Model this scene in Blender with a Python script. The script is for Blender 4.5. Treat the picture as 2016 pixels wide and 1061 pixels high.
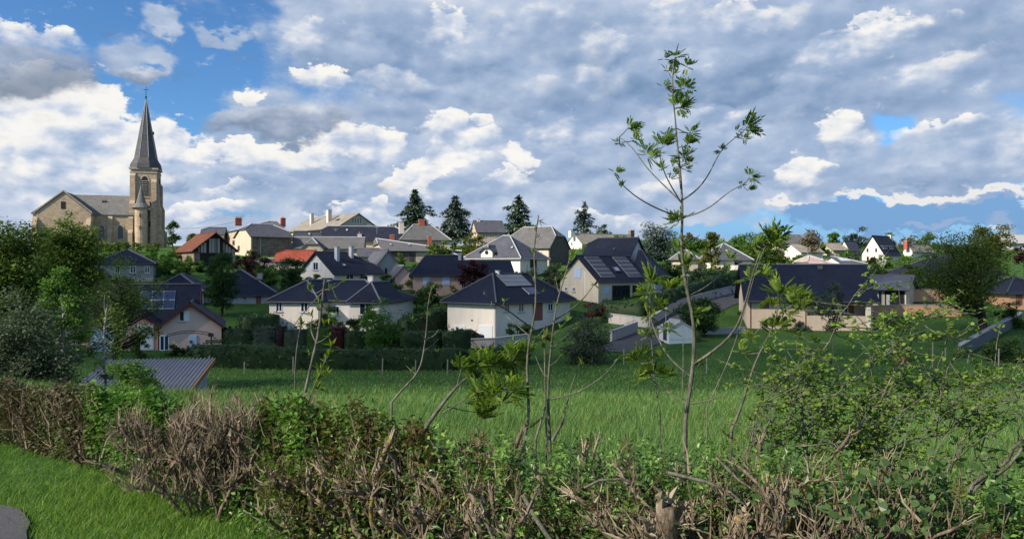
import bpy, math, random
import numpy as np
from mathutils import Vector, Matrix

for _o in list(bpy.data.objects):
    bpy.data.objects.remove(_o)
scene = bpy.context.scene
C = scene.collection
rng = np.random.default_rng(11)
random.seed(11)
PI = math.pi

# ------------------------------------------------------------------ camera
K = 1523.0          # focal length in pixels of the 2016 px wide photograph
EYE = 1.7
cam_data = bpy.data.cameras.new('camera')
cam = bpy.data.objects.new('camera', cam_data)
C.objects.link(cam)
cam.location = (0, 0, EYE)
cam.rotation_euler = (PI / 2, 0, 0)
cam_data.sensor_width = 36.0
cam_data.lens = 36.0 * K / 2016.0
cam_data.clip_start = 0.05
cam_data.clip_end = 20000
scene.camera = cam

# ------------------------------------------------------------------ light and exposure
EXPO = 0.82
SUN_AZ = math.radians(57)       # angle left of straight behind the camera
SUN_EL = math.radians(33)
TO_SUN = Vector((-math.sin(SUN_AZ) * math.cos(SUN_EL), -math.cos(SUN_AZ) * math.cos(SUN_EL), math.sin(SUN_EL)))
sd = bpy.data.lights.new('sun', 'SUN')
sd.energy = 4.0
sd.angle = math.radians(0.5)
sd.color = (1.0, 0.89, 0.74)
sun = bpy.data.objects.new('sun', sd)
C.objects.link(sun)
sun.location = TO_SUN * 50
sun.rotation_euler = TO_SUN.to_track_quat('Z', 'Y').to_euler()
scene.view_settings.view_transform = 'Standard'
scene.view_settings.look = 'None'
scene.view_settings.exposure = EXPO
scene.view_settings.gamma = 1.0
scene.view_settings.use_curve_mapping = False
scene.cycles.use_denoising = True
scene.cycles.denoising_prefilter = 'ACCURATE'
scene.cycles.use_adaptive_sampling = True
scene.cycles.adaptive_threshold = 0.012
scene.cycles.adaptive_min_samples = 12
scene.cycles.max_bounces = 5
scene.cycles.diffuse_bounces = 3
scene.cycles.glossy_bounces = 2
scene.cycles.transmission_bounces = 3
scene.cycles.transparent_max_bounces = 6
scene.cycles.caustics_reflective = False
scene.cycles.caustics_refractive = False


def lin(r, g, b, k=1.0):
    def f(c):
        c = c / 255.0
        return (c / 12.92 if c <= 0.04045 else ((c + 0.055) / 1.055) ** 2.4) * k
    return (f(r), f(g), f(b), 1.0)


# ------------------------------------------------------------------ node helper
class NT:
    def __init__(self, nt):
        self.nt = nt
        self.n = nt.nodes
        self.l = nt.links

    def put(self, sock, v):
        if v is None:
            return
        if hasattr(v, 'is_linked'):
            self.l.new(v, sock)
        else:
            try:
                sock.default_value = v
            except Exception:
                sock.default_value = tuple(v)[:3]

    def math(self, op, a, b=None, c=None, clamp=False):
        m = self.n.new('ShaderNodeMath')
        m.operation = op
        m.use_clamp = clamp
        for i, v in enumerate((a, b, c)):
            self.put(m.inputs[i], v)
        return m.outputs[0]

    def vec(self, op, a, b=None, scale=None):
        m = self.n.new('ShaderNodeVectorMath')
        m.operation = op
        self.put(m.inputs[0], a)
        self.put(m.inputs[1], b)
        if scale is not None:
            self.put(m.inputs[3], scale)
        return m.outputs['Value'] if op in ('DOT_PRODUCT', 'LENGTH') else m.outputs[0]

    def noise(self, v, scale, detail=4.0, rough=0.5, dist=0.0, color=False):
        m = self.n.new('ShaderNodeTexNoise')
        self.put(m.inputs['Vector'], v)
        self.put(m.inputs['Scale'], scale)
        self.put(m.inputs['Detail'], detail)
        self.put(m.inputs['Roughness'], rough)
        self.put(m.inputs['Distortion'], dist)
        return m.outputs[1] if color else m.outputs[0]

    def voro(self, v, scale, feature='F1', out='Distance', rand=1.0):
        m = self.n.new('ShaderNodeTexVoronoi')
        m.feature = feature
        self.put(m.inputs['Vector'], v)
        self.put(m.inputs['Scale'], scale)
        self.put(m.inputs['Randomness'], rand)
        return m.outputs[out]

    def mix(self, fac, a, b, mode='MIX'):
        m = self.n.new('ShaderNodeMix')
        m.data_type = 'RGBA'
        m.blend_type = mode
        m.clamp_factor = True
        self.put(m.inputs[0], fac)
        self.put(m.inputs[6], a)
        self.put(m.inputs[7], b)
        return m.outputs[2]

    def rng(self, v, a, b, c=0.0, d=1.0, smooth=False):
        m = self.n.new('ShaderNodeMapRange')
        m.clamp = True
        if smooth:
            m.interpolation_type = 'SMOOTHSTEP'
        for i, x in enumerate((v, a, b, c, d)):
            self.put(m.inputs[i], x)
        return m.outputs[0]

    def ramp(self, fac, stops, interp='LINEAR'):
        m = self.n.new('ShaderNodeValToRGB')
        m.color_ramp.interpolation = interp
        e = m.color_ramp.elements
        while len(e) < len(stops):
            e.new(0.5)
        for el, (p, c) in zip(e, stops):
            el.position = p
            el.color = tuple(c) if len(c) == 4 else (*c, 1.0)
        self.put(m.inputs[0], fac)
        return m.outputs[0]


# ------------------------------------------------------------------ world: blue sky with banks of cloud
world = bpy.data.worlds.new('World')
scene.world = world
world.use_nodes = True


def three_heads():
    """node group: three rounded cloud heads at once, added to running sums"""
    g = bpy.data.node_groups.new('three_cloud_heads', 'ShaderNodeTree')
    for nm in ('x', 'y', 'ky', 'num', 'den', 'cov', 'after'):
        g.interface.new_socket(nm, in_out='INPUT', socket_type='NodeSocketFloat')
    for nm in ('az', 'el', 'ix', 'iy', 'tone'):
        g.interface.new_socket(nm, in_out='INPUT', socket_type='NodeSocketVector')
    for nm in ('num', 'den', 'cov'):
        g.interface.new_socket(nm, in_out='OUTPUT', socket_type='NodeSocketFloat')
    t = NT(g)
    gi = t.n.new('NodeGroupInput').outputs
    go = t.n.new('NodeGroupOutput').inputs
    px = t.math('MULTIPLY_ADD', gi['after'], 1e-9, gi['x'])     # keeps the evaluation in order (small stack)
    py = t.math('MULTIPLY_ADD', gi['after'], 1e-9, gi['y'])
    x3 = t.vec('MULTIPLY', t.vec('SUBTRACT', px, gi['az']), gi['ix'])
    y3 = t.vec('MULTIPLY', t.vec('SUBTRACT', py, gi['el']), gi['iy'])
    r2 = t.vec('ADD', t.vec('MULTIPLY', x3, x3), t.vec('MULTIPLY', y3, y3))
    g3 = t.vec('MAXIMUM', t.vec('SUBTRACT', (1, 1, 1), r2), (0, 0, 0))
    g3 = t.vec('MULTIPLY', g3, g3)
    q3 = t.vec('MULTIPLY', g3, g3)
    t3 = t.vec('ADD', t.vec('MULTIPLY', y3, gi['ky']), gi['tone'])
    for nm, v in (('num', t.vec('DOT_PRODUCT', t3, q3)), ('den', t.vec('DOT_PRODUCT', q3, (1, 1, 1))), ('cov', t.vec('DOT_PRODUCT', q3, q3))):
        t.l.new(t.math('ADD', gi[nm], v), go[nm])
    return g


def build_sky():
    three = three_heads()
    t = NT(world.node_tree)
    t.n.clear()
    SK = 2.0 ** (-EXPO)
    tc = t.n.new('ShaderNodeTexCoord').outputs['Generated']
    sep = t.n.new('ShaderNodeSeparateXYZ')
    t.l.new(tc, sep.inputs[0])
    X, Y, Z = sep.outputs
    cmb = t.n.new('ShaderNodeCombineXYZ')
    az = t.math('ARCTAN2', X, Y)
    t.l.new(az, cmb.inputs[0])
    t.l.new(t.math('ARCSINE', Z), cmb.inputs[1])
    P = cmb.outputs[0]
    D = t.vec('MULTIPLY', tc, (1.0, 1.0, 1.7))
    half = (0.5, 0.5, 0.5)
    warp = t.vec('SUBTRACT', t.noise(D, 9.0, 5.0, 0.55, color=True), half)
    warp2 = t.vec('SUBTRACT', t.noise(D, 42.0, 5.0, 0.6, color=True), half)
    Pw = t.vec('ADD', t.vec('ADD', P, t.vec('SCALE', warp, scale=0.11)), t.vec('SCALE', warp2, scale=0.02))
    Pc = t.vec('ADD', t.vec('ADD', P, t.vec('SCALE', warp, scale=0.075)), t.vec('SCALE', warp2, scale=0.034))

    def xy(v):
        q = t.n.new('ShaderNodeSeparateXYZ')
        t.l.new(v, q.inputs[0])
        return q.outputs[0], q.outputs[1]
    Pw, Pc = xy(Pw), xy(Pc)
    F = t.noise(D, 16.0, 7.0, 0.58)
    F2 = t.noise(D, 55.0, 6.0, 0.6)
    Fs = t.noise(t.vec('ADD', D, (-0.012, 0.0, 0.022)), 16.0, 3.0, 0.5)
    relief = t.math('MULTIPLY', t.math('SUBTRACT', F, Fs), 1.0)
    # rounded billows: bumps lit from the upper left

    def billow(v):
        m = t.n.new('ShaderNodeTexVoronoi')
        m.feature = 'F1'
        m.normalize = True
        t.put(m.inputs['Vector'], v)
        m.inputs['Scale'].default_value = 24.0
        m.inputs['Detail'].default_value = 1.0
        m.inputs['Roughness'].default_value = 0.45
        return m.outputs['Distance']
    Dv = t.vec('ADD', D, t.vec('SCALE', warp, scale=0.05))
    B = billow(Dv)
    Bs = billow(t.vec('ADD', Dv, (-0.007, 0.0, 0.013)))
    puffy = t.math('SUBTRACT', Bs, B)
    L0 = t.noise(D, 3.0, 3.0, 0.5)
    L1 = t.noise(D, 7.0, 2.0, 0.5)
    # the heads that can be told apart lie ahead; all round them the same broken cloud goes on
    away = t.math('MAXIMUM', t.rng(t.math('ABSOLUTE', az), 0.66, 0.80, smooth=True), t.rng(t.math('ABSOLUTE', t.math('SUBTRACT', Z, 0.12)), 0.24, 0.33, smooth=True))
    ahead = t.math('SUBTRACT', 1.0, away)

    def col(*c):
        return lin(*c, k=SK)

    chain = [None]

    sector = [0.0, 0.0]

    def puffs(src, lst, ky=0.34):
        """union of rounded cloud heads: coverage and a tone that is light at each head's top"""
        lst = [b for b in lst if b[0] + 1.4 * b[2] + 90 > sector[0]
               and b[0] - 1.4 * b[2] - 90 < sector[1]]
        if not lst or sector[0] == sector[1]:
            return 0.0, 0.5
        acc = None
        lst = list(lst)
        while len(lst) % 3:
            lst.append((lst[0][0], -9000, 1, 1, 0.5))
        sx, sy = src
        num = den = cov = 0.0
        for i in range(0, len(lst), 3):
            tri = lst[i:i + 3]
            az3 = [math.atan((b[0] - 1008) / K) for b in tri]
            el3 = [math.atan((530.5 - b[1]) / math.hypot(K, b[0] - 1008)) for b in tri]
            ix = [K / (1.35 * b[2]) for b in tri]
            iy = [K / (1.35 * b[3]) for b in tri]
            gn = t.n.new('ShaderNodeGroup')
            gn.node_tree = three
            for nm, v in (('x', sx), ('y', sy), ('az', az3), ('el', el3), ('ix', ix), ('iy', iy), ('tone', [b[4] for b in tri]), ('ky', ky),
                          ('num', num), ('den', den), ('cov', cov), ('after', acc if acc is not None else chain[0])):
                t.put(gn.inputs[nm], v)
            num, den, cov = gn.outputs[0], gn.outputs[1], gn.outputs[2]
            acc = cov
        chain[0] = acc
        cover = t.math('MULTIPLY', t.math('POWER', cov, 0.25), ahead)
        return cover, t.math('DIVIDE', num, t.math('ADD', den, 1e-5))

    def tint(v):
        return t.ramp(v, [(0.0, col(100, 134, 172)), (0.25, col(134, 159, 193)), (0.5, col(167, 186, 214)), (0.7, col(203, 213, 230)),
                          (0.86, col(238, 239, 241)), (1.0, col(253, 250, 244))])

    # clear air
    sky = t.n.new('ShaderNodeTexSky')
    sky.sky_type = 'NISHITA'
    sky.sun_disc = False
    sky.sun_elevation = SUN_EL
    sky.sun_rotation = math.atan2(TO_SUN.x, TO_SUN.y)
    sky.altitude = 500
    sky.air_density = 1.0
    sky.dust_density = 0.6
    sky.ozone_density = 2.0
    base = t.vec('MULTIPLY', t.vec('SCALE', sky.outputs[0], scale=SKY_STRENGTH * SK), (0.50, 0.82, 1.12))
    base = t.mix(t.rng(Z, 0.0, 0.16, 0.85, 0.0), base, col(118, 164, 220))

    def cloudscape():
        chain[0] = None
        # soft lavender masses
        cv, tn = puffs(Pw, [(1000, 90, 480, 190, .52), (700, 60, 190, 130, .46), (1500, 150, 560, 300, .50), (900, 320, 620, 140, .60), (100, 400, 340, 110, .74),
                            (1850, 60, 330, 190, .46), (1250, 340, 520, 120, .58), (620, 400, 460, 80, .56), (1900, 300, 260, 80, .58), (340, 44, 50, 22, .50),
                            (428, 50, 42, 16, .42), (272, 128, 70, 42, .5), (480, 240, 120, 90, .5), (1150, 430, 480, 50, .62), (1540, 405, 120, 22, .7), (620, 60, 110, 70, .55),
                            (300, 450, 420, 50, .68), (700, 450, 420, 40, .6)], 0.16)
        gen = t.math('MULTIPLY', t.rng(L0, 0.42, 0.62, 0.0, 0.7), away)
        a = t.math('MULTIPLY_ADD', t.math('SUBTRACT', F, 0.5), 1.15, t.math('MAXIMUM', cv, gen))
        hole, _ = puffs(Pw, [(1765, 238, 62, 34, 0), (1700, 428, 260, 34, 0), (412, 165, 80, 110, 0), (285, 136, 30, 14, 0), (440, 445, 130, 10, 0), (1440, 445, 140, 18, 0)])
        a = t.math('SUBTRACT', a, t.math('MULTIPLY', hole, 0.95))
        a = t.rng(a, 0.04, 0.62, 0.0, 0.97, smooth=True)
        tn = t.math('ADD', tn, t.math('MULTIPLY', relief, 0.55))
        tn = t.math('MULTIPLY_ADD', puffy, 0.30, tn)
        tn = t.math('ADD', tn, t.math('MULTIPLY', t.math('SUBTRACT', L1, 0.5), 0.75))
        tn = t.math('SUBTRACT', tn, 0.02)
        tn = t.math('MULTIPLY_ADD', away, t.math('MULTIPLY_ADD', L0, 0.6, -0.25), tn)
        out = t.mix(a, base, tint(tn))
        edge = t.math('MULTIPLY', t.rng(relief, 0.08, 0.24, smooth=True), t.rng(F2, 0.36, 0.62, smooth=True))
        out = t.mix(t.math('MULTIPLY', t.math('MULTIPLY', edge, a), t.rng(L1, 0.42, 0.58, 0.0, 0.85)), out, col(238, 240, 244))

        # darker undersides
        cv, tn = puffs(Pw, [(1390, 155, 190, 44, .24), (1180, 70, 150, 50, .42), (700, 105, 110, 55, .42), (1640, 200, 200, 40, .40), (1900, 60, 150, 60, .40), (1010, 190, 180, 45, .44),
                            (640, 395, 90, 20, .36), (1120, 330, 150, 35, .46), (1860, 335, 170, 26, .40), (900, 120, 120, 40, .42), (330, 352, 50, 14, .46), (60, 322, 50, 15, .55), (800, 235, 170, 35, .44),
                            (1300, 290, 170, 35, .46), (1500, 330, 130, 26, .44), (950, 390, 120, 24, .5), (500, 372, 80, 16, .48), (700, 345, 80, 18, .46)], 0.20)
        a = t.math('MULTIPLY_ADD', t.math('SUBTRACT', F, 0.5), 1.1, cv)
        a = t.rng(a, 0.10, 0.60, 0.0, 0.85, smooth=True)
        tn = t.math('ADD', tn, t.math('MULTIPLY', relief, 0.7))
        tn = t.math('MULTIPLY_ADD', puffy, 0.3, tn)
        out = t.mix(a, out, tint(tn))

        # bright cumulus with crisp heads
        cv, tn = puffs(Pc, [(95, 280, 125, 115, .84), (40, 340, 110, 90, .78), (185, 240, 55, 60, .86), (125, 195, 55, 36, .92), (20, 215, 40, 34, .86), (265, 310, 62, 70, .88), (335, 290, 58, 44, .82), (240, 370, 80, 40, .70),
                            (405, 322, 44, 16, .94), (480, 308, 70, 28, .88), (560, 322, 78, 34, .82), (645, 296, 70, 32, .86), (735, 305, 62, 44, .78), (868, 305, 34, 40, .97), (832, 350, 36, 40, .93), (800, 378, 40, 34, .84),
                            (875, 265, 62, 36, .76), (1030, 305, 42, 26, .94), (500, 195, 26, 20, .88), (640, 166, 66, 24, .78), (880, 66, 40, 40, .76), (1205, 90, 50, 40, .60), (1192, 150, 46, 40, .62),
                            (1650, 268, 40, 40, .82), (1575, 345, 44, 34, .78), (1720, 82, 100, 32, .72), (1640, 108, 80, 30, .68), (1600, 126, 60, 26, .68), (1470, 44, 92, 34, .66), (1312, 46, 66, 36, .62),
                            (1890, 262, 110, 22, .68), (1985, 290, 76, 48, .68), (955, 246, 22, 14, .9), (450, 384, 62, 16, .72), (62, 72, 80, 30, .70), (940, 300, 60, 40, .72), (1215, 432, 90, 16, .72), (1010, 360, 50, 30, .76),
                            (1110, 270, 110, 30, .60), (1420, 240, 120, 26, .58), (780, 170, 90, 26, .58), (1050, 50, 100, 30, .56), (1830, 140, 90, 26, .6), (590, 88, 60, 40, .62), (1330, 370, 100, 22, .62),
                            (330, 420, 130, 20, .74), (720, 425, 150, 14, .7), (120, 400, 120, 26, .78)], 0.30)
        gen = t.math('MULTIPLY', t.rng(L0, 0.55, 0.7, 0.0, 0.7), away)
        a = t.math('MULTIPLY_ADD', t.math('SUBTRACT', F2, 0.5), 0.70, t.math('MAXIMUM', cv, gen))
        a = t.math('MULTIPLY_ADD', t.math('SUBTRACT', F, 0.5), 1.0, a)
        a = t.math('MULTIPLY_ADD', t.math('SUBTRACT', 0.42, B), 0.8, a)
        soft = t.rng(tn, 0.64, 0.90, 0.95, 0.20)
        a = t.math('MULTIPLY', t.rng(a, 0.16, t.math('ADD', soft, 0.16), 0.0, 0.95, smooth=True), t.rng(tn, 0.5, 0.84, 0.5, 1.0))
        tn = t.math('ADD', tn, t.math('MULTIPLY', relief, 0.8))
        tn = t.math('MULTIPLY_ADD', puffy, 0.75, tn)
        tn = t.math('ADD', tn, t.math('MULTIPLY', t.math('SUBTRACT', F, 0.54), 0.7))
        tn = t.math('MULTIPLY_ADD', away, 0.4, tn)
        out = t.mix(a, out, tint(tn))

        # heavy grey cloud and flat grey bases in front
        cv, tn = puffs(Pw, [(58, 128, 105, 52, .34), (110, 140, 50, 30, .36), (10, 120, 70, 55, .33), (560, 252, 150, 26, .44), (480, 240, 70, 22, .46), (268, 152, 50, 16, .48)], 0.46)
        a = t.math('MULTIPLY_ADD', t.math('SUBTRACT', F, 0.5), 1.2, cv)
        a = t.rng(a, 0.06, 0.66, 0.0, 0.85, smooth=True)
        c4 = t.ramp(t.math('ADD', tn, t.math('MULTIPLY', relief, 0.6)), [(0.0, col(104, 124, 148)), (0.3, col(132, 149, 174)), (0.6, col(178, 188, 206)), (0.85, col(226, 228, 230))])
        out = t.mix(a, out, c4)

        # far blue cloud bank low at right with a bright rim
        cv, _ = puffs(Pc, [(1700, 388, 60, 9, 0), (1850, 384, 130, 13, 0), (1965, 370, 70, 11, 0), (1560, 400, 45, 6, 0), (1850, 438, 60, 6, 0), (1990, 432, 34, 20, 0)])
        a = t.math('MULTIPLY_ADD', t.math('SUBTRACT', F2, 0.5), 1.2, cv)
        a = t.rng(a, 0.12, 0.60, 0.0, 0.92, smooth=True)
        out = t.mix(a, out, col(240, 238, 236))
        cv, _ = puffs(Pc, [(1960, 405, 90, 24, 0), (1900, 412, 90, 20, 0), (1760, 420, 160, 20, 0), (1640, 418, 90, 18, 0), (1850, 430, 230, 20, 0)])
        a = t.rng(t.math('MULTIPLY_ADD', t.math('SUBTRACT', F2, 0.5), 0.35, cv), 0.10, 0.34, 0.0, 0.8, smooth=True)
        return t.mix(a, out, col(118, 158, 206))

    def background(c):
        bg = t.n.new('ShaderNodeBackground')
        t.l.new(c, bg.inputs[0])
        return bg.outputs[0]

    # the same clouds, each slice of the compass evaluating only the heads that reach it
    edges = [-1e9, 560, 1250, 1e9]

    def slices(i0, i1):
        if i1 - i0 == 1:
            sector[0], sector[1] = edges[i0], edges[i1]
            return background(cloudscape())
        m = (i0 + i1) // 2
        lo, hi = slices(i0, m), slices(m, i1)
        mx = t.n.new('ShaderNodeMixShader')
        t.l.new(t.math('GREATER_THAN', az, math.atan((edges[m] - 1008) / K)), mx.inputs[0])
        t.l.new(lo, mx.inputs[1])
        t.l.new(hi, mx.inputs[2])
        return mx.outputs[0]

    near = slices(0, len(edges) - 1)
    sector[0] = sector[1] = 0.0
    rest = background(cloudscape())
    mx = t.n.new('ShaderNodeMixShader')
    t.l.new(t.math('GREATER_THAN', away, 0.9999), mx.inputs[0])
    t.l.new(near, mx.inputs[1])
    t.l.new(rest, mx.inputs[2])
    shader = mx.outputs[0]
    wo = t.n.new('ShaderNodeOutputWorld')
    t.l.new(shader, wo.inputs[0])
    world.cycles.sampling_method = 'MANUAL'
    world.cycles.sample_map_resolution = 256


SKY_STRENGTH = 0.13
build_sky()


# ------------------------------------------------------------------ materials
def new_mat(name):
    m = bpy.data.materials.new(name)
    m.use_nodes = True
    t = NT(m.node_tree)
    t.n.clear()
    out = t.n.new('ShaderNodeOutputMaterial')
    return m, t, out


def principled(t, out, color, rough=0.8, spec=0.3, bump=None, bstr=0.3, bdist=0.02, metal=0.0):
    b = t.n.new('ShaderNodeBsdfPrincipled')
    t.put(b.inputs['Base Color'], color)
    t.put(b.inputs['Roughness'], rough)
    t.put(b.inputs['Specular IOR Level'], spec)
    t.put(b.inputs['Metallic'], metal)
    if bump is not None:
        bn = t.n.new('ShaderNodeBump')
        bn.inputs['Strength'].default_value = bstr
        bn.inputs['Distance'].default_value = bdist
        t.l.new(bump, bn.inputs['Height'])
        t.l.new(bn.outputs[0], b.inputs['Normal'])
    t.l.new(b.outputs[0], out.inputs[0])
    return b


def objco(t):
    return t.n.new('ShaderNodeTexCoord').outputs['Object']


def mul(c, k):
    return (c[0] * k, c[1] * k, c[2] * k, 1.0)


M = {}


def plain(name, c, rough=0.7, spec=0.3, var=0.12, scale=1.2, metal=0.0):
    """painted or moulded surface with slight uneven tone"""
    m, t, o = new_mat(name)
    co = objco(t)
    n = t.noise(co, scale, 5.0, 0.6)
    c4 = (*c, 1.0)
    col = t.mix(n, mul(c4, 1 - var), mul(c4, 1 + var))
    principled(t, o, col, rough, spec, metal=metal)
    M[name] = m
    return m


def render_wall(name, c, dirt=0.25):
    """rendered wall: fine grain, rain streaks and soft blotches"""
    m, t, o = new_mat(name)
    co = objco(t)
    c4 = (*c, 1.0)
    n = t.noise(co, 0.7, 6.0, 0.62)
    streak = t.noise(t.vec('MULTIPLY', co, (3.0, 3.0, 0.22)), 1.6, 4.0, 0.6)
    col = t.mix(t.rng(n, 0.3, 0.75), mul(c4, 1.05), mul(c4, 0.9))
    col = t.mix(t.math('MULTIPLY', t.rng(streak, 0.52, 0.74), dirt), col, mul((c[0] * .8, c[1] * .78, c[2] * .72, 1), 0.55))
    principled(t, o, col, 0.9, 0.15, t.noise(co, 60, 3), 0.15, 0.01)
    M[name] = m
    return m


def slate(name, c, k=1.0, moss=0.0, rough=0.5, size=3.4, spec=0.4):
    """courses of slates, each a little different"""
    m, t, o = new_mat(name)
    co = objco(t)
    sp = t.n.new('ShaderNodeSeparateXYZ')
    t.l.new(co, sp.inputs[0])
    cb = t.n.new('ShaderNodeCombineXYZ')
    t.l.new(t.math('ADD', sp.outputs[0], t.math('MULTIPLY', sp.outputs[1], 0.83)), cb.inputs[0])
    t.l.new(sp.outputs[2], cb.inputs[1])
    br = t.n.new('ShaderNodeTexBrick')
    t.l.new(cb.outputs[0], br.inputs['Vector'])
    br.inputs['Scale'].default_value = size
    br.inputs['Mortar Size'].default_value = 0.015
    br.inputs['Brick Width'].default_value = 0.7
    br.inputs['Row Height'].default_value = 0.4
    c4 = (*c, 1.0)
    br.inputs['Color1'].default_value = mul(c4, 0.8)
    br.inputs['Color2'].default_value = mul(c4, 1.2)
    br.inputs['Mortar'].default_value = mul(c4, 0.45)
    n = t.noise(co, 0.5, 6.0, 0.65)
    col = t.mix(t.rng(n, 0.3, 0.75), mul((1, 1, 1, 1), 0.8), mul((1, 1, 1, 1), 1.2))
    col = t.mix(1.0, br.outputs[0], col, 'MULTIPLY')
    if moss:
        n2 = t.noise(co, 1.6, 7.0, 0.7)
        col = t.mix(t.math('MULTIPLY', t.rng(n2, 0.5, 0.68), moss), col, (0.16, 0.155, 0.10, 1))
    principled(t, o, col, rough, spec, br.outputs[1], 0.25, 0.02)
    M[name] = m
    return m


def stone(name, cols, scale=2.6, mortar=(0.30, 0.26, 0.21), joint=0.05):
    """rubble masonry"""
    m, t, o = new_mat(name)
    co = objco(t)
    cs = t.vec('MULTIPLY', co, (1.0, 1.0, 1.9))
    cw = t.vec('ADD', cs, t.vec('SCALE', t.vec('SUBTRACT', t.noise(co, 2.0, 3.0, color=True), (.5, .5, .5)), scale=0.25))
    rnd = t.voro(cw, scale, 'F1', 'Color')
    edge = t.voro(cw, scale, 'DISTANCE_TO_EDGE', 'Distance')
    sp = t.n.new('ShaderNodeSeparateColor')
    t.l.new(rnd, sp.inputs[0])
    col = t.ramp(sp.outputs[0], [(i / max(1, len(cols) - 1), c) for i, c in enumerate(cols)])
    col = t.mix(t.rng(t.noise(co, 0.45, 5.0, 0.6), 0.35, 0.7, 0.0, 0.4), col, mul((*cols[0], 1), 0.6))
    col = t.mix(t.rng(edge, joint * 0.4, joint), (*mortar, 1), col)
    principled(t, o, col, 0.92, 0.1, t.rng(edge, 0, joint * 2), 0.5, 0.03)
    M[name] = m
    return m


def leaf(name, cols, trans=0.45, rough=0.55, spec=0.25, noise_scale=0.8):
    """foliage: colour from a per-leaf random value and a slow drift through the crown"""
    m, t, o = new_mat(name)
    at = t.n.new('ShaderNodeAttribute')
    at.attribute_name = 'rnd'
    co = objco(t)
    f = t.math('MULTIPLY_ADD', t.math('SUBTRACT', t.noise(co, noise_scale, 3.0), 0.5), 0.9, at.outputs['Fac'], clamp=True)
    col = t.ramp(f, [(i / max(1, len(cols) - 1), c) for i, c in enumerate(cols)])
    b = t.n.new('ShaderNodeBsdfPrincipled')
    t.l.new(col, b.inputs['Base Color'])
    b.inputs['Roughness'].default_value = rough
    b.inputs['Specular IOR Level'].default_value = spec
    tr = t.n.new('ShaderNodeBsdfTranslucent')
    t.l.new(t.mix(1.0, col, (1.0, 1.12, 0.6, 1), 'MULTIPLY'), tr.inputs[0])
    mx = t.n.new('ShaderNodeMixShader')
    mx.inputs[0].default_value = trans
    t.l.new(b.outputs[0], mx.inputs[1])
    t.l.new(tr.outputs[0], mx.inputs[2])
    t.l.new(mx.outputs[0], o.inputs[0])
    M[name] = m
    return m


def bark(name, c1, c2, lichen=0.0, scale=9.0):
    m, t, o = new_mat(name)
    co = objco(t)
    n = t.noise(t.vec('MULTIPLY', co, (1, 1, 0.30)), scale, 7.0, 0.7)
    col = t.mix(t.rng(n, 0.36, 0.64), (*c1, 1), (*c2, 1))
    n0 = t.noise(co, scale * .22, 4.0, 0.6)
    col = t.mix(t.rng(n0, 0.35, 0.55, 0.4, 0.0), col, mul((*c1, 1), 0.6))
    if lichen:
        n2 = t.noise(co, 9.0, 5.0, 0.6)
        col = t.mix(t.math('MULTIPLY', t.rng(n2, 0.54, 0.62), lichen), col, (0.30, 0.22, 0.045, 1))
        n3 = t.noise(co, 14.0, 4.0, 0.6)
        col = t.mix(t.math('MULTIPLY', t.rng(n3, 0.58, 0.68), 0.6 * lichen), col, (0.42, 0.40, 0.33, 1))
    principled(t, o, col, 0.9, 0.1, n, 0.7, 0.01)
    M[name] = m
    return m


# walls
render_wall('cream', (0.84, 0.75, 0.64))
render_wall('cream_cool', (0.80, 0.73, 0.66))
render_wall('white_wall', (0.86, 0.80, 0.70))
render_wall('pink_wall', (0.74, 0.52, 0.42), 0.15)
render_wall('rose_wall', (0.60, 0.38, 0.29), 0.15)
render_wall('salmon_wall', (0.62, 0.36, 0.22), 0.2)
render_wall('beige_wall', (0.68, 0.58, 0.44), 0.3)
render_wall('tan_wall', (0.66, 0.52, 0.39), 0.2)
render_wall('grey_wall', (0.36, 0.35, 0.33), 0.35)
render_wall('old_wall', (0.55, 0.47, 0.36), 0.5)
render_wall('blue_grey_wall', (0.54, 0.54, 0.57), 0.1)
render_wall('block_wall', (0.34, 0.34, 0.35), 0.4)
render_wall('boundary_wall', (0.46, 0.42, 0.40), 0.6)
stone('church_stone', [(0.46, 0.34, 0.23), (0.56, 0.43, 0.30), (0.38, 0.29, 0.20), (0.60, 0.48, 0.35)], 1.5, (0.42, 0.33, 0.24), 0.03)
stone('brown_stone', [(0.17, 0.12, 0.085), (0.26, 0.19, 0.13), (0.12, 0.09, 0.07), (0.30, 0.24, 0.18)], 2.4)
stone('pale_stone', [(0.44, 0.37, 0.27), (0.55, 0.47, 0.35), (0.36, 0.29, 0.2), (0.5, 0.44, 0.36)], 2.0, (0.48, 0.42, 0.33))
stone('shaded_stone', [(0.11, 0.10, 0.09), (0.16, 0.14, 0.12), (0.08, 0.075, 0.07)], 2.6, (0.13, 0.12, 0.10))  # stone colour darkened to carry the shade on two walls
# roofs
slate('slate_navy', (0.012, 0.017, 0.034), rough=0.6, spec=0.12)
slate('slate_dark', (0.024, 0.028, 0.046), rough=0.65, spec=0.15)
slate('slate_grey', (0.085, 0.09, 0.11), rough=0.7, moss=0.15, spec=0.2)
slate('slate_old', (0.125, 0.125, 0.125), rough=0.75, moss=0.35, spec=0.2)
slate('slate_lichen', (0.17, 0.165, 0.15), rough=0.85, moss=0.5, spec=0.15)
slate('slate_stone', (0.27, 0.25, 0.21), rough=0.9, moss=0.3, spec=0.1)
slate('church_slate', (0.16, 0.16, 0.155), rough=0.8, moss=0.25, spec=0.2)
slate('spire_slate', (0.085, 0.085, 0.09), rough=0.7, moss=0.2, spec=0.25)
slate('tile_pink', (0.46, 0.36, 0.32), rough=0.85, size=2.0, spec=0.1)
slate('tile_grey', (0.085, 0.095, 0.125), rough=0.55, size=1.4)
slate('rust_tile', (0.15, 0.058, 0.038), rough=0.9, moss=0.25, spec=0.1)
slate('red_tile', (0.28, 0.068, 0.042), rough=0.8, spec=0.15)
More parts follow.
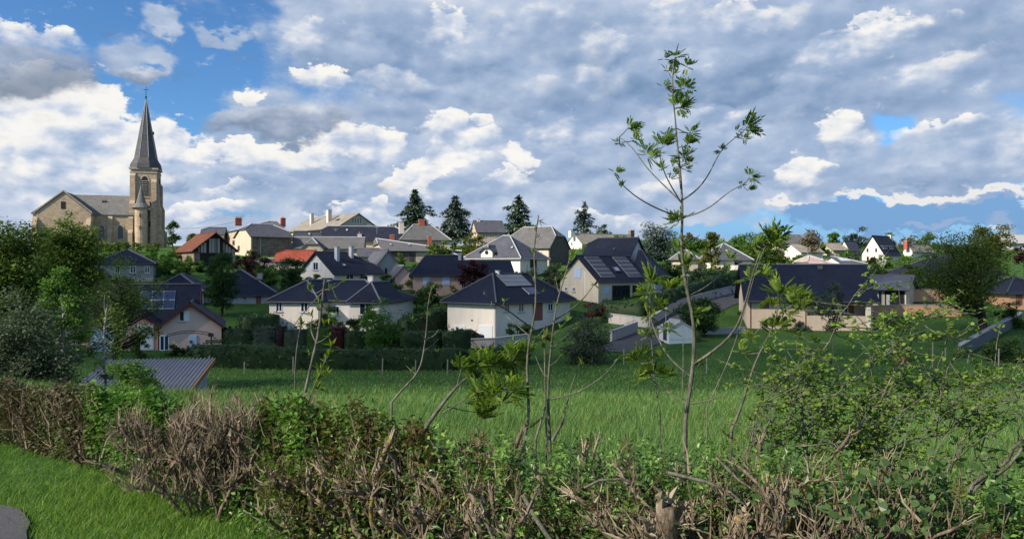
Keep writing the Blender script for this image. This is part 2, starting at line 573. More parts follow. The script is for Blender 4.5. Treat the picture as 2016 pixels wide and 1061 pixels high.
# details
plain('ridge_pale', (0.42, 0.43, 0.45), 0.6)
plain('ridge_mid', (0.15, 0.16, 0.19), 0.6)
plain('ridge_dark', (0.07, 0.075, 0.09), 0.6)
plain('gutter', (0.06, 0.06, 0.07), 0.5)
plain('gutter_pale', (0.5, 0.47, 0.45), 0.5)
plain('brown_fascia', (0.09, 0.025, 0.022), 0.6)
plain('white_paint', (0.80, 0.80, 0.80), 0.5, var=0.04)
plain('blue_white_paint', (0.52, 0.62, 0.78), 0.55, var=0.05)
plain('brown_paint', (0.26, 0.10, 0.07), 0.6)
plain('orange_wood', (0.42, 0.17, 0.05), 0.6)
plain('dark_wood', (0.05, 0.038, 0.03), 0.8)
plain('grey_wood', (0.20, 0.18, 0.155), 0.9, var=0.3, scale=5)
plain('silver_wood', (0.34, 0.32, 0.29), 0.9, var=0.25, scale=5)
plain('black_metal', (0.02, 0.02, 0.022), 0.5)
plain('steel', (0.35, 0.36, 0.38), 0.4, 0.5)
plain('brick_red', (0.36, 0.10, 0.055), 0.9, var=0.25, scale=6)
plain('chimney_cream', (0.62, 0.56, 0.48), 0.9)
plain('clay', (0.42, 0.18, 0.09), 0.8)
plain('concrete', (0.40, 0.39, 0.38), 0.9, var=0.2)
plain('concrete_dark', (0.15, 0.15, 0.155), 0.9, var=0.2)
plain('shutter_dark', (0.05, 0.045, 0.05), 0.6)
plain('shed_white', (0.62, 0.68, 0.70), 0.6, var=0.05)
plain('playhouse_red', (0.22, 0.07, 0.045), 0.8)
plain('lamp_white', (0.82, 0.82, 0.80), 0.4)
plain('white_plastic', (0.78, 0.78, 0.78), 0.4)
plain('car_dark', (0.02, 0.023, 0.03), 0.25, 0.6)
plain('tyre', (0.02, 0.02, 0.02), 0.8)
plain('shade_black', (0.018, 0.018, 0.02), 0.8)  # near-black colour for the shade inside openings, and one dark door
plain('fibre_cement', (0.20, 0.215, 0.25), 0.75, var=0.25, scale=3)
plain('rough_timber', (0.24, 0.13, 0.06), 0.9, var=0.3)
plain('post_grey', (0.24, 0.22, 0.19), 0.9, var=0.3, scale=8)
plain('water_blue', (0.30, 0.42, 0.52), 0.15, 0.6)
plain('terrace_pale', (0.42, 0.44, 0.48), 0.8)
plain('cut_wood', (0.46, 0.36, 0.25), 0.9, var=0.3, scale=30)


def glass_mat():
    m, t, o = new_mat('window_glass')
    principled(t, o, (0.02, 0.025, 0.032, 1), 0.08, 0.7)
    M['glass'] = m
    m, t, o = new_mat('photovoltaic_glass')
    principled(t, o, (0.075, 0.06, 0.055, 1), 0.22, 0.5)
    M['pv_brown'] = m
    m, t, o = new_mat('photovoltaic_grey')
    principled(t, o, (0.17, 0.175, 0.19, 1), 0.3, 0.5)
    M['pv_grey'] = m
    m, t, o = new_mat('photovoltaic_blue')
    principled(t, o, (0.022, 0.035, 0.09, 1), 0.15, 0.6)
    M['pv_blue'] = m
    m, t, o = new_mat('skylight_glass')
    principled(t, o, (0.45, 0.50, 0.55, 1), 0.12, 0.6)
    M['sky_glass'] = m


glass_mat()

# foliage
leaf('leaf_olive', [(0.042, 0.073, 0.016), (0.097, 0.147, 0.030), (0.180, 0.253, 0.046)])
leaf('leaf_dark', [(0.027, 0.055, 0.023), (0.054, 0.109, 0.035), (0.113, 0.186, 0.052)])
leaf('leaf_mid', [(0.045, 0.105, 0.021), (0.092, 0.192, 0.035), (0.175, 0.292, 0.057)])
leaf('leaf_bright', [(0.050, 0.100, 0.014), (0.100, 0.170, 0.024), (0.170, 0.240, 0.040)], 0.45)
leaf('leaf_yellow', [(0.075, 0.095, 0.014), (0.140, 0.160, 0.024), (0.215, 0.220, 0.045)], 0.45)
leaf('leaf_grey', [(0.049, 0.071, 0.049), (0.101, 0.134, 0.090), (0.179, 0.211, 0.146)])
leaf('leaf_blue', [(0.036, 0.058, 0.054), (0.078, 0.110, 0.102), (0.150, 0.186, 0.174)], 0.2)
leaf('leaf_maroon', [(0.016, 0.005, 0.008), (0.039, 0.010, 0.014), (0.078, 0.018, 0.023)], 0.2)
leaf('leaf_red', [(0.040, 0.006, 0.008), (0.085, 0.012, 0.016), (0.13, 0.03, 0.03)], 0.3)
leaf('leaf_lilac', [(0.084, 0.060, 0.144), (0.156, 0.114, 0.252), (0.240, 0.192, 0.360)], 0.3)
leaf('leaf_straw', [(0.105, 0.080, 0.050), (0.170, 0.135, 0.085), (0.230, 0.190, 0.120)], 0.2)
leaf('leaf_blossom', [(0.30, 0.32, 0.24), (0.50, 0.52, 0.42), (0.70, 0.70, 0.60)], 0.3)
leaf('cedar', [(0.030, 0.061, 0.041), (0.072, 0.114, 0.072), (0.140, 0.192, 0.114)], 0.1)
leaf('cedar_blue', [(0.057, 0.087, 0.076), (0.109, 0.151, 0.129), (0.189, 0.237, 0.199)], 0.1)
leaf('ash_leaf', [(0.070, 0.124, 0.015), (0.132, 0.217, 0.026), (0.233, 0.310, 0.045)], 0.5, noise_scale=2.0)
leaf('ash_dark', [(0.062, 0.117, 0.017), (0.113, 0.195, 0.030), (0.203, 0.281, 0.045)], 0.4, noise_scale=2.0)
leaf('sprout', [(0.090, 0.058, 0.020), (0.100, 0.120, 0.024), (0.114, 0.204, 0.032)], 0.4, noise_scale=2.0)
leaf('hawthorn_leaf', [(0.088, 0.154, 0.026), (0.165, 0.264, 0.044), (0.286, 0.396, 0.080)], 0.45, noise_scale=1.5)
leaf('ivy', [(0.039, 0.091, 0.021), (0.086, 0.184, 0.033), (0.194, 0.323, 0.062)], 0.3, 0.4, 0.4, noise_scale=1.5)
leaf('hedge_fresh', [(0.043, 0.116, 0.017), (0.091, 0.207, 0.030), (0.174, 0.314, 0.056)], 0.4, noise_scale=2.0)
leaf('hedge_brown', [(0.075, 0.058, 0.034), (0.110, 0.096, 0.050), (0.085, 0.125, 0.036)], 0.3, noise_scale=2.0)
leaf('bramble', [(0.034, 0.072, 0.017), (0.068, 0.122, 0.030), (0.122, 0.190, 0.068)], 0.35, 0.4, 0.4, noise_scale=3.0)
leaf('blade_field', [(0.059, 0.144, 0.041), (0.119, 0.239, 0.061), (0.240, 0.340, 0.102)], 0.4, noise_scale=0.35)
leaf('blade_verge', [(0.057, 0.148, 0.022), (0.121, 0.246, 0.036), (0.253, 0.350, 0.059)], 0.4, noise_scale=0.6)
leaf('twig_dead', [(0.060, 0.044, 0.027), (0.15, 0.118, 0.078), (0.32, 0.26, 0.185)], 0.0, 0.9, 0.1, 3.0)
bark('bark_grey', (0.10, 0.09, 0.075), (0.22, 0.20, 0.165))
bark('bark_dark', (0.025, 0.02, 0.016), (0.065, 0.055, 0.045))
bark('bark_ash', (0.060, 0.060, 0.046), (0.19, 0.185, 0.145), scale=45)
bark('bark_hedge', (0.050, 0.036, 0.026), (0.26, 0.205, 0.148), 0.0, 55)
bark('bark_lichen', (0.050, 0.036, 0.026), (0.26, 0.205, 0.148), 1.0, 55)
bark('bark_birch', (0.30, 0.29, 0.27), (0.50, 0.49, 0.46))


def ground_mat(name, c_dark, c_mid, c_light, straw=0.0, scale=0.25):
    m, t, o = new_mat(name)
    co = objco(t)
    n = t.noise(co, scale, 8.0, 0.65)
    n2 = t.noise(co, scale * 16, 6.0, 0.7)
    f = t.math('MULTIPLY_ADD', t.math('SUBTRACT', n2, 0.5), 0.8, n, clamp=True)
    col = t.ramp(f, [(0.25, c_dark), (0.5, c_mid), (0.75, c_light)])
    if straw:
        n3 = t.noise(co, scale * 2.2, 5.0, 0.6)
        col = t.mix(t.math('MULTIPLY', t.rng(n3, 0.55, 0.7), straw), col, (0.12, 0.10, 0.05, 1))
    principled(t, o, col, 0.95, 0.05, n2, 0.6, 0.1)
    M[name] = m
    return m


ground_mat('turf', (0.028, 0.070, 0.018), (0.048, 0.108, 0.026), (0.080, 0.148, 0.036), 0.15)
ground_mat('rough_turf', (0.024, 0.050, 0.014), (0.040, 0.078, 0.020), (0.068, 0.106, 0.030), 0.35)


def asphalt_mat():
    m, t, o = new_mat('asphalt')
    co = objco(t)
    n = t.noise(co, 1.2, 5.0, 0.6)
    g = t.voro(co, 90, 'F1', 'Color')
    sp = t.n.new('ShaderNodeSeparateColor')
    t.l.new(g, sp.inputs[0])
    col = t.mix(n, (0.045, 0.047, 0.053, 1), (0.085, 0.086, 0.092, 1))
    col = t.mix(t.math('MULTIPLY', sp.outputs[0], 0.4), col, (0.14, 0.14, 0.14, 1))
    principled(t, o, col, 0.9, 0.2, t.noise(co, 110, 3), 0.5, 0.01)
    M['asphalt'] = m


asphalt_mat()


# ------------------------------------------------------------------ mesh helpers
class Acc:
    """collects geometry for ONE mesh object"""

    def __init__(self):
        self.v, self.f, self.r, self.n = [], [], [], 0

    def add(self, v, faces, rnd=None):
        v = np.asarray(v, dtype=np.float64).reshape(-1, 3)
        for k, fa in enumerate(faces if isinstance(faces, list) else [faces]):
            fa = np.asarray(fa, dtype=np.int64)
            if fa.size == 0:
                continue
            self.f.append(fa + self.n)
            if rnd is None:
                self.r.append(np.full(len(fa), 0.5))
            else:
                self.r.append(np.broadcast_to(np.asarray(rnd, dtype=np.float64), (len(fa),)) if np.ndim(rnd) == 0 or len(rnd) == len(fa)
                              else np.repeat(rnd, len(fa) // len(rnd)))
        self.v.append(v)
        self.n += len(v)
        return self

    def box(self, x0, x1, y0, y1, z0, z1):
        v = [(x0, y0, z0), (x1, y0, z0), (x1, y1, z0), (x0, y1, z0), (x0, y0, z1), (x1, y0, z1), (x1, y1, z1), (x0, y1, z1)]
        f = [(0, 3, 2, 1), (4, 5, 6, 7), (0, 1, 5, 4), (1, 2, 6, 5), (2, 3, 7, 6), (3, 0, 4, 7)]
        return self.add(v, np.array(f))

    def prism(self, poly, thick):
        """polygon (list of 3D points) and the same shifted by the vector thick"""
        n = len(poly)
        p = np.array(poly, float)
        v = np.vstack([p, p + np.array(thick, float)])
        self.add(v, [np.array([list(range(n))]), np.array([list(range(2 * n - 1, n - 1, -1))])])
        base = self.n - 2 * n
        q = np.array([[(i + 1) % n, i, i + n, (i + 1) % n + n] for i in range(n)])
        self.f.append(q + base)
        self.r.append(np.full(n, 0.5))
        return self

    def tube(self, pts, rad, sides=6, rnd=None, cap=True):
        p = np.array(pts, float)
        r = np.broadcast_to(np.asarray(rad, float), (len(p),)) if np.ndim(rad) else np.full(len(p), float(rad))
        d = np.gradient(p, axis=0)
        d /= np.linalg.norm(d, axis=1)[:, None] + 1e-12
        ref = np.array([0.0, 0.0, 1.0]) if abs(d[0][2]) < 0.9 else np.array([1.0, 0.0, 0.0])
        u = np.cross(d, ref)
        nu = np.linalg.norm(u, axis=1)
        bad = nu < 1e-3
        u[bad] = np.cross(d[bad], [0.3, 0.8, 0.52])
        u /= np.linalg.norm(u, axis=1)[:, None]
        for i in range(1, len(u)):
            if np.dot(u[i], u[i - 1]) < 0:
                u[i] = -u[i]
        w = np.cross(d, u)
        a = np.arange(sides) * 2 * PI / sides
        ring = p[:, None, :] + r[:, None, None] * (np.cos(a)[None, :, None] * u[:, None, :] + np.sin(a)[None, :, None] * w[:, None, :])
        v = ring.reshape(-1, 3)
        i, j = np.meshgrid(np.arange(len(p) - 1), np.arange(sides), indexing='ij')
        j2 = (j + 1) % sides
        q = np.stack([i * sides + j, i * sides + j2, (i + 1) * sides + j2, (i + 1) * sides + j], -1).reshape(-1, 4)
        fl = [q]
        if cap:
            fl.append(np.array([[(len(p) - 1) * sides + k for k in range(sides)]]))
        self.add(v, fl, rnd)
        return self

    def make(self, name, mat, parent=None, smooth=False, loc=None, attr=False):
        me = bpy.data.meshes.new(name)
        v = np.vstack(self.v)
        if loc is not None:
            v = v - np.array(loc)
        me.vertices.add(len(v))
        me.vertices.foreach_set('co', v.astype(np.float32).ravel())
        counts = np.concatenate([np.full(len(f), f.shape[1], dtype=np.int32) for f in self.f])
        idx = np.concatenate([f.ravel() for f in self.f]).astype(np.int32)
        me.loops.add(len(idx))
        me.loops.foreach_set('vertex_index', idx)
        me.polygons.add(len(counts))
        st = np.zeros(len(counts), dtype=np.int32)
        st[1:] = np.cumsum(counts)[:-1]
        me.polygons.foreach_set('loop_start', st)
        me.polygons.foreach_set('loop_total', counts)
        me.polygons.foreach_set('use_smooth', np.full(len(counts), bool(smooth)))
        me.update(calc_edges=True)
        me.validate()
        if attr:
            a = me.attributes.new('rnd', 'FLOAT', 'FACE')
            rr = np.concatenate(self.r)
            if len(rr) == len(me.polygons):
                a.data.foreach_set('value', rr.astype(np.float32))
        me.materials.append(M[mat] if isinstance(mat, str) else mat)
        o = bpy.data.objects.new(name, me)
        C.objects.link(o)
        if parent is not None:
            o.parent = parent
        elif loc is not None:
            o.location = loc
        return o


def tag(o, label=None, cat=None, group=None, kind=None):
    if label:
        o['label'] = label
    if cat:
        o['category'] = cat
    if group:
        o['group'] = group
    if kind:
        o['kind'] = kind
    return o


def thing(name, label, cat, loc=(0, 0, 0), rotz=0.0, group=None):
    o = bpy.data.objects.new(name, None)
    o.empty_display_size = 0.3
    C.objects.link(o)
    o.location = loc
    o.rotation_euler = (0, 0, rotz)
    return tag(o, label, cat, group)


def at(px, py, d):
    """point at distance d ahead whose bearing is that of pixel (px, py)"""
    return np.array([(px - 1008) / K * d, d, EYE + (530.5 - py) / K * d])


def stamp(acc, tv, tf, rots, locs, scales, rnd=None):
    """copies of a small template into one mesh: rots (N,3,3), locs (N,3), scales (N,)"""
    tv = np.asarray(tv, float)
    n = len(locs)
    if n == 0:
        return
    v = np.einsum('nij,vj->nvi', rots, tv) * np.asarray(scales, float)[:, None, None] + locs[:, None, :]
    nv = len(tv)
    if rnd is None:
        rnd = rng.random(n)
    fl = []
    acc_r = []
    for fa in (tf if isinstance(tf, list) else [tf]):
        fa = np.asarray(fa)
        ff = (fa[None] + (np.arange(n) * nv)[:, None, None]).reshape(-1, fa.shape[1])
        acc.f.append(ff + acc.n)
        acc.r.append(np.repeat(rnd, len(fa)))
    acc.v.append(v.reshape(-1, 3))
    acc.n += n * nv


def rand_rots(n, flat=0.0):
    """random rotations; flat in 0..1 tilts the local z axis towards world up"""
    q = rng.normal(size=(n, 3))
    q[:, 2] = np.abs(q[:, 2]) + flat * 3.0
    z = q / np.linalg.norm(q, axis=1)[:, None]
    a = rng.normal(size=(n, 3))
    x = a - (a * z).sum(1)[:, None] * z
    x /= np.linalg.norm(x, axis=1)[:, None]
    y = np.cross(z, x)
    return np.stack([x, y, z], axis=2)


def frames(x, up=None):
    """rotation matrices whose local x axis is along x"""
    x = x / (np.linalg.norm(x, axis=1)[:, None] + 1e-12)
    a = rng.normal(size=x.shape) if up is None else np.broadcast_to(np.asarray(up, float), x.shape)
    z = a - (a * x).sum(1)[:, None] * x
    z /= np.linalg.norm(z, axis=1)[:, None] + 1e-12
    y = np.cross(z, x)
    return np.stack([x, y, z], axis=2)


LEAF_V = np.array([(0, 0, 0), (0.45, 0.27, 0.06), (1.0, 0, -0.04), (0.45, -0.27, 0.06)])
LEAF_F = np.array([(0, 3, 2, 1)])
ROUND_V = np.array([(0, 0, 0), (0.35, 0.38, 0.05), (0.8, 0.30, 0.04), (1.0, 0, -0.03), (0.8, -0.30, 0.04), (0.35, -0.38, 0.05)])
ROUND_F = np.array([(0, 5, 4, 3, 2, 1)])
LANCE_V = np.array([(0, 0, 0), (0.4, 0.13, 0.04), (1.0, 0, -0.08), (0.4, -0.13, 0.04)])


def pinnate(n=4, ll=0.52, curl=0.16):
    """an ash leaf: leaflets in pairs along a drooping stalk"""
    v, f = [], []
    for i in range(n + 1):
        s = 0.35 + 0.65 * i / n
        c = np.array([s, 0, -curl * s * s])
        for side in ((-1, 1) if i < n else (0,)):
            ang = side * 0.85 if side else 0.0
            dx, dy = math.cos(ang), math.sin(ang)
            L = ll * (1.0 - 0.25 * abs(i - n * 0.5) / n)
            k = len(v)
            px, py = -dy, dx
            v += [c, c + np.array([dx * L * .45 + px * L * .17, dy * L * .45 + py * L * .17, 0.03]),
                  c + np.array([dx * L, dy * L, -0.12 * L]), c + np.array([dx * L * .45 - px * L * .17, dy * L * .45 - py * L * .17, 0.03])]
            f.append((k, k + 3, k + 2, k + 1))
    k = len(v)
    v += [np.array([0, 0.008, 0]), np.array([0, -0.008, 0]), np.array([1, 0, -curl])]
    return np.array(v), [np.array(f), np.array([(k, k + 1, k + 2)])]


# ------------------------------------------------------------------ the ground
GD = np.array([-50, 0, 4, 5, 7, 10, 20, 31, 45, 60, 70, 82, 95, 110, 130, 150, 170, 190, 220, 300, 500, 1000, 2000, 4500], float)
GZ = np.array([0, 0, 0, -.06, -.3, -.8, -2.1, -3.65, -5.35, -6.05, -5.6, -5.0, -3.1, -1.0, 0.8, 3.4, 5.0, 6.6, 7.8, 10.5, 17, 32, 62, 62], float)
CTRL = [(370, 690, 68), (480, 690, 66), (930, 668, 78), (1000, 668, 80), (600, 645, 86), (760, 640, 86), (1500, 662, 80), (1700, 640, 84), (1760, 606, 92), (1180, 592, 95),
        (1260, 592, 96), (480, 617, 97), (640, 566, 112), (860, 572, 104), (960, 560, 112), (1000, 548, 132), (1230, 684, 70), (1350, 668, 73), (1430, 552, 140), (520, 500, 152),
        (640, 500, 155), (820, 518, 148), (290, 487, 190), (130, 487, 186), (1090, 532, 150), (1160, 491, 200), (1730, 522, 170), (1930, 648, 75), (1888, 697, 62), (2010, 640, 80),
        (1200, 775, 45), (600, 775, 45), (1800, 775, 45), (1200, 737, 57), (700, 737, 57), (1750, 737, 57), (350, 795, 41), (250, 560, 105), (140, 570, 85), (410, 528, 130), (60, 700, 55),
        (1450, 600, 92), (1600, 520, 165), (1850, 560, 120), (1990, 600, 95), (580, 515, 128), (1390, 540, 130)]


def hedge_y(x):
    return np.interp(x, [-12, -7.0, -5.0, -2.15, -0.95, 0, 0.7, 1.4, 1.95, 3.2], [12.5, 9.0, 7.7, 5.8, 4.75, 4.05, 3.55, 3.2, 2.95, 2.4])


def g0(x, y):
    w = np.clip((32 - y) / 22, 0, 1)
    yy = y - w * (hedge_y(x) - 4.0)
    return np.interp(yy, GD, GZ)


CP = np.array([at(*c) for c in CTRL])
CR = CP[:, 2] - g0(CP[:, 0], CP[:, 1])


def ground_z(x, y):
    x = np.asarray(x, float)
    y = np.asarray(y, float)
    sh = x.shape
    xf, yf = x.ravel(), y.ravel()
    z = g0(xf, yf)
    num = np.zeros_like(xf)
    den = np.full_like(xf, 0.35)
    for (cx, cy, cz), r in zip(CP, CR):
        s = 3.0 + cy * 0.075
        w = np.exp(-((xf - cx) ** 2 + (yf - cy) ** 2) / (2 * s * s))
        num += w * r
        den += w
    z = z + num / den
    z = z + np.where(yf > 260, 1, 0) * 0.0
    far = np.clip((yf - 500) / 800, 0, 1)
    z = z + far * (9 * np.sin(xf * 0.0031 + 1.0) + 6 * np.sin(xf * 0.0083) - 4)
    return z.reshape(sh)


def gz(x, y):
    return float(ground_z(np.array([x]), np.array([y]))[0])


def build_ground():
    ys = np.concatenate([[-60, -20, -6, 0], np.geomspace(1.2, 4500, 230)])
    ts = np.linspace(-1, 1, 211)
    Yg, T = np.meshgrid(ys, ts, indexing='ij')
    Xg = T * (22 + np.abs(Yg) * 1.05)
    Zg = ground_z(Xg, Yg)
    a = Acc()
    n, m = Yg.shape
    i, j = np.meshgrid(np.arange(n - 1), np.arange(m - 1), indexing='ij')
    q = np.stack([i * m + j, i * m + j + 1, (i + 1) * m + j + 1, (i + 1) * m + j], -1).reshape(-1, 4)
    a.add(np.stack([Xg, Yg, Zg], -1).reshape(-1, 3), q)
    o = a.make('ground', 'turf', smooth=True)
    tag(o, kind='structure')


build_ground()


def ribbon(name, pts, width, mat, lift=0.05, kind='structure'):
    """a strip laid on the ground along pts (x, y)"""
    p = np.array(pts, float)
    L = np.concatenate([[0], np.cumsum(np.linalg.norm(np.diff(p, axis=0), axis=1))])
    n = max(8, int(L[-1] / 0.5))
    s = np.linspace(0, L[-1], n)
    cx, cy = np.interp(s, L, p[:, 0]), np.interp(s, L, p[:, 1])
    w = np.interp(s, L, np.broadcast_to(width, (len(p),)))
    dx, dy = np.gradient(cx), np.gradient(cy)
    k = np.hypot(dx, dy)
    nx, ny = -dy / k, dx / k
    cols = np.linspace(-0.5, 0.5, 7)
    X = cx[:, None] + nx[:, None] * w[:, None] * cols
    Yv = cy[:, None] + ny[:, None] * w[:, None] * cols
    Z = ground_z(X, Yv) + lift
    m = 7
    i, j = np.meshgrid(np.arange(n - 1), np.arange(m - 1), indexing='ij')
    q = np.stack([i * m + j, i * m + j + 1, (i + 1) * m + j + 1, (i + 1) * m + j], -1).reshape(-1, 4)
    a = Acc()
    a.add(np.stack([X, Yv, Z], -1).reshape(-1, 3), q)
    o = a.make(name, mat, smooth=True)
    return tag(o, kind=kind)


def xy(px, d):
    return ((px - 1008) / K * d, d)


# ------------------------------------------------------------------ houses
HOUSES = []


class House:
    """rectangular house seen over its corner B; wall C runs right along local x, wall A runs back along local y"""

    def __init__(self, name, label, B, d, yaw, A=None, a=8.0, Cpx=None, c=8.0, eave=None, ridge='x', rpy=None, rise=None, f0=1.0, f1=1.0,
                 wall='cream', roof='slate_navy', over=0.4, end=0.3, cap='ridge_dark', cat='house', found=3.0, group=None, hipk=1.0,
                 gutter='gutter', fascia=None, endwalls=None, skip=None, hw=None):
        self.skip = skip
        self.th = math.radians(yaw)
        self.uc = (math.cos(self.th), math.sin(self.th))
        self.ua = (-math.sin(self.th), math.cos(self.th))
        p = at(B[0], B[1], d)
        self.B = p
        self.a = self.solve(self.ua, A) if A is not None else a
        self.c = self.solve(self.uc, Cpx) if Cpx is not None else c
        if self.a < 1 or self.c < 1:
            print('BAD HOUSE', name, self.a, self.c)
        self.hw = hw if hw is not None else (B[1] - eave) * d / K
        if rise is None:
            dy = p[1] + self.uc[1] * self.c / 2 + self.ua[1] * self.a / 2
            rise = EYE + (530.5 - rpy) / K * dy - (p[2] + self.hw)
        self.rise = rise
        self.ridge = ridge
        self.over, self.end = over, end
        self.f0, self.f1 = f0, f1
        self.root = thing(name, label, cat, p, self.th, group)
        HOUSES.append((name.replace('_', ' '), B[0], d))
        self.walls(wall, found, endwalls)
        self.roofs(roof, cap, hipk, gutter, fascia)

    def solve(self, u, px):
        k = (px - 1008) / K
        return (k * self.B[1] - self.B[0]) / (u[0] - k * u[1])

    def depth(self, x, y):
        return self.B[1] + self.uc[1] * x + self.ua[1] * y

    # span axis mapping: (s along ridge, w across) -> local x, y
    def L(self, s, w, z):
        return (s, w, z) if self.ridge == 'x' else (w, s, z)

    def dims(self):
        return (self.c, self.a) if self.ridge == 'x' else (self.a, self.c)

    def walls(self, mat, found, endwalls):
        Ls, W = self.dims()
        h, r = self.hw, self.rise
        acc = Acc()
        t = 0.25
        ends = []
        for s, f in ((0.0, self.f0), (Ls, self.f1)):
            e = f * r - 0.10
            half = (1 - f) * W / 2
            if f > 0.02:
                poly = [(0, -found), (W, -found), (W, h), (W / 2 + half, h + e)] + ([(W / 2 - half, h + e)] if half > 0.05 else []) + [(0, h)]
            else:
                poly = [(0, -found), (W, -found), (W, h), (0, h)]
            ends.append((s, poly))
        for i, (s, poly) in enumerate(ends):
            pts = [self.L(s, w, z) for w, z in poly]
            thick = self.L(t if s == 0 else -t, 0, 0)
            tgt = acc
            if endwalls and endwalls.get(i):
                tgt = Acc()
            tgt.prism(pts, thick)
            if tgt is not acc:
                tgt.make('end_wall', endwalls[i], self.root)
        for w, tw in ((0.0, t), (W, -t)):
            if w == 0.0 and getattr(self, 'skip', None):
                continue
            pts = [self.L(t, w, -found), self.L(Ls - t, w, -found), self.L(Ls - t, w, h), self.L(t, w, h)]
            acc.prism(pts, self.L(0, tw, 0))
        acc.make('wall', mat, self.root)

    def roofs(self, mat, cap, hipk, gutter, fascia):
        Ls, W = self.dims()
        h, r, o, e = self.hw, self.rise, self.over, self.end
        k = r / (W / 2)
        ze = h - o * k
        top = h + r
        ends = []
        for s, f, sg in ((0.0, self.f0, 1), (Ls, self.f1, -1)):
            x0 = s - sg * e
            if f >= 0.98:
                ends.append((x0, x0, W / 2, W / 2, top, False))
            elif f <= 0.02:
                x0 = s - sg * o
                inset = s + sg * (W / 2) * hipk
                ends.append((x0, inset, -o, W + o, ze, True))
            else:
                half = (1 - f) * W / 2
                inset = s + sg * half * hipk * 0.9
                ends.append((x0, inset, W / 2 - half, W / 2 + half, h + f * r, True))
        (xa, ra, wa0, wa1, za, ha), (xb, rb, wb0, wb1, zb, hb) = ends
        if ra > rb:
            ra = rb = (ra + rb) / 2
        self.rpts = (ra, rb)
        polys = []

        def side(w_e, wa, wb):
            pts = [self.L(xa, w_e, ze), self.L(xb, w_e, ze)]
            if hb and self.f1 > 0.02:
                pts.append(self.L(xb, wb, zb))
            pts += [self.L(rb, W / 2, top), self.L(ra, W / 2, top)]
            if ha and self.f0 > 0.02:
                pts.append(self.L(xa, wa, za))
            return pts
        polys.append(side(-o, wa0, wb0))
        polys.append(side(W + o, wa1, wb1)[::-1])
        if ha:
            polys.append([self.L(xa, wa0, za), self.L(ra, W / 2, top), self.L(xa, wa1, za)])
        if hb:
            polys.append([self.L(xb, wb0, zb), self.L(xb, wb1, zb), self.L(rb, W / 2, top)])
        acc = Acc()
        for p in polys:
            acc.prism(p, (0, 0, -0.16))
        self.roof = acc.make('roof', mat, self.root)
        ac = Acc()
        lines = [(self.L(ra, W / 2, top), self.L(rb, W / 2, top))]
        if ha:
            lines += [(self.L(xa, wa0, za), self.L(ra, W / 2, top)), (self.L(xa, wa1, za), self.L(ra, W / 2, top))]
        if hb:
            lines += [(self.L(xb, wb0, zb), self.L(rb, W / 2, top)), (self.L(xb, wb1, zb), self.L(rb, W / 2, top))]
        for p, q in lines:
            if np.linalg.norm(np.subtract(p, q)) > 0.3:
                ac.tube([np.add(p, (0, 0, .03)), np.add(q, (0, 0, .03))], 0.10, 5)
        ac.make('ridge_cap', cap, self.roof)
        if gutter:
            runs = [(self.L(xa, -o - .06, ze - .10), self.L(xb, -o - .06, ze - .10)), (self.L(xa, W + o + .06, ze - .10), self.L(xb, W + o + .06, ze - .10))]
            if self.f0 <= 0.02:
                runs.append((self.L(xa - .06, -o, ze - .10), self.L(xa - .06, W + o, ze - .10)))
            if self.f1 <= 0.02:
                runs.append((self.L(xb + .06, -o, ze - .10), self.L(xb + .06, W + o, ze - .10)))
            for p, q in runs:
                g = Acc()
                g.tube([p, q], 0.09, 6)
                g.make('gutter', gutter, self.roof)
        if fascia:
            for s, f, sg in ((xa, self.f0, -1), (xb, self.f1, 1)):
                if f > 0.98:
                    for w in (-o, W + o):
                        g = Acc()
                        g.prism([self.L(s + sg * .01, w, ze + .02), self.L(s + sg * .01, W / 2, top + .02), self.L(s + sg * .01, W / 2, top - .24), self.L(s + sg * .01, w, ze - .24)],
                                self.L(sg * .06, 0, 0))
                        g.make('barge_board', fascia, self.roof)

    # roof height at local point
    def rz(self, x, y):
        Ls, W = self.dims()
        s, w = (x, y) if self.ridge == 'x' else (y, x)
        z = self.hw + self.rise * (1 - abs(w - W / 2) / (W / 2))
        return z

    def wall_pt(self, face, px, py):
        if face == 'C':
            u = self.solve(self.uc, px)
            return u, EYE + (530.5 - py) / K * self.depth(u, 0) - self.B[2]
        if face == 'A':
            u = self.solve(self.ua, px)
            return u, EYE + (530.5 - py) / K * self.depth(0, u) - self.B[2]
        # right-hand wall D through (c, 0)
        k = (px - 1008) / K
        bx, by = self.B[0] + self.uc[0] * self.c, self.B[1] + self.uc[1] * self.c
        u = (k * by - bx) / (self.ua[0] - k * self.ua[1])
        return u, EYE + (530.5 - py) / K * self.depth(self.c, u) - self.B[2]

    def fbox(self, acc, face, u0, u1, z0, z1, o0, o1):
        """box on a wall: u along it, o outwards"""
        if face == 'C':
            acc.box(u0, u1, -o1, -o0, z0, z1)
        elif face == 'A':
            acc.box(-o1, -o0, u0, u1, z0, z1)
        else:
            acc.box(self.c + o0, self.c + o1, u0, u1, z0, z1)

    def win(self, face, x0, y0, x1, y1, kind='window', frame='white_paint', shut=None, sw=None, pane='glass', sill=True, bars=1, label=None):
        """opening given by its pixel box"""
        u0, z1 = self.wall_pt(face, x0, y0)
        u1, z0 = self.wall_pt(face, x1, y1)
        if u0 > u1:
            u0, u1 = u1, u0
        if z0 > z1:
            z0, z1 = z1, z0
        return self.winm(face, u0, u1, z0, z1, kind, frame, shut, sw, pane, sill, bars, label)

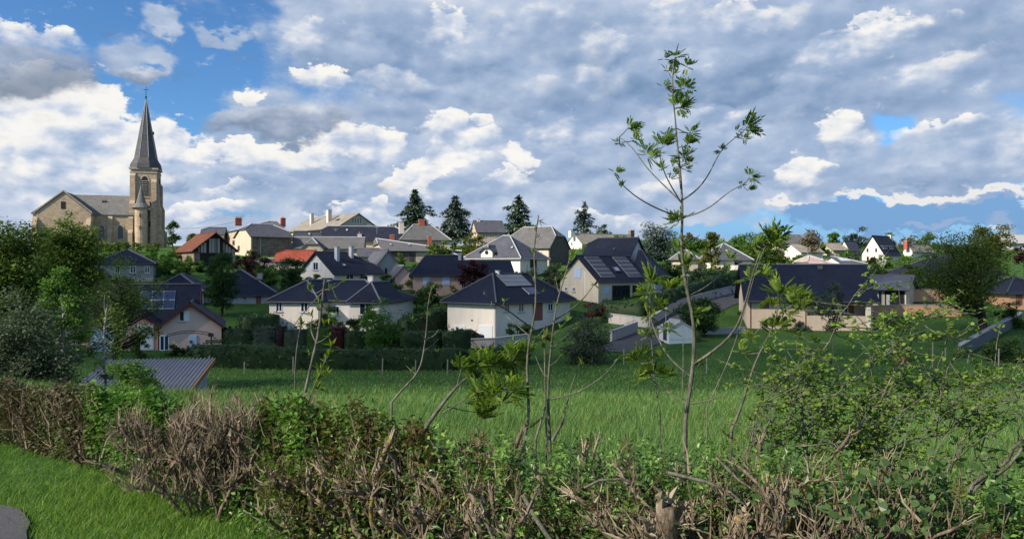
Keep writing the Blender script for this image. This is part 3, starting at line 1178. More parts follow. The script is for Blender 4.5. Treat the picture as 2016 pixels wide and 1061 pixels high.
    def winm(self, face, u0, u1, z0, z1, kind='window', frame='white_paint', shut=None, sw=None, pane='glass', sill=True, bars=1, label=None):
        t = min(0.09, (u1 - u0) * 0.12)
        a = Acc()
        if kind in ('window', 'french_window', 'glazed_door'):
            self.fbox(a, face, u0, u0 + t, z0, z1, 0.0, 0.05)
            self.fbox(a, face, u1 - t, u1, z0, z1, 0.0, 0.05)
            self.fbox(a, face, u0 + t, u1 - t, z1 - t, z1, 0.0, 0.05)
            self.fbox(a, face, u0 + t, u1 - t, z0, z0 + t, 0.0, 0.05)
            for i in range(bars):
                m = u0 + (u1 - u0) * (i + 1) / (bars + 1)
                self.fbox(a, face, m - t * .5, m + t * .5, z0 + t, z1 - t, 0.0, 0.045)
            o = a.make(kind, frame, self.root)
            b = Acc()
            self.fbox(b, face, u0 + t * .5, u1 - t * .5, z0 + t * .5, z1 - t * .5, 0.0, 0.02)
            b.make('pane', pane, o)
            if sill and kind == 'window':
                s = Acc()
                self.fbox(s, face, u0 - .08, u1 + .08, z0 - .10, z0 - .003, 0.0, 0.12)
                s.make('sill', 'concrete', o)
        elif kind in ('shutter', 'door', 'garage_door'):
            self.fbox(a, face, u0, u1, z0, z1, 0.0, 0.05)
            if kind == 'garage_door':
                n = 5
                for i in range(n):
                    zz = z0 + (z1 - z0) * i / n
                    self.fbox(a, face, u0 + .02, u1 - .02, zz + .03, zz + (z1 - z0) / n - .03, 0.05, 0.07)
            else:
                n = 2 if kind == 'shutter' else 1
                for i in range(n):
                    w = (u1 - u0) / n
                    self.fbox(a, face, u0 + w * i + .05, u0 + w * (i + 1) - .05, z0 + .08, z1 - .08, 0.05, 0.07)
            o = a.make(kind, frame, self.root)
        else:
            self.fbox(a, face, u0, u1, z0, z1, 0.0, 0.03)
            o = a.make(kind, frame, self.root)
        if label:
            o['label'] = label
        if shut:
            w = sw or (u1 - u0) * 0.5
            for a0, a1 in ((u0 - w - .02, u0 - .02), (u1 + .02, u1 + w + .02)):
                s = Acc()
                self.fbox(s, face, a0, a1, z0, z1, 0.0, 0.06)
                n = 4
                for i in range(n):
                    zz = z0 + (z1 - z0) * i / n
                    self.fbox(s, face, a0 + .05, a1 - .05, zz + .04, zz + (z1 - z0) / n - .04, 0.06, 0.075)
                s.make('shutter', shut, self.root)
        return o

    def chimney(self, px, top_py, wpx, frac=0.5, mat='chimney_cream', depth=0.6, pots=0, cap='concrete', drop=1.2, x=None):
        """stack on the roof; frac says where across the span"""
        Ls, W = self.dims()
        k = (px - 1008) / K
        if self.ridge == 'x':
            y = frac * W
            bx, by = self.B[0] + self.ua[0] * y, self.B[1] + self.ua[1] * y
            s = (k * by - bx) / (self.uc[0] - k * self.uc[1])
            lx, ly = s, y
        else:
            x_ = frac * W
            bx, by = self.B[0] + self.uc[0] * x_, self.B[1] + self.uc[1] * x_
            s = (k * by - bx) / (self.ua[0] - k * self.ua[1])
            lx, ly = x_, s
        dd = self.depth(lx, ly)
        w = wpx * dd / K
        zt = EYE + (530.5 - top_py) / K * dd - self.B[2]
        zb = self.rz(lx, ly) - drop
        a = Acc()
        a.box(lx - w / 2, lx + w / 2, ly - depth / 2, ly + depth / 2, zb, zt)
        o = a.make('chimney', mat, self.roof)
        b = Acc()
        b.box(lx - w / 2 - .06, lx + w / 2 + .06, ly - depth / 2 - .06, ly + depth / 2 + .06, zt + .002, zt + .10)
        b.make('chimney_cap', cap, o)
        for i in range(pots):
            g = Acc()
            cx = lx + (i - (pots - 1) / 2) * w / max(1, pots) * 0.9
            g.tube([(cx, ly, zt + .1), (cx, ly, zt + .5)], [0.13, 0.10], 8)
            g.make('chimney_pot', 'clay', o)
        return o

    def aerial(self, px, top_py, frac=.5):
        """television aerial on the ridge"""
        Ls, W = self.dims()
        k = (px - 1008) / K
        u, v = (self.uc, self.ua) if self.ridge == 'x' else (self.ua, self.uc)
        w = frac * W
        bx, by = self.B[0] + v[0] * w, self.B[1] + v[1] * w
        s = (k * by - bx) / (u[0] - k * u[1])
        x, y, _ = self.L(s, w, 0)
        zt = EYE + (530.5 - top_py) / K * self.depth(x, y) - self.B[2]
        a = Acc()
        a.tube([(x, y, self.rz(x, y) - .3), (x, y, zt)], .035, 5)
        for i, l_ in enumerate((.7, .55, .4)):
            a.tube([(x - l_, y, zt - .15 - .22 * i), (x + l_, y, zt - .15 - .22 * i)], .02, 4)
        a.make('aerial', 'steel', self.roof)

    def on_roof(self, s0, s1, t0, t1, near=True):
        """corner function on the slope that faces wall C (ridge x) or wall A (ridge y); t from eave to ridge"""
        Ls, W = self.dims()
        k = self.rise / (W / 2)

        def P(s, t, lift):
            w = t * W / 2 if near else W - t * W / 2
            n = np.array(self.L(0, (-k if near else k), 1.0))
            n /= np.linalg.norm(n)
            return np.array(self.L(s * Ls, w, self.hw + t * self.rise)) + n * lift
        return P

    def panels(self, s0, s1, t0, t1, ns, nt, mat='pv_brown', name='solar_panel', near=True, gap=0.012, lift=0.10, frame='steel'):
        P = self.on_roof(s0, s1, t0, t1, near)
        Ls, W = self.dims()
        gs = gap * (s1 - s0)
        gt = gap * (t1 - t0) * 2
        for i in range(ns):
            for j in range(nt):
                a0, a1 = s0 + (s1 - s0) * i / ns + gs, s0 + (s1 - s0) * (i + 1) / ns - gs
                b0, b1 = t0 + (t1 - t0) * j / nt + gt, t0 + (t1 - t0) * (j + 1) / nt - gt
                q = [P(a0, b0, lift), P(a1, b0, lift), P(a1, b1, lift), P(a0, b1, lift)]
                nrm = P(a0, b0, 0.05) - P(a0, b0, 0.0)
                a = Acc()
                a.prism(q, -nrm)
                a.make(name, mat, self.roof)
        if frame:
            a = Acc()
            q = [P(s0, t0, lift - .035), P(s1, t0, lift - .035), P(s1, t1, lift - .035), P(s0, t1, lift - .035)]
            a.prism(q, -(P(s0, t0, .06) - P(s0, t0, 0)))
            a.make(name + '_frame', frame, self.roof)

    def skylight(self, s0, s1, t0, t1, near=True, pane='sky_glass'):
        P = self.on_roof(s0, s1, t0, t1, near)
        a = Acc()
        q = [P(s0, t0, .16), P(s1, t0, .16), P(s1, t1, .16), P(s0, t1, .16)]
        a.prism(q, -(P(s0, t0, .2) - P(s0, t0, 0)))
        o = a.make('skylight', 'ridge_dark', self.roof)
        ms, mt = (s1 - s0) * .14, (t1 - t0) * .14
        b = Acc()
        q = [P(s0 + ms, t0 + mt, .175), P(s1 - ms, t0 + mt, .175), P(s1 - ms, t1 - mt, .175), P(s0 + ms, t1 - mt, .175)]
        b.prism(q, -(P(s0, t0, .01) - P(s0, t0, 0)))
        b.make('pane', pane, o)

    def wing(self, x0, x1, y0, y1, hw, rise, ridge='x', f0=1.0, f1=1.0, wall='cream', roof='slate_navy', over=0.35, end=0.25, cap='ridge_dark', found=3.0, hipk=1.0, endwalls=None, fascia=None, gutter='gutter'):
        """a second volume of the same house, in this house's local frame"""
        w = House.__new__(House)
        w.th, w.uc, w.ua = self.th, self.uc, self.ua
        w.B = self.B + np.array([self.uc[0] * x0 + self.ua[0] * y0, self.uc[1] * x0 + self.ua[1] * y0, 0])
        w.a, w.c, w.hw, w.rise, w.ridge = y1 - y0, x1 - x0, hw, rise, ridge
        w.over, w.end, w.f0, w.f1 = over, end, f0, f1
        holder = thing('wing', None, None)
        holder.parent = self.root
        holder.location = (x0, y0, 0)
        w.root = holder
        w.walls(wall, found, endwalls)
        w.roofs(roof, cap, hipk, gutter, fascia)
        # the wing's pieces hang directly on the house (thing > part > sub-part)
        for ch in list(holder.children):
            ch.parent = self.root
            ch.location = (x0, y0, 0)
        w.root = _Shift(self.root, (x0, y0, 0))
        bpy.data.objects.remove(holder)
        return w


class _Shift:
    """parent for pieces of a wing: the house itself, with the wing's offset"""

    def __init__(self, root, off):
        self.root, self.off = root, off


_make0 = Acc.make


def _make(self, name, mat, parent=None, smooth=False, loc=None, attr=False):
    if isinstance(parent, _Shift):
        o = _make0(self, name, mat, parent.root, smooth, loc, attr)
        o.location = parent.off
        return o
    return _make0(self, name, mat, parent, smooth, loc, attr)


Acc.make = _make


# ================================================================== the buildings
def arch_poly(cx, z0, w, h, n=7):
    """pointed-arch outline in (u, z)"""
    pts = [(cx - w / 2, z0), (cx + w / 2, z0)]
    hs = h * 0.62
    for i in range(n + 1):
        a = i / n
        pts.append((cx + w / 2 * math.cos(a * PI / 2) ** 0.8, z0 + hs + (h - hs) * math.sin(a * PI / 2)))
    for i in range(n - 1, -1, -1):
        a = i / n
        pts.append((cx - w / 2 * math.cos(a * PI / 2) ** 0.8, z0 + hs + (h - hs) * math.sin(a * PI / 2)))
    return pts


def build_church():
    s = 190.0 / K
    p = at(257, 490, 190)
    root = thing('church', 'stone church with tall pointed slate spire on the hilltop', 'church', p, math.radians(15))
    T = 5.9
    # nave, apse end and transept
    def block(x0, x1, y0, y1, hw, rise, ridge, f0, f1, wname, rname):
        h = House.__new__(House)
        h.th, h.uc, h.ua = 0, (1, 0), (0, 1)
        h.B = np.array([x0, y0, 0.0])
        h.a, h.c, h.hw, h.rise, h.ridge = y1 - y0, x1 - x0, hw, rise, ridge
        h.over, h.end, h.f0, h.f1 = 0.3, 0.12, f0, f1
        h.root = _Shift(root, (x0, y0, 0))
        h.walls('church_stone', 4.0, None)
        h.roofs('church_slate', 'ridge_pale', 0.8, None, None)
        return h
    block(-20.8, 2.2, -1.7, 8.2, 8.5, 4.7, 'x', 0.0, 1.0, 'nave_wall', 'nave_roof')
    tr = block(-19.2, -7.6, -5.0, 3.3, 8.3, 4.9, 'y', 1.0, 1.0, 'transept_wall', 'transept_roof')
    # gable coping and little window
    a = Acc()
    W = 11.6
    for sg in (-1, 1):
        x0, x1 = -13.4 + sg * (W / 2 + .25), -13.4
        a.prism([(x0, -5.25, 8.25), (x1, -5.25, 13.3), (x1, -5.25, 13.62), (x0, -5.25, 8.57)], (0, 0.5, 0))
    a.make('gable_coping', 'pale_stone', root)
    a = Acc()
    a.box(-13.95, -13.05, -5.08, -4.9, 9.2, 10.9)
    a.make('window', 'shade_black', root)
    # nave windows and buttresses
    for cx in (-6.0, -1.9):
        a = Acc()
        poly = arch_poly(cx, 2.2, 1.7, 3.8)
        a.prism([(u, -1.78, z) for u, z in poly], (0, 0.12, 0))
        o = a.make('window_surround', 'pale_stone', root)
        b = Acc()
        poly = arch_poly(cx, 2.4, 1.15, 3.2)
        b.prism([(u, -1.82, z) for u, z in poly], (0, 0.1, 0))
        b.make('window_pane', 'glass', o)
    for cx in (-4.1, 0.45):
        a = Acc()
        a.prism([(cx - .5, -2.9, -4), (cx - .5, -1.7, -4), (cx - .5, -1.7, 8.0), (cx - .5, -2.2, 7.4), (cx - .5, -2.2, 4.6), (cx - .5, -2.9, 3.8)], (1.0, 0, 0))
        a.make('buttress', 'church_stone', root)
    for cx in (-19.3, -8.0):
        a = Acc()
        a.prism([(cx - .5, -6.0, -4), (cx - .5, -5.0, -4), (cx - .5, -5.0, 7.2), (cx - .5, -6.0, 5.4)], (1.0, 0, 0))
        a.make('buttress', 'church_stone', root)
    # tower
    zt = 19.6
    a = Acc()
    a.box(0, T, 0, T, -4, zt)
    tower = a.make('tower', 'church_stone', root)
    for z in (8.2, 12.6, 18.7):
        b = Acc()
        b.box(-.14, T + .14, -.14, T + .14, z, z + .28)
        b.make('string_course', 'pale_stone', tower)
    b = Acc()
    b.box(-.35, T + .35, -.35, T + .35, zt, zt + .4)
    b.make('cornice', 'pale_stone', tower)
    # corner buttresses stepping back
    for x0, x1, zs in ((-0.05, 1.15, (11.0, 18.0)), (T - 1.15, T + 0.05, (9.6, 16.5))):
        b = Acc()
        y1, y2 = -1.5, -.6
        b.prism([(x0, y1, -4), (x0, 0.05, -4), (x0, 0.05, zs[1] + .8), (x0, y2, zs[1]), (x0, y2, zs[0] + .9), (x0, y1, zs[0])], (x1 - x0, 0, 0))
        b.make('buttress', 'church_stone', tower)
    for y0, y1 in ((0.0, 1.1), (T - 1.1, T)):
        b = Acc()
        b.prism([(T - .05, y0, -4), (T + 1.5, y0, -4), (T + 1.5, y0, 4.0), (T + .95, y0, 5.0), (T + .95, y0, 10.0), (T + .5, y0, 11.0), (T + .5, y0, 16.0), (T - .05, y0, 16.8)], (0, y1 - y0, 0))
        b.make('buttress', 'church_stone', tower)
    b = Acc()
    b.prism([(T - 1.3, -1.6, 9.4), (T - .0, -1.6, 9.4), (T - .65, -1.6, 11.6)], (0, 0.5, 0))
    b.make('gablet', 'pale_stone', tower)
    # belfry openings with louvre slats, front and right
    for face in (0, 1):
        def q(u, o, z):
            return (u, -o, z) if face == 0 else (T + o, u, z)
        cx = T / 2 + .25
        b = Acc()
        poly = arch_poly(cx, 13.2, 2.3, 5.0)
        b.prism([q(u, 0.10, z) for u, z in poly], q(0, -.15, 0) if face == 0 else (-.15, 0, 0))
        fr = b.make('belfry_surround', 'pale_stone', tower)
        b = Acc()
        poly = arch_poly(cx, 13.4, 1.6, 4.5)
        b.prism([q(u, 0.14, z) for u, z in poly], q(0, -.1, 0) if face == 0 else (-.1, 0, 0))
        op = b.make('belfry_opening', 'shade_black', tower)  # flat dark panel painted for the shade behind the louvres
        for i in range(7):
            z = 13.6 + i * 0.5
            c = Acc()
            c.prism([q(cx - .72, .17, z + .2), q(cx + .72, .17, z + .2), q(cx + .72, .40, z - .05), q(cx - .72, .40, z - .05)], (0, 0, 0.07))
            c.make('louvre_slat', 'church_slate', op)
    for z, x in ((5.5, 4.2), (10.4, 4.3)):
        b = Acc()
        b.box(x, x + .35, -.06, .05, z, z + 1.3)
        b.make('slit_window', 'shade_black', tower)
    # spire: broached octagon with flared skirt
    z0 = zt + .4
    c = T / 2
    rings = []
    oct_ = [(math.cos(PI / 8 + i * PI / 4), math.sin(PI / 8 + i * PI / 4)) for i in range(8)]
    sq = []
    h = T / 2 + .55
    for x, y in oct_:
        m = max(abs(x), abs(y))
        sq.append((x / m * h, y / m * h))
    prof = [(z0, None, 1.0), (z0 + 1.1, None, 0.55), (z0 + 2.6, 2.72, 0), (z0 + 17.2, 0.16, 0)]
    V = []
    for z, r, sqk in prof:
        for i in range(8):
            if r is None:
                k = 3.35
                x = sq[i][0] * sqk + oct_[i][0] * k * (1 - sqk)
                y = sq[i][1] * sqk + oct_[i][1] * k * (1 - sqk)
            else:
                x, y = oct_[i][0] * r, oct_[i][1] * r
            V.append((c + x, c + y, z))
    F = []
    for lv in range(3):
        for i in range(8):
            F.append((lv * 8 + i, lv * 8 + (i + 1) % 8, (lv + 1) * 8 + (i + 1) % 8, (lv + 1) * 8 + i))
    a = Acc()
    a.add(V, [np.array(F), np.array([[24 + i for i in range(8)]]), np.array([[7 - i for i in range(8)]])])
    spire = a.make('spire', 'spire_slate', root)
    for i in range(8):
        b = Acc()
        b.tube([V[16 + i], V[24 + i]], 0.07, 5)
        b.make('hip_rib', 'ridge_pale', spire)
    b = Acc()
    zt2 = z0 + 17.2
    b.tube([(c, c, zt2 - .2), (c, c, zt2 + 3.9)], [0.12, 0.03], 6)
    b.tube([(c, c, zt2 + .5), (c, c, zt2 + .8), (c, c, zt2 + 1.0)], [0.1, 0.28, 0.1], 8)
    b.box(c - .55, c + .55, c - .04, c + .04, zt2 + 2.6, zt2 + 2.72)
    b.make('finial_cross', 'black_metal', spire)
    b = Acc()
    b.tube([(c + 1.2, c - 1.2, z0 + 8.8), (c + 2.0, c - 1.9, z0 + 8.8)], 0.05, 5)
    b.box(c + 1.75, c + 2.2, c - 2.1, c - 1.7, z0 + 8.4, z0 + 9.1)
    b.make('roof_lantern', 'black_metal', spire)
    # stair turret
    tx, ty, tr_ = 2.75, -2.0, 1.45
    a = Acc()
    a.tube([(tx, ty, -4), (tx, ty, 10.0)], tr_, 16)
    tur = a.make('stair_turret', 'church_stone', root)
    b = Acc()
    b.tube([(tx, ty, 9.9), (tx, ty, 10.3), (tx, ty, 11.2), (tx, ty, 15.6)], [tr_ + .75, tr_ + .45, tr_ - .35, 0.03], 14)
    b.make('turret_roof', 'church_slate', tur)
    for z in (4.6, 7.6):
        b = Acc()
        b.box(tx - .12, tx + .12, ty - tr_ - .05, ty - tr_ + .2, z, z + .9)
        b.make('slit_window', 'shade_black', tur)
    b = Acc()
    for dx in (-.6, .0):
        b.box(-6.0 + dx, -5.8 + dx, 1.2, 1.6, 10.7 + 0.3, 11.6 + .3)
    b.make('roof_vent', 'dark_wood', root)


build_church()

# ---- left side, behind the trees
h = House('mansard_house', 'house with tall navy roof and two dormers behind the left trees', (78, 602), 84, 20, Cpx=205, a=9, eave=561, rpy=501, f0=0.0, f1=0.0, hipk=.5, wall='cream', roof='slate_navy', cap='ridge_mid')
for x0, x1 in ((84, 100), (150, 170)):
    k = h.solve(h.uc, x0), h.solve(h.uc, x1)
    w = h.wing(k[0], k[1], 0.25, 3.4, h.hw + 1.9, 0.5, 'y', 0.0, 1.0, wall='white_wall', roof='slate_navy', found=-h.hw + .1, gutter=None)
    w.winm('C', 0.25, k[1] - k[0] - .25, h.hw + .5, h.hw + 1.7)
h.win('C', 108, 568, 120, 582)
h.win('C', 150, 570, 162, 584)
h = House('grey_house', 'beige grey house with low slate hip roof below the church', (190, 556), 108, 22, Cpx=302, a=9, eave=516, rpy=491, f0=0.0, f1=0.0, wall='grey_wall', roof='slate_navy', cap='ridge_mid')
h.win('C', 285, 524, 295, 538)
h.win('C', 256, 523, 268, 538)
h.win('C', 226, 523, 236, 538)
h.win('D', 306, 524, 312, 536)

h = House('pink_gable_house', 'pink house with twin dark-edged gables and a metal pergola', (312, 691), 67, 20, Cpx=436, a=8, eave=641, rise=1.95, ridge='y', wall='pink_wall', roof='slate_navy', fascia='brown_fascia', over=.25, end=.35)
w = h.wing(-5.6, 0.0, 0.3, 8, h.hw + .1, 1.8, 'y', wall='rose_wall', roof='slate_navy', over=.2, end=.3, fascia='brown_fascia')
w.winm('C', 0.4, 2.1, 0.1, 2.2, 'door', 'blue_white_paint')
w.winm('C', 3.9, 5.2, 0.1, 2.3, 'door', 'white_paint')
w = h.wing(-9.5, 2.9, 4.2, 11.5, h.hw + .2, 3.2, 'x', 1.0, 1.0, wall='pink_wall', roof='slate_navy', over=.3, fascia='brown_fascia')
w.panels(.60, .84, .30, .80, 3, 2, 'pv_blue', frame='ridge_pale', gap=.012)
h.win('C', 353, 612, 363, 632, 'window', bars=0)
h.win('C', 363, 612, 373, 632, 'shutter', 'white_paint')
h.win('C', 314, 660, 333, 690, 'glazed_door', 'white_paint', pane='pv_blue')
h.win('C', 372, 660, 388, 689, 'door', 'blue_white_paint')
h.win('C', 410, 656, 420, 662, 'wall_ornament', 'black_metal')
h.win('C', 311, 641, 313.5, 690, 'drainpipe', 'brown_fascia')

h = House('long_white_house', 'long low white house with slate hip roof behind the pink gables', (382, 618), 97, 14, Cpx=546, a=11, eave=578, rpy=530, f0=0.0, f1=0.0, wall='blue_grey_wall', roof='slate_navy', cap='ridge_mid')
h.win('C', 504, 583, 514, 602, 'door', 'brown_paint')
h.win('C', 478, 583, 486, 591)
h.win('C', 390, 584, 400, 603, 'door', 'brown_paint')
h.win('C', 425, 584, 436, 597)
h.skylight(.72, .80, .5, .8, pane='glass')
w = h.wing(-4.6, 1.2, -2.2, 7, h.hw + .55, 1.9, 'y', 0.0, 0.0, wall='cream', roof='slate_navy', cap='ridge_mid')
w.winm('C', 1.0, 1.7, h.hw - 1.2, h.hw - .1, 'shutter', 'orange_wood')
w.winm('C', 2.2, 3.4, h.hw - 1.2, h.hw - .1)

# ---- old farm buildings on the hill
h = House('timber_barn', 'old barn with rusty tile roof and open grey timber gable', (382, 512), 130, 37, A=349, Cpx=463, eave=489, rpy=460, ridge='y', wall='brown_stone', roof='rust_tile', cap='rust_tile', over=.5, end=.7, gutter=None, cat='barn', endwalls={0: 'shade_black'})  # gable wall coloured near-black for the shade inside the open barn
Wd = h.c
for i in range(13):
    u = Wd * (0.12 + 0.80 * i / 12)
    zt = h.hw + h.rise * (1 - abs(u - Wd / 2) / (Wd / 2)) - .45
    zb = h.hw * 0.62
    if i in (3, 8):
        continue
    a = Acc()
    h.fbox(a, 'C', u - .17, u + .15 + .04 * (i % 3), zb, max(zb + .6, min(zt, h.hw + h.rise * .62)), 0.02, 0.07)
    a.make('plank', 'silver_wood' if i % 3 else 'grey_wood', h.root)
a = Acc()
h.fbox(a, 'C', 0.0, .9, -3, h.hw * .7, 0.02, .12)
a.make('stone_pier', 'brown_stone', h.root)
a = Acc()
h.fbox(a, 'C', Wd - .6, Wd - .05, -3, h.hw, 0.02, .12)
a.make('corner_post', 'silver_wood', h.root)
a = Acc()
h.fbox(a, 'C', 0.1, Wd - .1, h.hw * .58, h.hw * .64, 0.04, .16)
a.make('tie_beam', 'dark_wood', h.root)

h = House('old_stone_farmhouse', 'slate farmhouse with two red brick chimneys behind the stone barn', (486, 500), 160, 30, A=437, Cpx=575, eave=463, rpy=435, ridge='x', f0=0.4, f1=1.0, wall='pale_stone', roof='slate_old', cap='ridge_pale')
h.chimney(469, 430, 12, .5, 'brick_red', 1.0, 3)
h.chimney(557, 430, 9, .5, 'brick_red', .9, 1)
h.win('A', 458, 474, 462, 482, 'window', 'dark_wood')
h.aerial(478, 422, .5)
h = House('small_slate_house', 'small dark slate roof peeping out left of the red chimneys', (396, 490), 175, 15, Cpx=440, a=8, eave=460, rpy=448, f0=.6, f1=1, wall='white_wall', roof='slate_grey')
h = House('stone_barn', 'brown stone barn with sunlit pale end and slate half-hip roof', (494, 506), 148, 40, A=463, Cpx=573, eave=463, rpy=442, ridge='x', f0=.55, f1=.45, wall='brown_stone', roof='slate_grey', cap='ridge_pale', cat='barn', endwalls={0: 'old_wall'})  # end wall takes a paler colour for the sun on it
h.win('A', 468, 484, 472, 493, 'door', 'dark_wood')
h.win('C', 512, 464, 513.6, 505, 'drainpipe', 'steel')

h = House('big_roof_hall', 'large pale stone-roofed building with two tall chimneys on the skyline', (663, 482), 190, 42, A=570, Cpx=745, eave=446, rpy=425, ridge='y', f0=1, f1=.6, wall='old_wall', roof='slate_stone', cap='slate_stone', gutter=None, over=.6, end=.5, cat='building')
for x in (693, 698, 703, 708):
    h.win('C', x, 429, x + 3.4, 440, 'window', 'white_paint', bars=0, sill=False)
h.win('C', 722, 440, 736, 447, 'wall_patch', 'white_wall')
h.chimney(614, 421, 6.5, .22, 'chimney_cream', .8, 0)
h.chimney(648, 414, 8, .25, 'chimney_cream', .9, 0)
h.skylight(.18, .24, .5, .62, pane='glass')
h = House('long_slate_house', 'long low house with one unbroken slate roof below the hall', (634, 492), 172, 12, Cpx=787, a=9, eave=470, rpy=446, f0=.7, f1=.8, wall='old_wall', roof='slate_dark', cap='ridge_pale')
h.chimney(708, 461, 8, .12, 'chimney_cream', .8, 1)
h.skylight(.30, .33, .6, .75)
h.aerial(661, 449, .3)
h.aerial(742, 443, .2)
h = House('white_gable_cottage', 'tiny cottage with a white triangular gable among slate roofs', (584, 486), 168, 30, A=578, Cpx=632, eave=469, rpy=456, ridge='x', f0=1, f1=1, wall='white_wall', roof='slate_grey')
h.skylight(.5, .6, .4, .8)
h = House('half_hip_cottage', 'stone cottage with half-hipped slate roof and bread-oven gable', (576, 508), 153, 8, Cpx=714, a=8, eave=487, rpy=467, f0=1.0, f1=1.0, wall='old_wall', roof='slate_old', cap='ridge_pale')
k0, k1 = h.solve(h.uc, 595), h.solve(h.uc, 638)
w = h.wing(k0, k1, -2.4, 4.5, h.hw - .3, 2.1, 'y', .45, 1, wall='pale_stone', roof='slate_old', cap='ridge_pale', gutter=None)
h.win('C', 655, 489, 661, 498)
h.win('C', 577, 488, 586, 495, 'wall_patch', 'white_wall')
h = House('wall_end_house', 'slate farmhouse with half-hip end and small brick chimneys right of the cottage', (757, 524), 146, 14, A=726, Cpx=905, eave=493, rpy=470, ridge='x', f0=.55, f1=0.0, wall='shaded_stone', roof='slate_old', cap='ridge_pale', endwalls={0: 'old_wall'})  # long wall in stone darkened for the shade on it
h.chimney(772, 463, 8, .5, 'brick_red', .8, 0)
h.chimney(846, 465, 7, .5, 'brick_red', .8, 0)
h.skylight(.12, .16, .35, .5)
h.skylight(.38, .42, .35, .5)
h.win('C', 806, 500, 814, 518, 'shutter', 'shutter_dark')
h.win('C', 819, 494, 842, 520, 'wall_patch', 'pale_stone')
h = House('red_chimney_house', 'pyramid-roofed slate house with white and red brick chimneys', (790, 492), 172, 16, Cpx=886, a=9.5, eave=470, rpy=442, f0=0.0, f1=0.0, hipk=.75, wall='old_wall', roof='slate_old', cap='ridge_pale', over=.3)
h.chimney(790, 438, 9, .35, 'chimney_cream', .9, 0)
h.chimney(830, 433, 11, .5, 'brick_red', 1.0, 0)
h.chimney(860, 447, 6, .4, 'brick_red', .8, 0)
h = House('red_roof_shed', 'low outbuilding with bright rust-red roof beside the purple tree', (541, 526), 126, 6, Cpx=614, a=7, eave=512, rpy=493, f0=.7, f1=1, wall='old_wall', roof='red_tile', cap='red_tile', cat='outbuilding')

h = House('lean_to_cottage', 'small slate lean-to roof between the half-hip cottage and farmhouse', (706, 514), 138, 10, Cpx=762, a=6, eave=503, rpy=489, f0=1, f1=.5, wall='old_wall', roof='slate_grey', cap='ridge_mid')
h = House('tucked_cottage', 'low slate roof tucked in front of the stone barn', (500, 536), 128, 14, Cpx=548, a=6, eave=523, rpy=509, f0=.6, f1=1, wall='old_wall', roof='slate_old', cap='ridge_pale')
h.win('C', 512, 526, 518, 533)
h = House('hidden_roof_house', 'grey slate roof showing between the farmhouse and villa', (866, 530), 134, 8, Cpx=918, a=7, eave=514, rpy=498, f0=.3, f1=.3, wall='cream', roof='slate_grey', cap='ridge_pale')

# ---- middle row
h = House('shuttered_house', 'cream house with white-shuttered gable window and two white chimneys', (658, 566), 110, 45, A=592, Cpx=751, eave=535, rpy=497, ridge='x', f0=1, f1=.25, wall='cream', roof='slate_dark', over=.45, end=.45)
h.win('A', 617, 516, 627, 532, 'window', 'white_paint', shut='white_paint', sw=.75)
h.win('A', 596, 549, 606, 562)
h.win('A', 634, 547, 656, 551, 'lintel_shadow', 'dark_wood')  # dark strip painted as the shadow under a lintel
h.chimney(663.5, 487, 6, .30, 'blue_grey_wall', .7, 0, drop=1.5)
h.chimney(691.5, 486, 5.5, .38, 'blue_grey_wall', .7, 0, drop=1.5)
h.skylight(.28, .34, .25, .36)
h.win('C', 680, 540, 696, 552)
h.win('C', 708, 540, 724, 552)
h = House('grey_gable_house', 'grey rendered gable wall with one slit window beside a leafy bush', (737, 552), 120, 24, Cpx=791, a=9, eave=527, rpy=493, ridge='y', wall='grey_wall', roof='slate_grey', gutter=None)
h.win('C', 758, 528, 762, 539, 'slit_window', 'shade_black')
h = House('small_pink_house', 'small pale pink gable with one dark window', (777, 566), 107, 14, Cpx=814, a=7, eave=543, rpy=523, ridge='y', wall='pink_wall', roof='slate_grey', cap='ridge_pale')
h.win('C', 803, 550, 811, 558)
h = House('rose_house', 'rose brick-coloured house with navy roof and pale blue shutters', (813, 574), 101, 5, Cpx=909, a=9, eave=538, rpy=503, f0=0.0, f1=1, hipk=.35, wall='rose_wall', roof='slate_navy')
h.win('C', 871, 545, 886, 561, 'shutter', 'blue_white_paint')
h.win('C', 833, 545, 846, 561, 'shutter', 'blue_white_paint')
h.chimney(905, 500, 6, .4, 'concrete', .7, 0)
h = House('navy_roof_annex', 'second navy roof behind the dark red tree', (906, 570), 107, 8, Cpx=1010, a=9, eave=539, rpy=514, f0=1, f1=1, wall='rose_wall', roof='slate_navy')
h.win('C', 908, 553, 917, 566)
h.win('D', 1014, 534, 1019, 545)

h = House('hip_roof_villa', 'cream villa with steep slate hip roof and round-window dormer', (1024, 556), 131, 62, A=914, Cpx=1078, eave=505, rpy=464, ridge='y', f0=0.0, f1=0.0, hipk=.9, wall='cream', roof='slate_grey', cap='ridge_pale', gutter='gutter_pale')
k0, k1 = h.solve(h.ua, 970), h.solve(h.ua, 948)
w = h.wing(-.15, 4.2, k0, k1, h.hw + 1.1, .9, 'x', .55, 1, wall='white_wall', roof='slate_grey', cap='ridge_pale', found=-h.hw + .6, gutter=None, over=.35, end=.4)
a = Acc()
m = (k1 - k0) / 2
a.tube([(-.02, m, h.hw + .75), (-.06, m, h.hw + .75)], .36, 12)
a.make('oculus', 'shade_black', w.root)
h.win('C', 1046, 511, 1054, 527, 'window', 'dark_wood', shut='shutter_dark', sw=.45)
h.win('A', 985, 513, 994, 530, 'window')
h.win('A', 935, 513, 944, 530, 'window')
h.skylight(.22, .26, .35, .45)
h = House('half_hip_stone_house', 'tall half-hipped stone house with dark shaded gable end', (1082, 538), 152, 58, A=995, Cpx=1120, eave=484, rpy=447, ridge='y', f0=.5, f1=.5, wall='tan_wall', roof='slate_old', cap='ridge_pale', endwalls={0: 'shaded_stone'})  # right gable coloured darker than the front for its shade
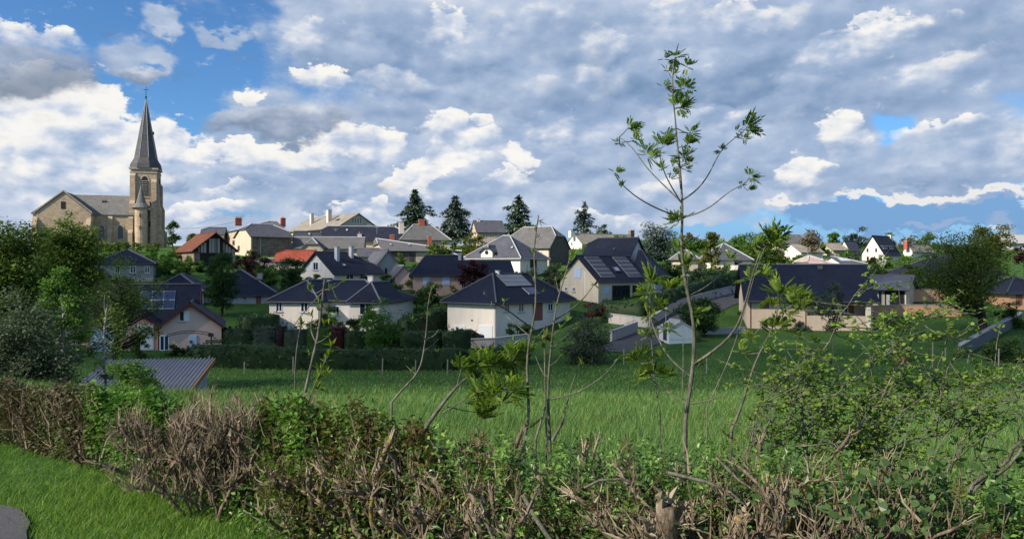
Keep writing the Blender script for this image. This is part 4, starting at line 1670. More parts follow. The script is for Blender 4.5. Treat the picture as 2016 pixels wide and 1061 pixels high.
h.win('A', 1062, 495, 1068, 508)
h = House('far_chimney_house', 'far slate-roofed house with white chimney behind the middle cedar', (939, 472), 215, 15, Cpx=994, a=8, eave=455, rpy=435, f0=1, f1=1, wall='old_wall', roof='slate_grey')
h.chimney(942, 432, 6, .5, 'chimney_cream', .8, 0)
h.win('C', 950, 458, 956, 466)
h.win('C', 974, 458, 980, 466)
h = House('white_end_farmhouse', 'distant farmhouse with white chimney gable and long stone roof', (1146, 496), 205, 35, A=1116, Cpx=1252, eave=478, rpy=461, ridge='x', f0=1, f1=1, wall='white_wall', roof='slate_stone', cap='slate_stone')
h.chimney(1126, 455, 11, .5, 'white_wall', 1.0, 0)
h.chimney(1243, 454, 10, .5, 'brown_stone', 1.0, 0)
h.win('A', 1124, 477, 1128, 484)

h = House('solar_roof_house', 'beige house with two strips of brown solar panels on its roof', (1178, 594), 95, 42, A=1103, Cpx=1272, eave=549, rpy=504, ridge='x', wall='beige_wall', roof='slate_dark', over=.35, end=.45)
h.panels(.08, .37, .06, .95, 2, 5)
h.panels(.66, .95, .06, .95, 2, 5)
h.skylight(.46, .57, .28, .48)
h.win('A', 1131, 527, 1144, 548, 'shutter', 'blue_white_paint')
h.win('A', 1127, 565, 1133, 574)
h.win('A', 1151, 535, 1153, 580, 'drainpipe', 'white_paint')
h.win('A', 1112, 565, 1118, 573)
h.win('C', 1189, 564, 1199, 578, 'shutter', 'blue_white_paint')
h.win('C', 1205, 562, 1240, 590, 'glazed_door', 'dark_wood', bars=3)
h.win('C', 1245, 562, 1262, 590, 'glazed_door', 'dark_wood', bars=1)
h = House('tall_roof_house', 'tall slate roof with blue-grey gable behind the solar panels', (1237, 560), 104, 62, A=1147, Cpx=1271, eave=505, rpy=469, ridge='y', f0=1, f1=.7, wall='blue_grey_wall', roof='slate_dark')
h.skylight(.35, .40, .3, .42, pane='glass')
h.aerial(1200, 484, .4)
h = House('lower_slate_wing', 'lower slate roof stepping down right of the tall gable', (1290, 575), 101, 66, A=1248, Cpx=1312, eave=538, rpy=493, ridge='y', f0=0.0, f1=1, hipk=.8, wall='blue_grey_wall', roof='slate_dark')

# ---- the two big front houses
h = House('beige_garage_house', 'cream two-storey house with white garage doors and grey solar roof', (976, 669), 78, 50, A=881, Cpx=1122, eave=589, rpy=539, ridge='x', f0=0.0, f1=0.0, wall='cream', roof='slate_navy', cap='ridge_dark', over=.55)
h.win('A', 891, 639, 917, 667, 'garage_door', 'white_paint')
h.win('A', 943, 639, 970, 667, 'garage_door', 'white_paint')
h.win('A', 928, 629, 931, 632, 'wall_lamp', 'black_metal')
h.win('C', 992, 594, 1003, 613)
h.win('C', 1020, 594, 1031, 614)
h.win('C', 1049, 589, 1068, 630, 'porch_panel', 'brown_paint')
h.win('C', 1078, 597, 1088, 612)
h.panels(.28, .62, .46, .95, 2, 3, 'pv_grey', gap=.006, frame='black_metal')
h.panels(.46, .60, .12, .40, 1, 1, 'pv_blue')
h.win('A', 974, 594, 976, 667, 'drainpipe', 'steel')
h.chimney(980, 534, 5, .5, 'white_paint', .4, 0, drop=.6)

h = House('cream_wing_house', 'cream bungalow with navy hip roofs over two front wings', (757, 641), 84, 76, A=556, c=8.5, eave=588, rpy=551, ridge='y', f0=0.0, f1=0.0, wall='cream_cool', roof='slate_navy', cap='ridge_mid')
La = h.a
w = h.wing(-1.6, 5, -.1, 3.3, h.hw + .02, 1.75, 'x', 0.0, 1.0, wall='cream', roof='slate_navy', cap='ridge_mid')
w.winm('A', 0.9, 2.3, h.hw - 1.7, h.hw - .4)
w = h.wing(-2.2, 5, La - 5.6, La + .3, h.hw - .05, 2.0, 'x', 0.0, 1.0, wall='cream', roof='slate_navy', cap='ridge_mid')
w.winm('A', 1.2, 2.1, h.hw - 1.45, h.hw - .35)
w.winm('A', 4.3, 5.1, h.hw - 1.45, h.hw - .35)
w.winm('A', 3.5, 5.2, -.6, .45, 'garage_door', 'white_paint')
h.winm('A', 3.6, 4.2, 0.3, 2.1, 'door', 'blue_white_paint')
h.winm('A', 5.3, 6.2, 1.0, 2.1)
h.win('C', 783, 592, 790, 609)
h.chimney(730, 544, 7, .45, 'cream_cool', .6, 0)
h.panels(.02, .02, .02, .02, 0, 0, frame=None)

h = House('navy_roof_house', 'wide tan house under one big plain navy roof with a covered porch', (1472, 658), 82, -11, Cpx=1718, a=9.5, eave=582, rpy=521, ridge='x', wall='tan_wall', roof='slate_navy', over=.7, end=.5, skip=True, cap='ridge_mid')
u1 = h.solve(h.uc, 1589)
cw = h.c
a = Acc()
a.box(.25, u1, 0, .25, -3, h.hw - .05)
a.box(u1 - .25, u1, .25, 2.6, -3, h.hw - .05)
a.box(u1, cw - .25, 2.35, 2.6, -3, h.hw - .05)
a.make('front_wall', 'tan_wall', h.root)
zf = EYE + (530.5 - 620) / K * 82 - h.B[2]
a = Acc()
a.box(u1 + .002, cw - .7, -.3, 2.34, -3, zf)
a.make('porch_floor', 'tan_wall', h.root)
a = Acc()
a.box(cw - .68, cw - .252, -.35, .05, -3, h.hw - .25)
a.make('porch_pillar', 'cream', h.root)
h.win('C', 1496, 587, 1514, 607, 'shutter', 'brown_paint')
h.win('C', 1567, 598, 1578, 606, 'shutter', 'brown_paint')
h.win('C', 1500, 631, 1511, 660, 'door', 'shade_black')
h.win('C', 1477, 585, 1479, 655, 'drainpipe', 'brown_fascia')
h.win('C', 1585.5, 585, 1587.5, 655, 'drainpipe', 'brown_fascia')
for x0, x1, z1, kind, mt in ((1666, 1679, 2.1, 'glazed_door', 'white_paint'), (1682, 1692, 2.0, 'door', 'brown_paint'), (1610, 1622, 2.0, 'glazed_door', 'white_paint')):
    q0, q1 = h.solve(h.uc, x0), h.solve(h.uc, x1)
    a = Acc()
    a.box(q0, q1, 2.28, 2.345, zf + .02, zf + z1)
    o = a.make(kind, mt, h.root)
    if kind == 'glazed_door':
        for i in range(2):
            b = Acc()
            ww = (q1 - q0) / 2
            b.box(q0 + ww * i + .07, q0 + ww * (i + 1) - .07, 2.265, 2.278, zf + .1, zf + z1 - .1)
            b.make('pane', 'glass', o)
h.skylight(.63, .67, .82, .92, pane='glass')
pz = h.B[2] + zf
hx = h
for px_ in (1600, 1613):
    q = h.solve(h.uc, px_)
    wx, wy = h.B[0] + h.uc[0] * q + h.ua[0] * .9, h.B[1] + h.uc[1] * q + h.ua[1] * .9
    ch = thing('garden_chair', 'white plastic chair on the porch, ' + ('with its high back to the wall' if px_ == 1600 else 'smaller and right of the other one'), 'chair', (wx, wy, pz), .3, 'white porch chairs')
    s = .27 if px_ == 1600 else .2
    a = Acc(); a.box(-s, s, -s, s, .40, .44); a.make('seat', 'white_plastic', ch)
    a = Acc(); a.prism([(-s, s - .03, .442), (s, s - .03, .442), (s, s + .1, .95), (-s, s + .1, .95)], (0, .035, 0)); a.make('backrest', 'white_plastic', ch)
    for sx in (-1, 1):
        for sy in (-1, 1):
            a = Acc(); a.tube([(sx * (s - .03), sy * (s - .03), .0), (sx * (s - .05), sy * (s - .05), .40)], .02, 5); a.make('leg', 'white_plastic', ch)
h = House('tile_roof_annex', 'annex with grey ribbed tile roof and open carport beside the navy roof', (1784, 609), 91, 56, A=1712, Cpx=1801, eave=566, rpy=542, ridge='y', f0=1, f1=1, wall='tan_wall', roof='tile_grey', cap='ridge_dark', cat='annex', end=.5, over=.6)
h.win('A', 1729, 572, 1737, 604, 'glazed_door', 'blue_white_paint', bars=0)
h.win('A', 1742, 569, 1782, 606, 'carport_shade', 'shade_black')  # flat panel, its dark colour standing for the carport's inner shade
h.win('A', 1745, 580, 1752, 605, 'door', 'blue_grey_wall')
h.win('A', 1780, 566, 1784, 607, 'porch_pillar', 'cream')

# ---- right skyline
h = House('white_balcony_house', 'bright white house with grey hip roof and balcony above the dark hedge', (1409, 556), 140, 8, Cpx=1479, a=8.5, eave=509, rpy=480, f0=0.0, f1=0.0, hipk=.75, wall='white_wall', roof='slate_grey', cap='ridge_pale')
h.win('C', 1423, 517, 1432, 529)
h.win('C', 1446, 515, 1462, 529, 'porch_panel', 'shade_black')  # flat panel painted dark for the shade inside the upper porch
h.win('C', 1440, 538, 1455, 552, 'porch_panel', 'shade_black')  # same dark panel for the shade below the balcony
u0, u1 = h.solve(h.uc, 1438), h.solve(h.uc, 1460)
a = Acc()
a.box(u0, u1, -1.6, -.01, 2.0, 2.15)
a.box(u0, u1, -1.6, -1.5, 2.152, 3.1)
a.make('balcony', 'white_wall', h.root)
for x in (1440, 1458):
    q = h.solve(h.uc, x)
    a = Acc(); a.box(q - .12, q + .12, -1.55, -1.3, -3, 1.99); a.make('balcony_post', 'white_paint', h.root)
h.skylight(.40, .46, .4, .55)
h = House('grey_hip_cottage', 'small grey slate roof half hidden left of the yellow-green tree', (1346, 530), 143, 10, Cpx=1374, a=6, eave=508, rpy=490, f0=0.0, f1=0.0, wall='old_wall', roof='slate_old', cap='ridge_pale')
h = House('gable_skyline_house', 'sunlit cream gable with two slit windows on the right skyline', (1739, 526), 172, 40, A=1697, Cpx=1771, eave=497, rpy=465, ridge='x', wall='white_wall', roof='slate_dark')
h.win('A', 1706, 489, 1710, 496, 'window', 'brown_paint', bars=0)
h.win('A', 1723, 489, 1727, 496, 'window', 'brown_paint', bars=0)
h.win('A', 1706, 505, 1711, 514, 'window', 'brown_paint', bars=0)
for s0 in (.10, .48):
    L_ = h.c
    w = h.wing(L_ * s0, L_ * (s0 + .3), .5, 3.5, h.hw + 1.5, .35, 'x', wall='slate_grey', roof='slate_grey', found=-h.hw, gutter=None, over=.2, end=.2)
    w.winm('C', .25, L_ * .3 - .25, h.hw + .5, h.hw + 1.4)
h.chimney(1752, 463, 5, .5, 'chimney_cream', .7, 0)
h = House('low_stone_roof_house', 'low house with pale stone roof left of the sunlit gable', (1640, 502), 186, 10, Cpx=1670, a=7, eave=491, rpy=479, wall='old_wall', roof='slate_stone', cap='slate_stone')
h = House('white_peak_house', 'house with small white peak and slate roof below the grey-green tree', (1671, 506), 188, 42, A=1653, Cpx=1692, eave=489, rpy=474, ridge='x', wall='white_wall', roof='slate_grey')
h.win('C', 1680, 492, 1684, 503, 'door', 'brown_paint')
h = House('pink_tile_house', 'roof of pinkish ribbed tiles just above the big navy roof', (1600, 540), 135, 8, Cpx=1642, a=7, eave=519, rpy=503, f0=.3, f1=.0, wall='cream', roof='tile_pink', cap='ridge_pale')
h.chimney(1624, 512, 8, .2, 'dark_wood', .5, 0)
h = House('slate_strip_house', 'flat slate roof with pale strip right of the pink tiles', (1660, 540), 142, 6, Cpx=1704, a=8, eave=518, rpy=505, f0=1, f1=0, wall='cream_cool', roof='slate_grey', cap='ridge_pale')
h.panels(.1, .5, .3, .7, 2, 1, 'sky_glass')
h = House('cottage_behind_bare_tree', 'white cottage wall seen through the bare straw-coloured tree', (1577, 512), 168, 15, Cpx=1620, a=7, eave=495, rpy=480, f0=1, f1=1, wall='white_wall', roof='slate_stone')
h = House('chimney_top_house', 'slate roof with one broad chimney behind the leaning ash top', (1532, 494), 202, 10, Cpx=1590, a=8, eave=477, rpy=463, wall='old_wall', roof='slate_old')
h.chimney(1534, 460, 8, .5, 'chimney_cream', .9, 1)
h = House('white_low_house', 'low white-walled house with pale flat roof left of the big right tree', (1796, 508), 180, 38, A=1778, Cpx=1838, eave=492, rpy=482, ridge='x', wall='white_wall', roof='slate_stone', cap='slate_stone')
h.chimney(1784, 475, 6, .5, 'brick_red', .8, 1)
h = House('pale_hall', 'long pale building behind the big right tree', (1812, 560), 119, 4, Cpx=1976, a=10, eave=537, rpy=506, f0=0, f1=0, wall='white_wall', roof='slate_dark', cat='building')
for x in (1830, 1850, 1875, 1905, 1935, 1958):
    h.win('C', x, 541, x + 8, 554)
h = House('grey_shed_building', 'pale metal building cut by the right edge of the view', (1988, 520), 192, 6, Cpx=2080, a=12, eave=478, rpy=463, f0=1, f1=1, wall='blue_grey_wall', roof='concrete', cap='concrete', cat='building')
h.win('C', 2006, 484, 2012, 500)
h = House('orange_wall_house', 'orange-walled house with dark roof at the right edge', (1986, 606), 92, -6, Cpx=2090, a=9, eave=574, rpy=545, f0=0, f1=0, wall='salmon_wall', roof='slate_dark')
h.win('C', 2000, 580, 2012, 600, 'shutter', 'brown_paint')


# ---- corrugated shed beyond the hedge
def build_shed():
    h = House.__new__(House)
    h.th = math.radians(98)
    h.uc, h.ua = (math.cos(h.th), math.sin(h.th)), (-math.sin(h.th), math.cos(h.th))
    d = 40.0
    h.B = at(366, 795, d)
    a_len = h.solve(h.ua, 158)
    zf = EYE + (530.5 - 762) / K * d - h.B[2]
    root = thing('corrugated_shed', 'concrete block shed with grey corrugated roof beyond the left hedge', 'shed', h.B, h.th)
    D = 4.4
    zb = EYE + (530.5 - 709) / K * (d + D) - h.B[2]
    h.root, h.c, h.a = root, D, a_len
    a = Acc()
    t = .2
    a.box(0, t, 0, a_len, -2, zf - .1)
    a.box(D - t, D, 0, a_len, -2, zb - .1)
    for y in (0, a_len - t):
        a.prism([(t, y, -2), (D - t, y, -2), (D - t, y, zb - .16), (t, y, zf - .16)], (0, t, 0))
    a.make('wall', 'block_wall', root)
    for i in range(4):
        b = Acc()
        z = -.4 + i * .5
        b.box(-.012, 0, 0.02, a_len - .02, z, z + .02)
        b.make('mortar_joint', 'concrete_dark', root)
    b = Acc()
    b.box(1.2, 2.2, -.05, 0, -1, zf - .5)
    b.make('door', 'concrete_dark', root)
    # corrugated sheet
    n = 300
    ys = np.linspace(-.35, a_len + .35, n)
    wav = .055 * np.cos(ys / .21 * 2 * PI)
    V = []
    for x, z in ((-.45, zf - .45 * (zb - zf) / D), (D + .35, zb + .35 * (zb - zf) / D)):
        for y, w in zip(ys, wav):
            V.append((x, y, z + w))
    V2 = [(x, y, z - .03) for x, y, z in V]
    i = np.arange(n - 1)
    F = np.stack([i, i + 1, n + i + 1, n + i], -1)
    E = np.array([[k, k + 1, k + 1 + 2 * n, k + 2 * n] for k in range(n - 1)])
    a = Acc()
    a.add(V + V2, [F, F + 2 * n, E])
    roof = a.make('corrugated_roof', 'fibre_cement', root)
    b = Acc()
    x0, x1 = -.45, D + .35
    z0, z1 = zf - .45 * (zb - zf) / D, zb + .35 * (zb - zf) / D
    b.prism([(x0, -.38, z0 - .22), (x1, -.38, z1 - .22), (x1, -.38, z1 + .02), (x0, -.38, z0 + .02)], (0, .05, 0))
    b.make('verge_board', 'rough_timber', roof)


build_shed()


def build_garden_shed():
    h = House('garden_shed', 'small white boarded garden shed beside the round pine', (1317, 671), 72, 12, Cpx=1363, a=2.4, eave=645, rise=.6, ridge='y', wall='shed_white', roof='concrete', cap='concrete', cat='shed', over=.12, end=.12, gutter=None, found=1.0)
    n = 12
    for i in range(n):
        u0 = h.c * i / n
        um = h.c * (i + .5) / n
        zt = h.hw + h.rise * (1 - abs(um - h.c / 2) / (h.c / 2)) - .12
        a = Acc()
        h.fbox(a, 'C', u0 + .012, u0 + h.c / n - .012, .12, zt, .0, .03)
        a.make('board', 'shed_white', h.root)
    a = Acc()
    h.fbox(a, 'A', .5, 1.3, 0, 1.4, 0, .04)
    a.make('door', 'dark_wood', h.root)


build_garden_shed()


def build_playhouse():
    p = at(1771, 690, 61)
    p[2] = gz(p[0], p[1])
    root = thing('playhouse', 'little red-brown wooden hut with pointed roof on the lawn', 'hut', p, .25)
    w, dd, hh, r = .85, .8, .75, .55
    for i in range(7):
        a = Acc()
        a.box(w * i / 7 + .004, w * (i + 1) / 7 - .004, 0, .03, 0, hh + r * (1 - abs((i + .5) / 7 - .5) * 2) - .08)
        a.make('board', 'playhouse_red', root)
    a = Acc()
    a.box(0, .03, .032, dd, 0, hh)
    a.box(w - .03, w, .032, dd, 0, hh)
    a.box(.03, w - .03, dd - .03, dd, 0, hh)
    a.make('wall', 'playhouse_red', root)
    a = Acc()
    for s in (-1, 1):
        a.prism([(w / 2, -.12, hh + r), (w / 2 + s * (w / 2 + .15), -.12, hh - .16), (w / 2 + s * (w / 2 + .15), dd + .1, hh - .16), (w / 2, dd + .1, hh + r)], (0, 0, .04))
    a.make('roof', 'dark_wood', root)


build_playhouse()


# ================================================================== walls, road, path
ROAD = [xy(1196, 68), xy(1228, 70.5), xy(1275, 76), xy(1335, 85), xy(1400, 94), xy(1470, 103), xy(1600, 112)]
ribbon('road', ROAD, 4.6, 'asphalt', 0.07)
ribbon('terrace_path', [xy(436, 67), xy(520, 66.5), xy(612, 66)], 1.1, 'terrace_pale', 0.09)
ribbon('driveway', [xy(905, 74), xy(945, 74.5), xy(1000, 73)], 4.0, 'concrete_dark', 0.07)


def asphalt_path():
    """round end of a tarmac path at the lower left corner"""
    cx, cy, r = -4.4, 4.2, 1.52
    a = Acc()
    V = [(cx, cy)]
    n = 48
    for k in (0.5, 0.85, 1.0):
        for i in range(n):
            t = i / n * 2 * PI
            rr = r * k * (1 + (.012 * math.sin(9 * t) + .01 * math.sin(23 * t)) * (k == 1.0))
            V.append((cx + rr * math.cos(t), cy + rr * math.sin(t)))
    V = np.array(V)
    Z = ground_z(V[:, 0], V[:, 1]) + .03
    F3 = np.array([(0, 1 + i, 1 + (i + 1) % n) for i in range(n)])
    F4 = np.array([(1 + k * n + i, 1 + (k + 1) * n + i, 1 + (k + 1) * n + (i + 1) % n, 1 + k * n + (i + 1) % n) for k in range(2) for i in range(n)])
    a.add(np.column_stack([V, Z]), [F3, F4])
    tag(a.make('path', 'asphalt', smooth=True), kind='structure')


asphalt_path()


def wall_run(name, label, pts, h, mat, thick=.22, cap='concrete', cat='wall', rail=None):
    """free-standing wall along pts (px, d), stepping with the ground"""
    P = [xy(*p) for p in pts]
    p0 = (P[0][0], P[0][1], gz(*P[0]))
    root = thing(name, label, cat, p0)
    for (x0, y0), (x1, y1) in zip(P[:-1], P[1:]):
        L = math.hypot(x1 - x0, y1 - y0)
        n = max(1, int(L / 2.2))
        ux, uy = (x1 - x0) / L, (y1 - y0) / L
        for i in range(n):
            a0, a1 = L * i / n, L * (i + 1) / n
            q0, q1 = (x0 + ux * a0, y0 + uy * a0), (x0 + ux * a1, y0 + uy * a1)
            z0, z1 = gz(*q0), gz(*q1)
            nx, ny = -uy * thick / 2, ux * thick / 2
            a = Acc()
            base = min(z0, z1) - .8
            a.prism([(q0[0] - nx - p0[0], q0[1] - ny - p0[1], base - p0[2]), (q1[0] - nx - p0[0], q1[1] - ny - p0[1], base - p0[2]),
                     (q1[0] - nx - p0[0], q1[1] - ny - p0[1], z1 + h - p0[2]), (q0[0] - nx - p0[0], q0[1] - ny - p0[1], z0 + h - p0[2])], (2 * nx, 2 * ny, 0))
            a.make('wall_panel', mat, root)
            if cap:
                b = Acc()
                k = 1.5
                b.prism([(q0[0] - nx * k - p0[0], q0[1] - ny * k - p0[1], z0 + h - p0[2] + .003), (q1[0] - nx * k - p0[0], q1[1] - ny * k - p0[1], z1 + h - p0[2] + .003),
                         (q1[0] + nx * k - p0[0], q1[1] + ny * k - p0[1], z1 + h - p0[2] + .003), (q0[0] + nx * k - p0[0], q0[1] + ny * k - p0[1], z0 + h - p0[2] + .003)], (0, 0, .07))
                b.make('coping', cap, root)
            if rail:
                c = Acc()
                x, y = q0[0] - p0[0], q0[1] - p0[1]
                c.tube([(x, y, z0 + h - p0[2]), (x, y, z0 + h - p0[2] + rail)], .03, 5)
                c.make('rail_post', 'steel', root)
                c = Acc()
                c.tube([(x, y, z0 + h - p0[2] + rail), (q1[0] - p0[0], q1[1] - p0[1], z1 + h - p0[2] + rail)], .025, 5)
                c.make('rail', 'steel', root)
    return root


wall_run('boundary_wall', 'pale boundary wall climbing the lane behind the white lamp post', [(1199, 85), (1277, 82.5), (1332, 91), (1458, 104)], 1.0, 'boundary_wall')
wall_run('lane_wall', 'short pale wall with dark handrail at the foot of the lane', [(1203, 74), (1254, 80)], 1.0, 'boundary_wall', rail=.3)
wall_run('retaining_wall', 'cream retaining wall below the white garage doors', [(926, 72), (975, 72.5), (1040, 75)], .8, 'boundary_wall')
wall_run('salmon_wall', 'salmon garden wall behind the carport', [(1796, 97), (1905, 97)], 1.5, 'salmon_wall')
wall_run('terrace_wall', 'orange-pink terrace wall below the salmon wall', [(1716, 87), (1780, 87.5), (1892, 87)], 1.25, 'salmon_wall')
wall_run('concrete_panel_wall', 'grey concrete panel wall with railing climbing at the right edge', [(1888, 62), (1925, 67), (1965, 74), (2010, 84)], 1.0, 'concrete_dark', rail=.25)
wall_run('garden_wall', 'low stone garden wall between the round pine and the tan house', [(1383, 78), (1470, 79)], .55, 'concrete')


# ================================================================== trees, shrubs, hedges
def sphere_dirs(n):
    v = rng.normal(size=(n, 3))
    return v / np.linalg.norm(v, axis=1)[:, None]


def clump_centres(n, shape, irregular=0.35):
    """points in a unit crown, -1..1 in each axis"""
    d = sphere_dirs(n)
    r = rng.random(n) ** 0.45
    k = rng.normal(size=(6, 3)) * 1.6
    ph = rng.random(6) * 6.28
    lump = np.sin(d @ k.T + ph).sum(1) / 6
    r = r * (1 + irregular * 1.4 * lump)
    p = d * r[:, None]
    if shape == 'cone':
        h = rng.random(n) ** 1.4
        a = rng.random(n) * 6.283
        rr = (1 - h) ** 0.9 * (0.35 + 0.65 * rng.random(n) ** .4) * (1 + irregular * .6 * np.sin(a * 3 + h * 9))
        p = np.stack([np.cos(a) * rr, np.sin(a) * rr, h * 2 - 1], 1)
    elif shape == 'column':
        h = rng.random(n)
        a = rng.random(n) * 6.283
        prof = np.sin(np.clip(h * .92 + .08, 0, 1) * PI) ** .55
        rr = prof * (0.3 + 0.7 * rng.random(n) ** .5)
        p = np.stack([np.cos(a) * rr, np.sin(a) * rr, h * 2 - 1], 1)
    elif shape == 'dome':
        p[:, 2] = np.abs(p[:, 2]) * 2 - 1
    return p


def tree(name, label, box, d, mat='leaf_mid', shape='round', n=None, leaf_m=None, clumps=None, bark_m='bark_dark', base=None, trunk_r=None, limbs=12, cat='tree',
         spread=None, group=None, irregular=0.35, depth=0.85, lean=0.0, dens=1.0, clump_r=None, twigs=0, flat=0.2, extra=None):
    px0, py0, px1, py1 = box
    c = at((px0 + px1) / 2, (py0 + py1) / 2, d)
    rx, rz = (px1 - px0) / 2 * d / K, (py1 - py0) / 2 * d / K
    ry = rx * depth
    bx = c[0] if base is None else (base - 1008) / K * d
    bz = gz(bx, d)
    root = thing(name, label, cat, (bx, d, bz), 0, group)
    off = np.array([bx, d, bz])
    leaf_m = leaf_m or max(0.05, d * 0.0030)
    area = (px1 - px0) * (py1 - py0) / 4
    n = n or int(min(16000, max(500, area * 2.6 * dens)))
    clumps = clumps or int(max(14, min(110, n / 70)))
    cc = clump_centres(clumps, shape, irregular) * np.array([rx, ry, rz]) * 0.86 + c - off
    cr = clump_r or 0.22 * min(rx, rz) + 0.05 * max(rx, rz)
    w = rng.random(clumps) + .35
    who = rng.choice(clumps, n, p=w / w.sum())
    e = sphere_dirs(n) * (rng.random(n) ** .5)[:, None]
    pos = cc[who] + e * cr * np.array([1.15, 1.0, .8])
    tone = np.clip(rng.random(clumps)[who] * .55 + rng.random(n) * .5 - .03, 0, 1)
    keep = pos[:, 2] > 0.03
    pos, tone = pos[keep], tone[keep]
    acc = Acc()
    stamp(acc, LEAF_V, LEAF_F, rand_rots(len(pos), flat), pos, leaf_m * (0.65 + .7 * rng.random(len(pos))), tone)
    # trunk and limbs
    top = c[2] - off[2] + rz * 0.55
    tr = trunk_r or max(0.05, 0.045 * max(rx, rz))
    t = Acc()
    h = np.linspace(0, 1, 7)
    tx = (c[0] - off[0]) * h ** 1.5 + lean * h
    wob = np.sin(h * 5 + rng.random() * 6) * tr * .8
    tp = np.stack([tx + wob, wob * .6, h * top], 1)
    t.tube(np.vstack([[tp[0] - (0, 0, .3)], tp]), np.concatenate([[tr * 1.25], tr * (1 - .75 * h)]), 7)
    sel = rng.permutation(clumps)[:min(limbs, clumps)]
    for i in sel:
        q = cc[i]
        hs = np.clip((q[2] - .55 * np.hypot(q[0] - tp[3][0], q[1])) / top, .12, .92)
        s = np.array([np.interp(hs, h, tp[:, k]) for k in range(3)])
        mid = s * .5 + q * .5 + np.array([0, 0, -.10 * np.linalg.norm(q - s)]) + rng.normal(size=3) * .06 * np.linalg.norm(q - s)
        pts = np.array([s, s * .35 + mid * .65, mid * .6 + q * .4, q])
        r0 = tr * (1 - .75 * hs) * .62
        t.tube(pts, [r0, r0 * .75, r0 * .5, r0 * .18], 5)
        for _ in range(twigs):
            a = pts[2] if rng.random() < .5 else pts[3]
            b = a + np.clip(rng.normal(size=3), -1.4, 1.4) * cr * .65 + np.array([0, 0, cr * .35])
            t.tube([a, (a + b) / 2 + rng.normal(size=3) * cr * .12, b], [r0 * .3, r0 * .2, r0 * .07], 4)
    t.make('trunk', bark_m, root, smooth=True)
    acc.make('crown', mat, root, attr=True)
    return root


def shrub(name, label, box, d, mat='leaf_mid', **kw):
    kw.setdefault('limbs', 6)
    kw.setdefault('cat', 'shrub')
    kw.setdefault('shape', 'dome')
    kw.setdefault('irregular', .25)
    return tree(name, label, box, d, mat, **kw)


def conifer(name, label, box, d, mat='cedar', levels=15, per=7, droop=0.25, sparse=0.0, base_py=None, gap=0.0, dens=1.0, rag=.5):
    px0, py0, px1, py1 = box
    c = at((px0 + px1) / 2, py1, d)
    R, Hh = (px1 - px0) / 2 * d / K, (py1 - py0) * d / K
    bz = gz(c[0], d)
    root = thing(name, label, 'tree', (c[0], d, bz))
    z0 = c[2] - bz
    t = Acc()
    t.tube([(0, 0, -.3), (0, 0, z0 + Hh * .5), (.1, 0, z0 + Hh * .99)], [R * .09, R * .055, .03], 7)
    acc = Acc()
    P, S, D = [], [], []
    for i in range(levels):
        f = i / (levels - 1)
        z = z0 + Hh * (0.02 + .95 * f)
        Rl = R * ((1 - f) ** .85 + .06) * (1 - rag + 2 * rag * rng.random())
        m = max(3, int(per * (1 - .45 * f)))
        for j in range(m):
            if rng.random() < sparse:
                continue
            a = (j + rng.random() * .8) / m * 6.283 + i * 1.3
            L = Rl * (.6 + .6 * rng.random())
            s = np.linspace(0, 1, 5)
            rise = .30 * L * s - (.30 + droop) * L * s ** 2
            pts = np.stack([np.cos(a) * L * s, np.sin(a) * L * s, z + rise], 1)
            t.tube(pts, R * .02 * (1 - .8 * s) + .01, 4)
            k = int((16 + 44 * L / R) * dens)
            u = rng.random(k) ** .7
            q = np.stack([np.interp(u, s, pts[:, kk]) for kk in range(3)], 1)
            side = np.array([-math.sin(a), math.cos(a), 0])
            q = q + side * (rng.normal(size=k) * L * .20 * (1.05 - .5 * u))[:, None] + np.array([0, 0, 1]) * (rng.normal(size=k) * Hh * .008 - .004 * Hh)[:, None]
            P.append(q)
            D.append(np.tile([math.cos(a), math.sin(a), -.25], (k, 1)) + rng.normal(size=(k, 3)) * .55)
    P, D = np.vstack(P), np.vstack(D)
    stamp(acc, LEAF_V, LEAF_F, frames(D, (0, 0, 1)), P, d * .0044 * (.6 + .8 * rng.random(len(P))))
    t.make('trunk', 'bark_dark', root, smooth=True)
    acc.make('crown', mat, root, attr=True)
    return root


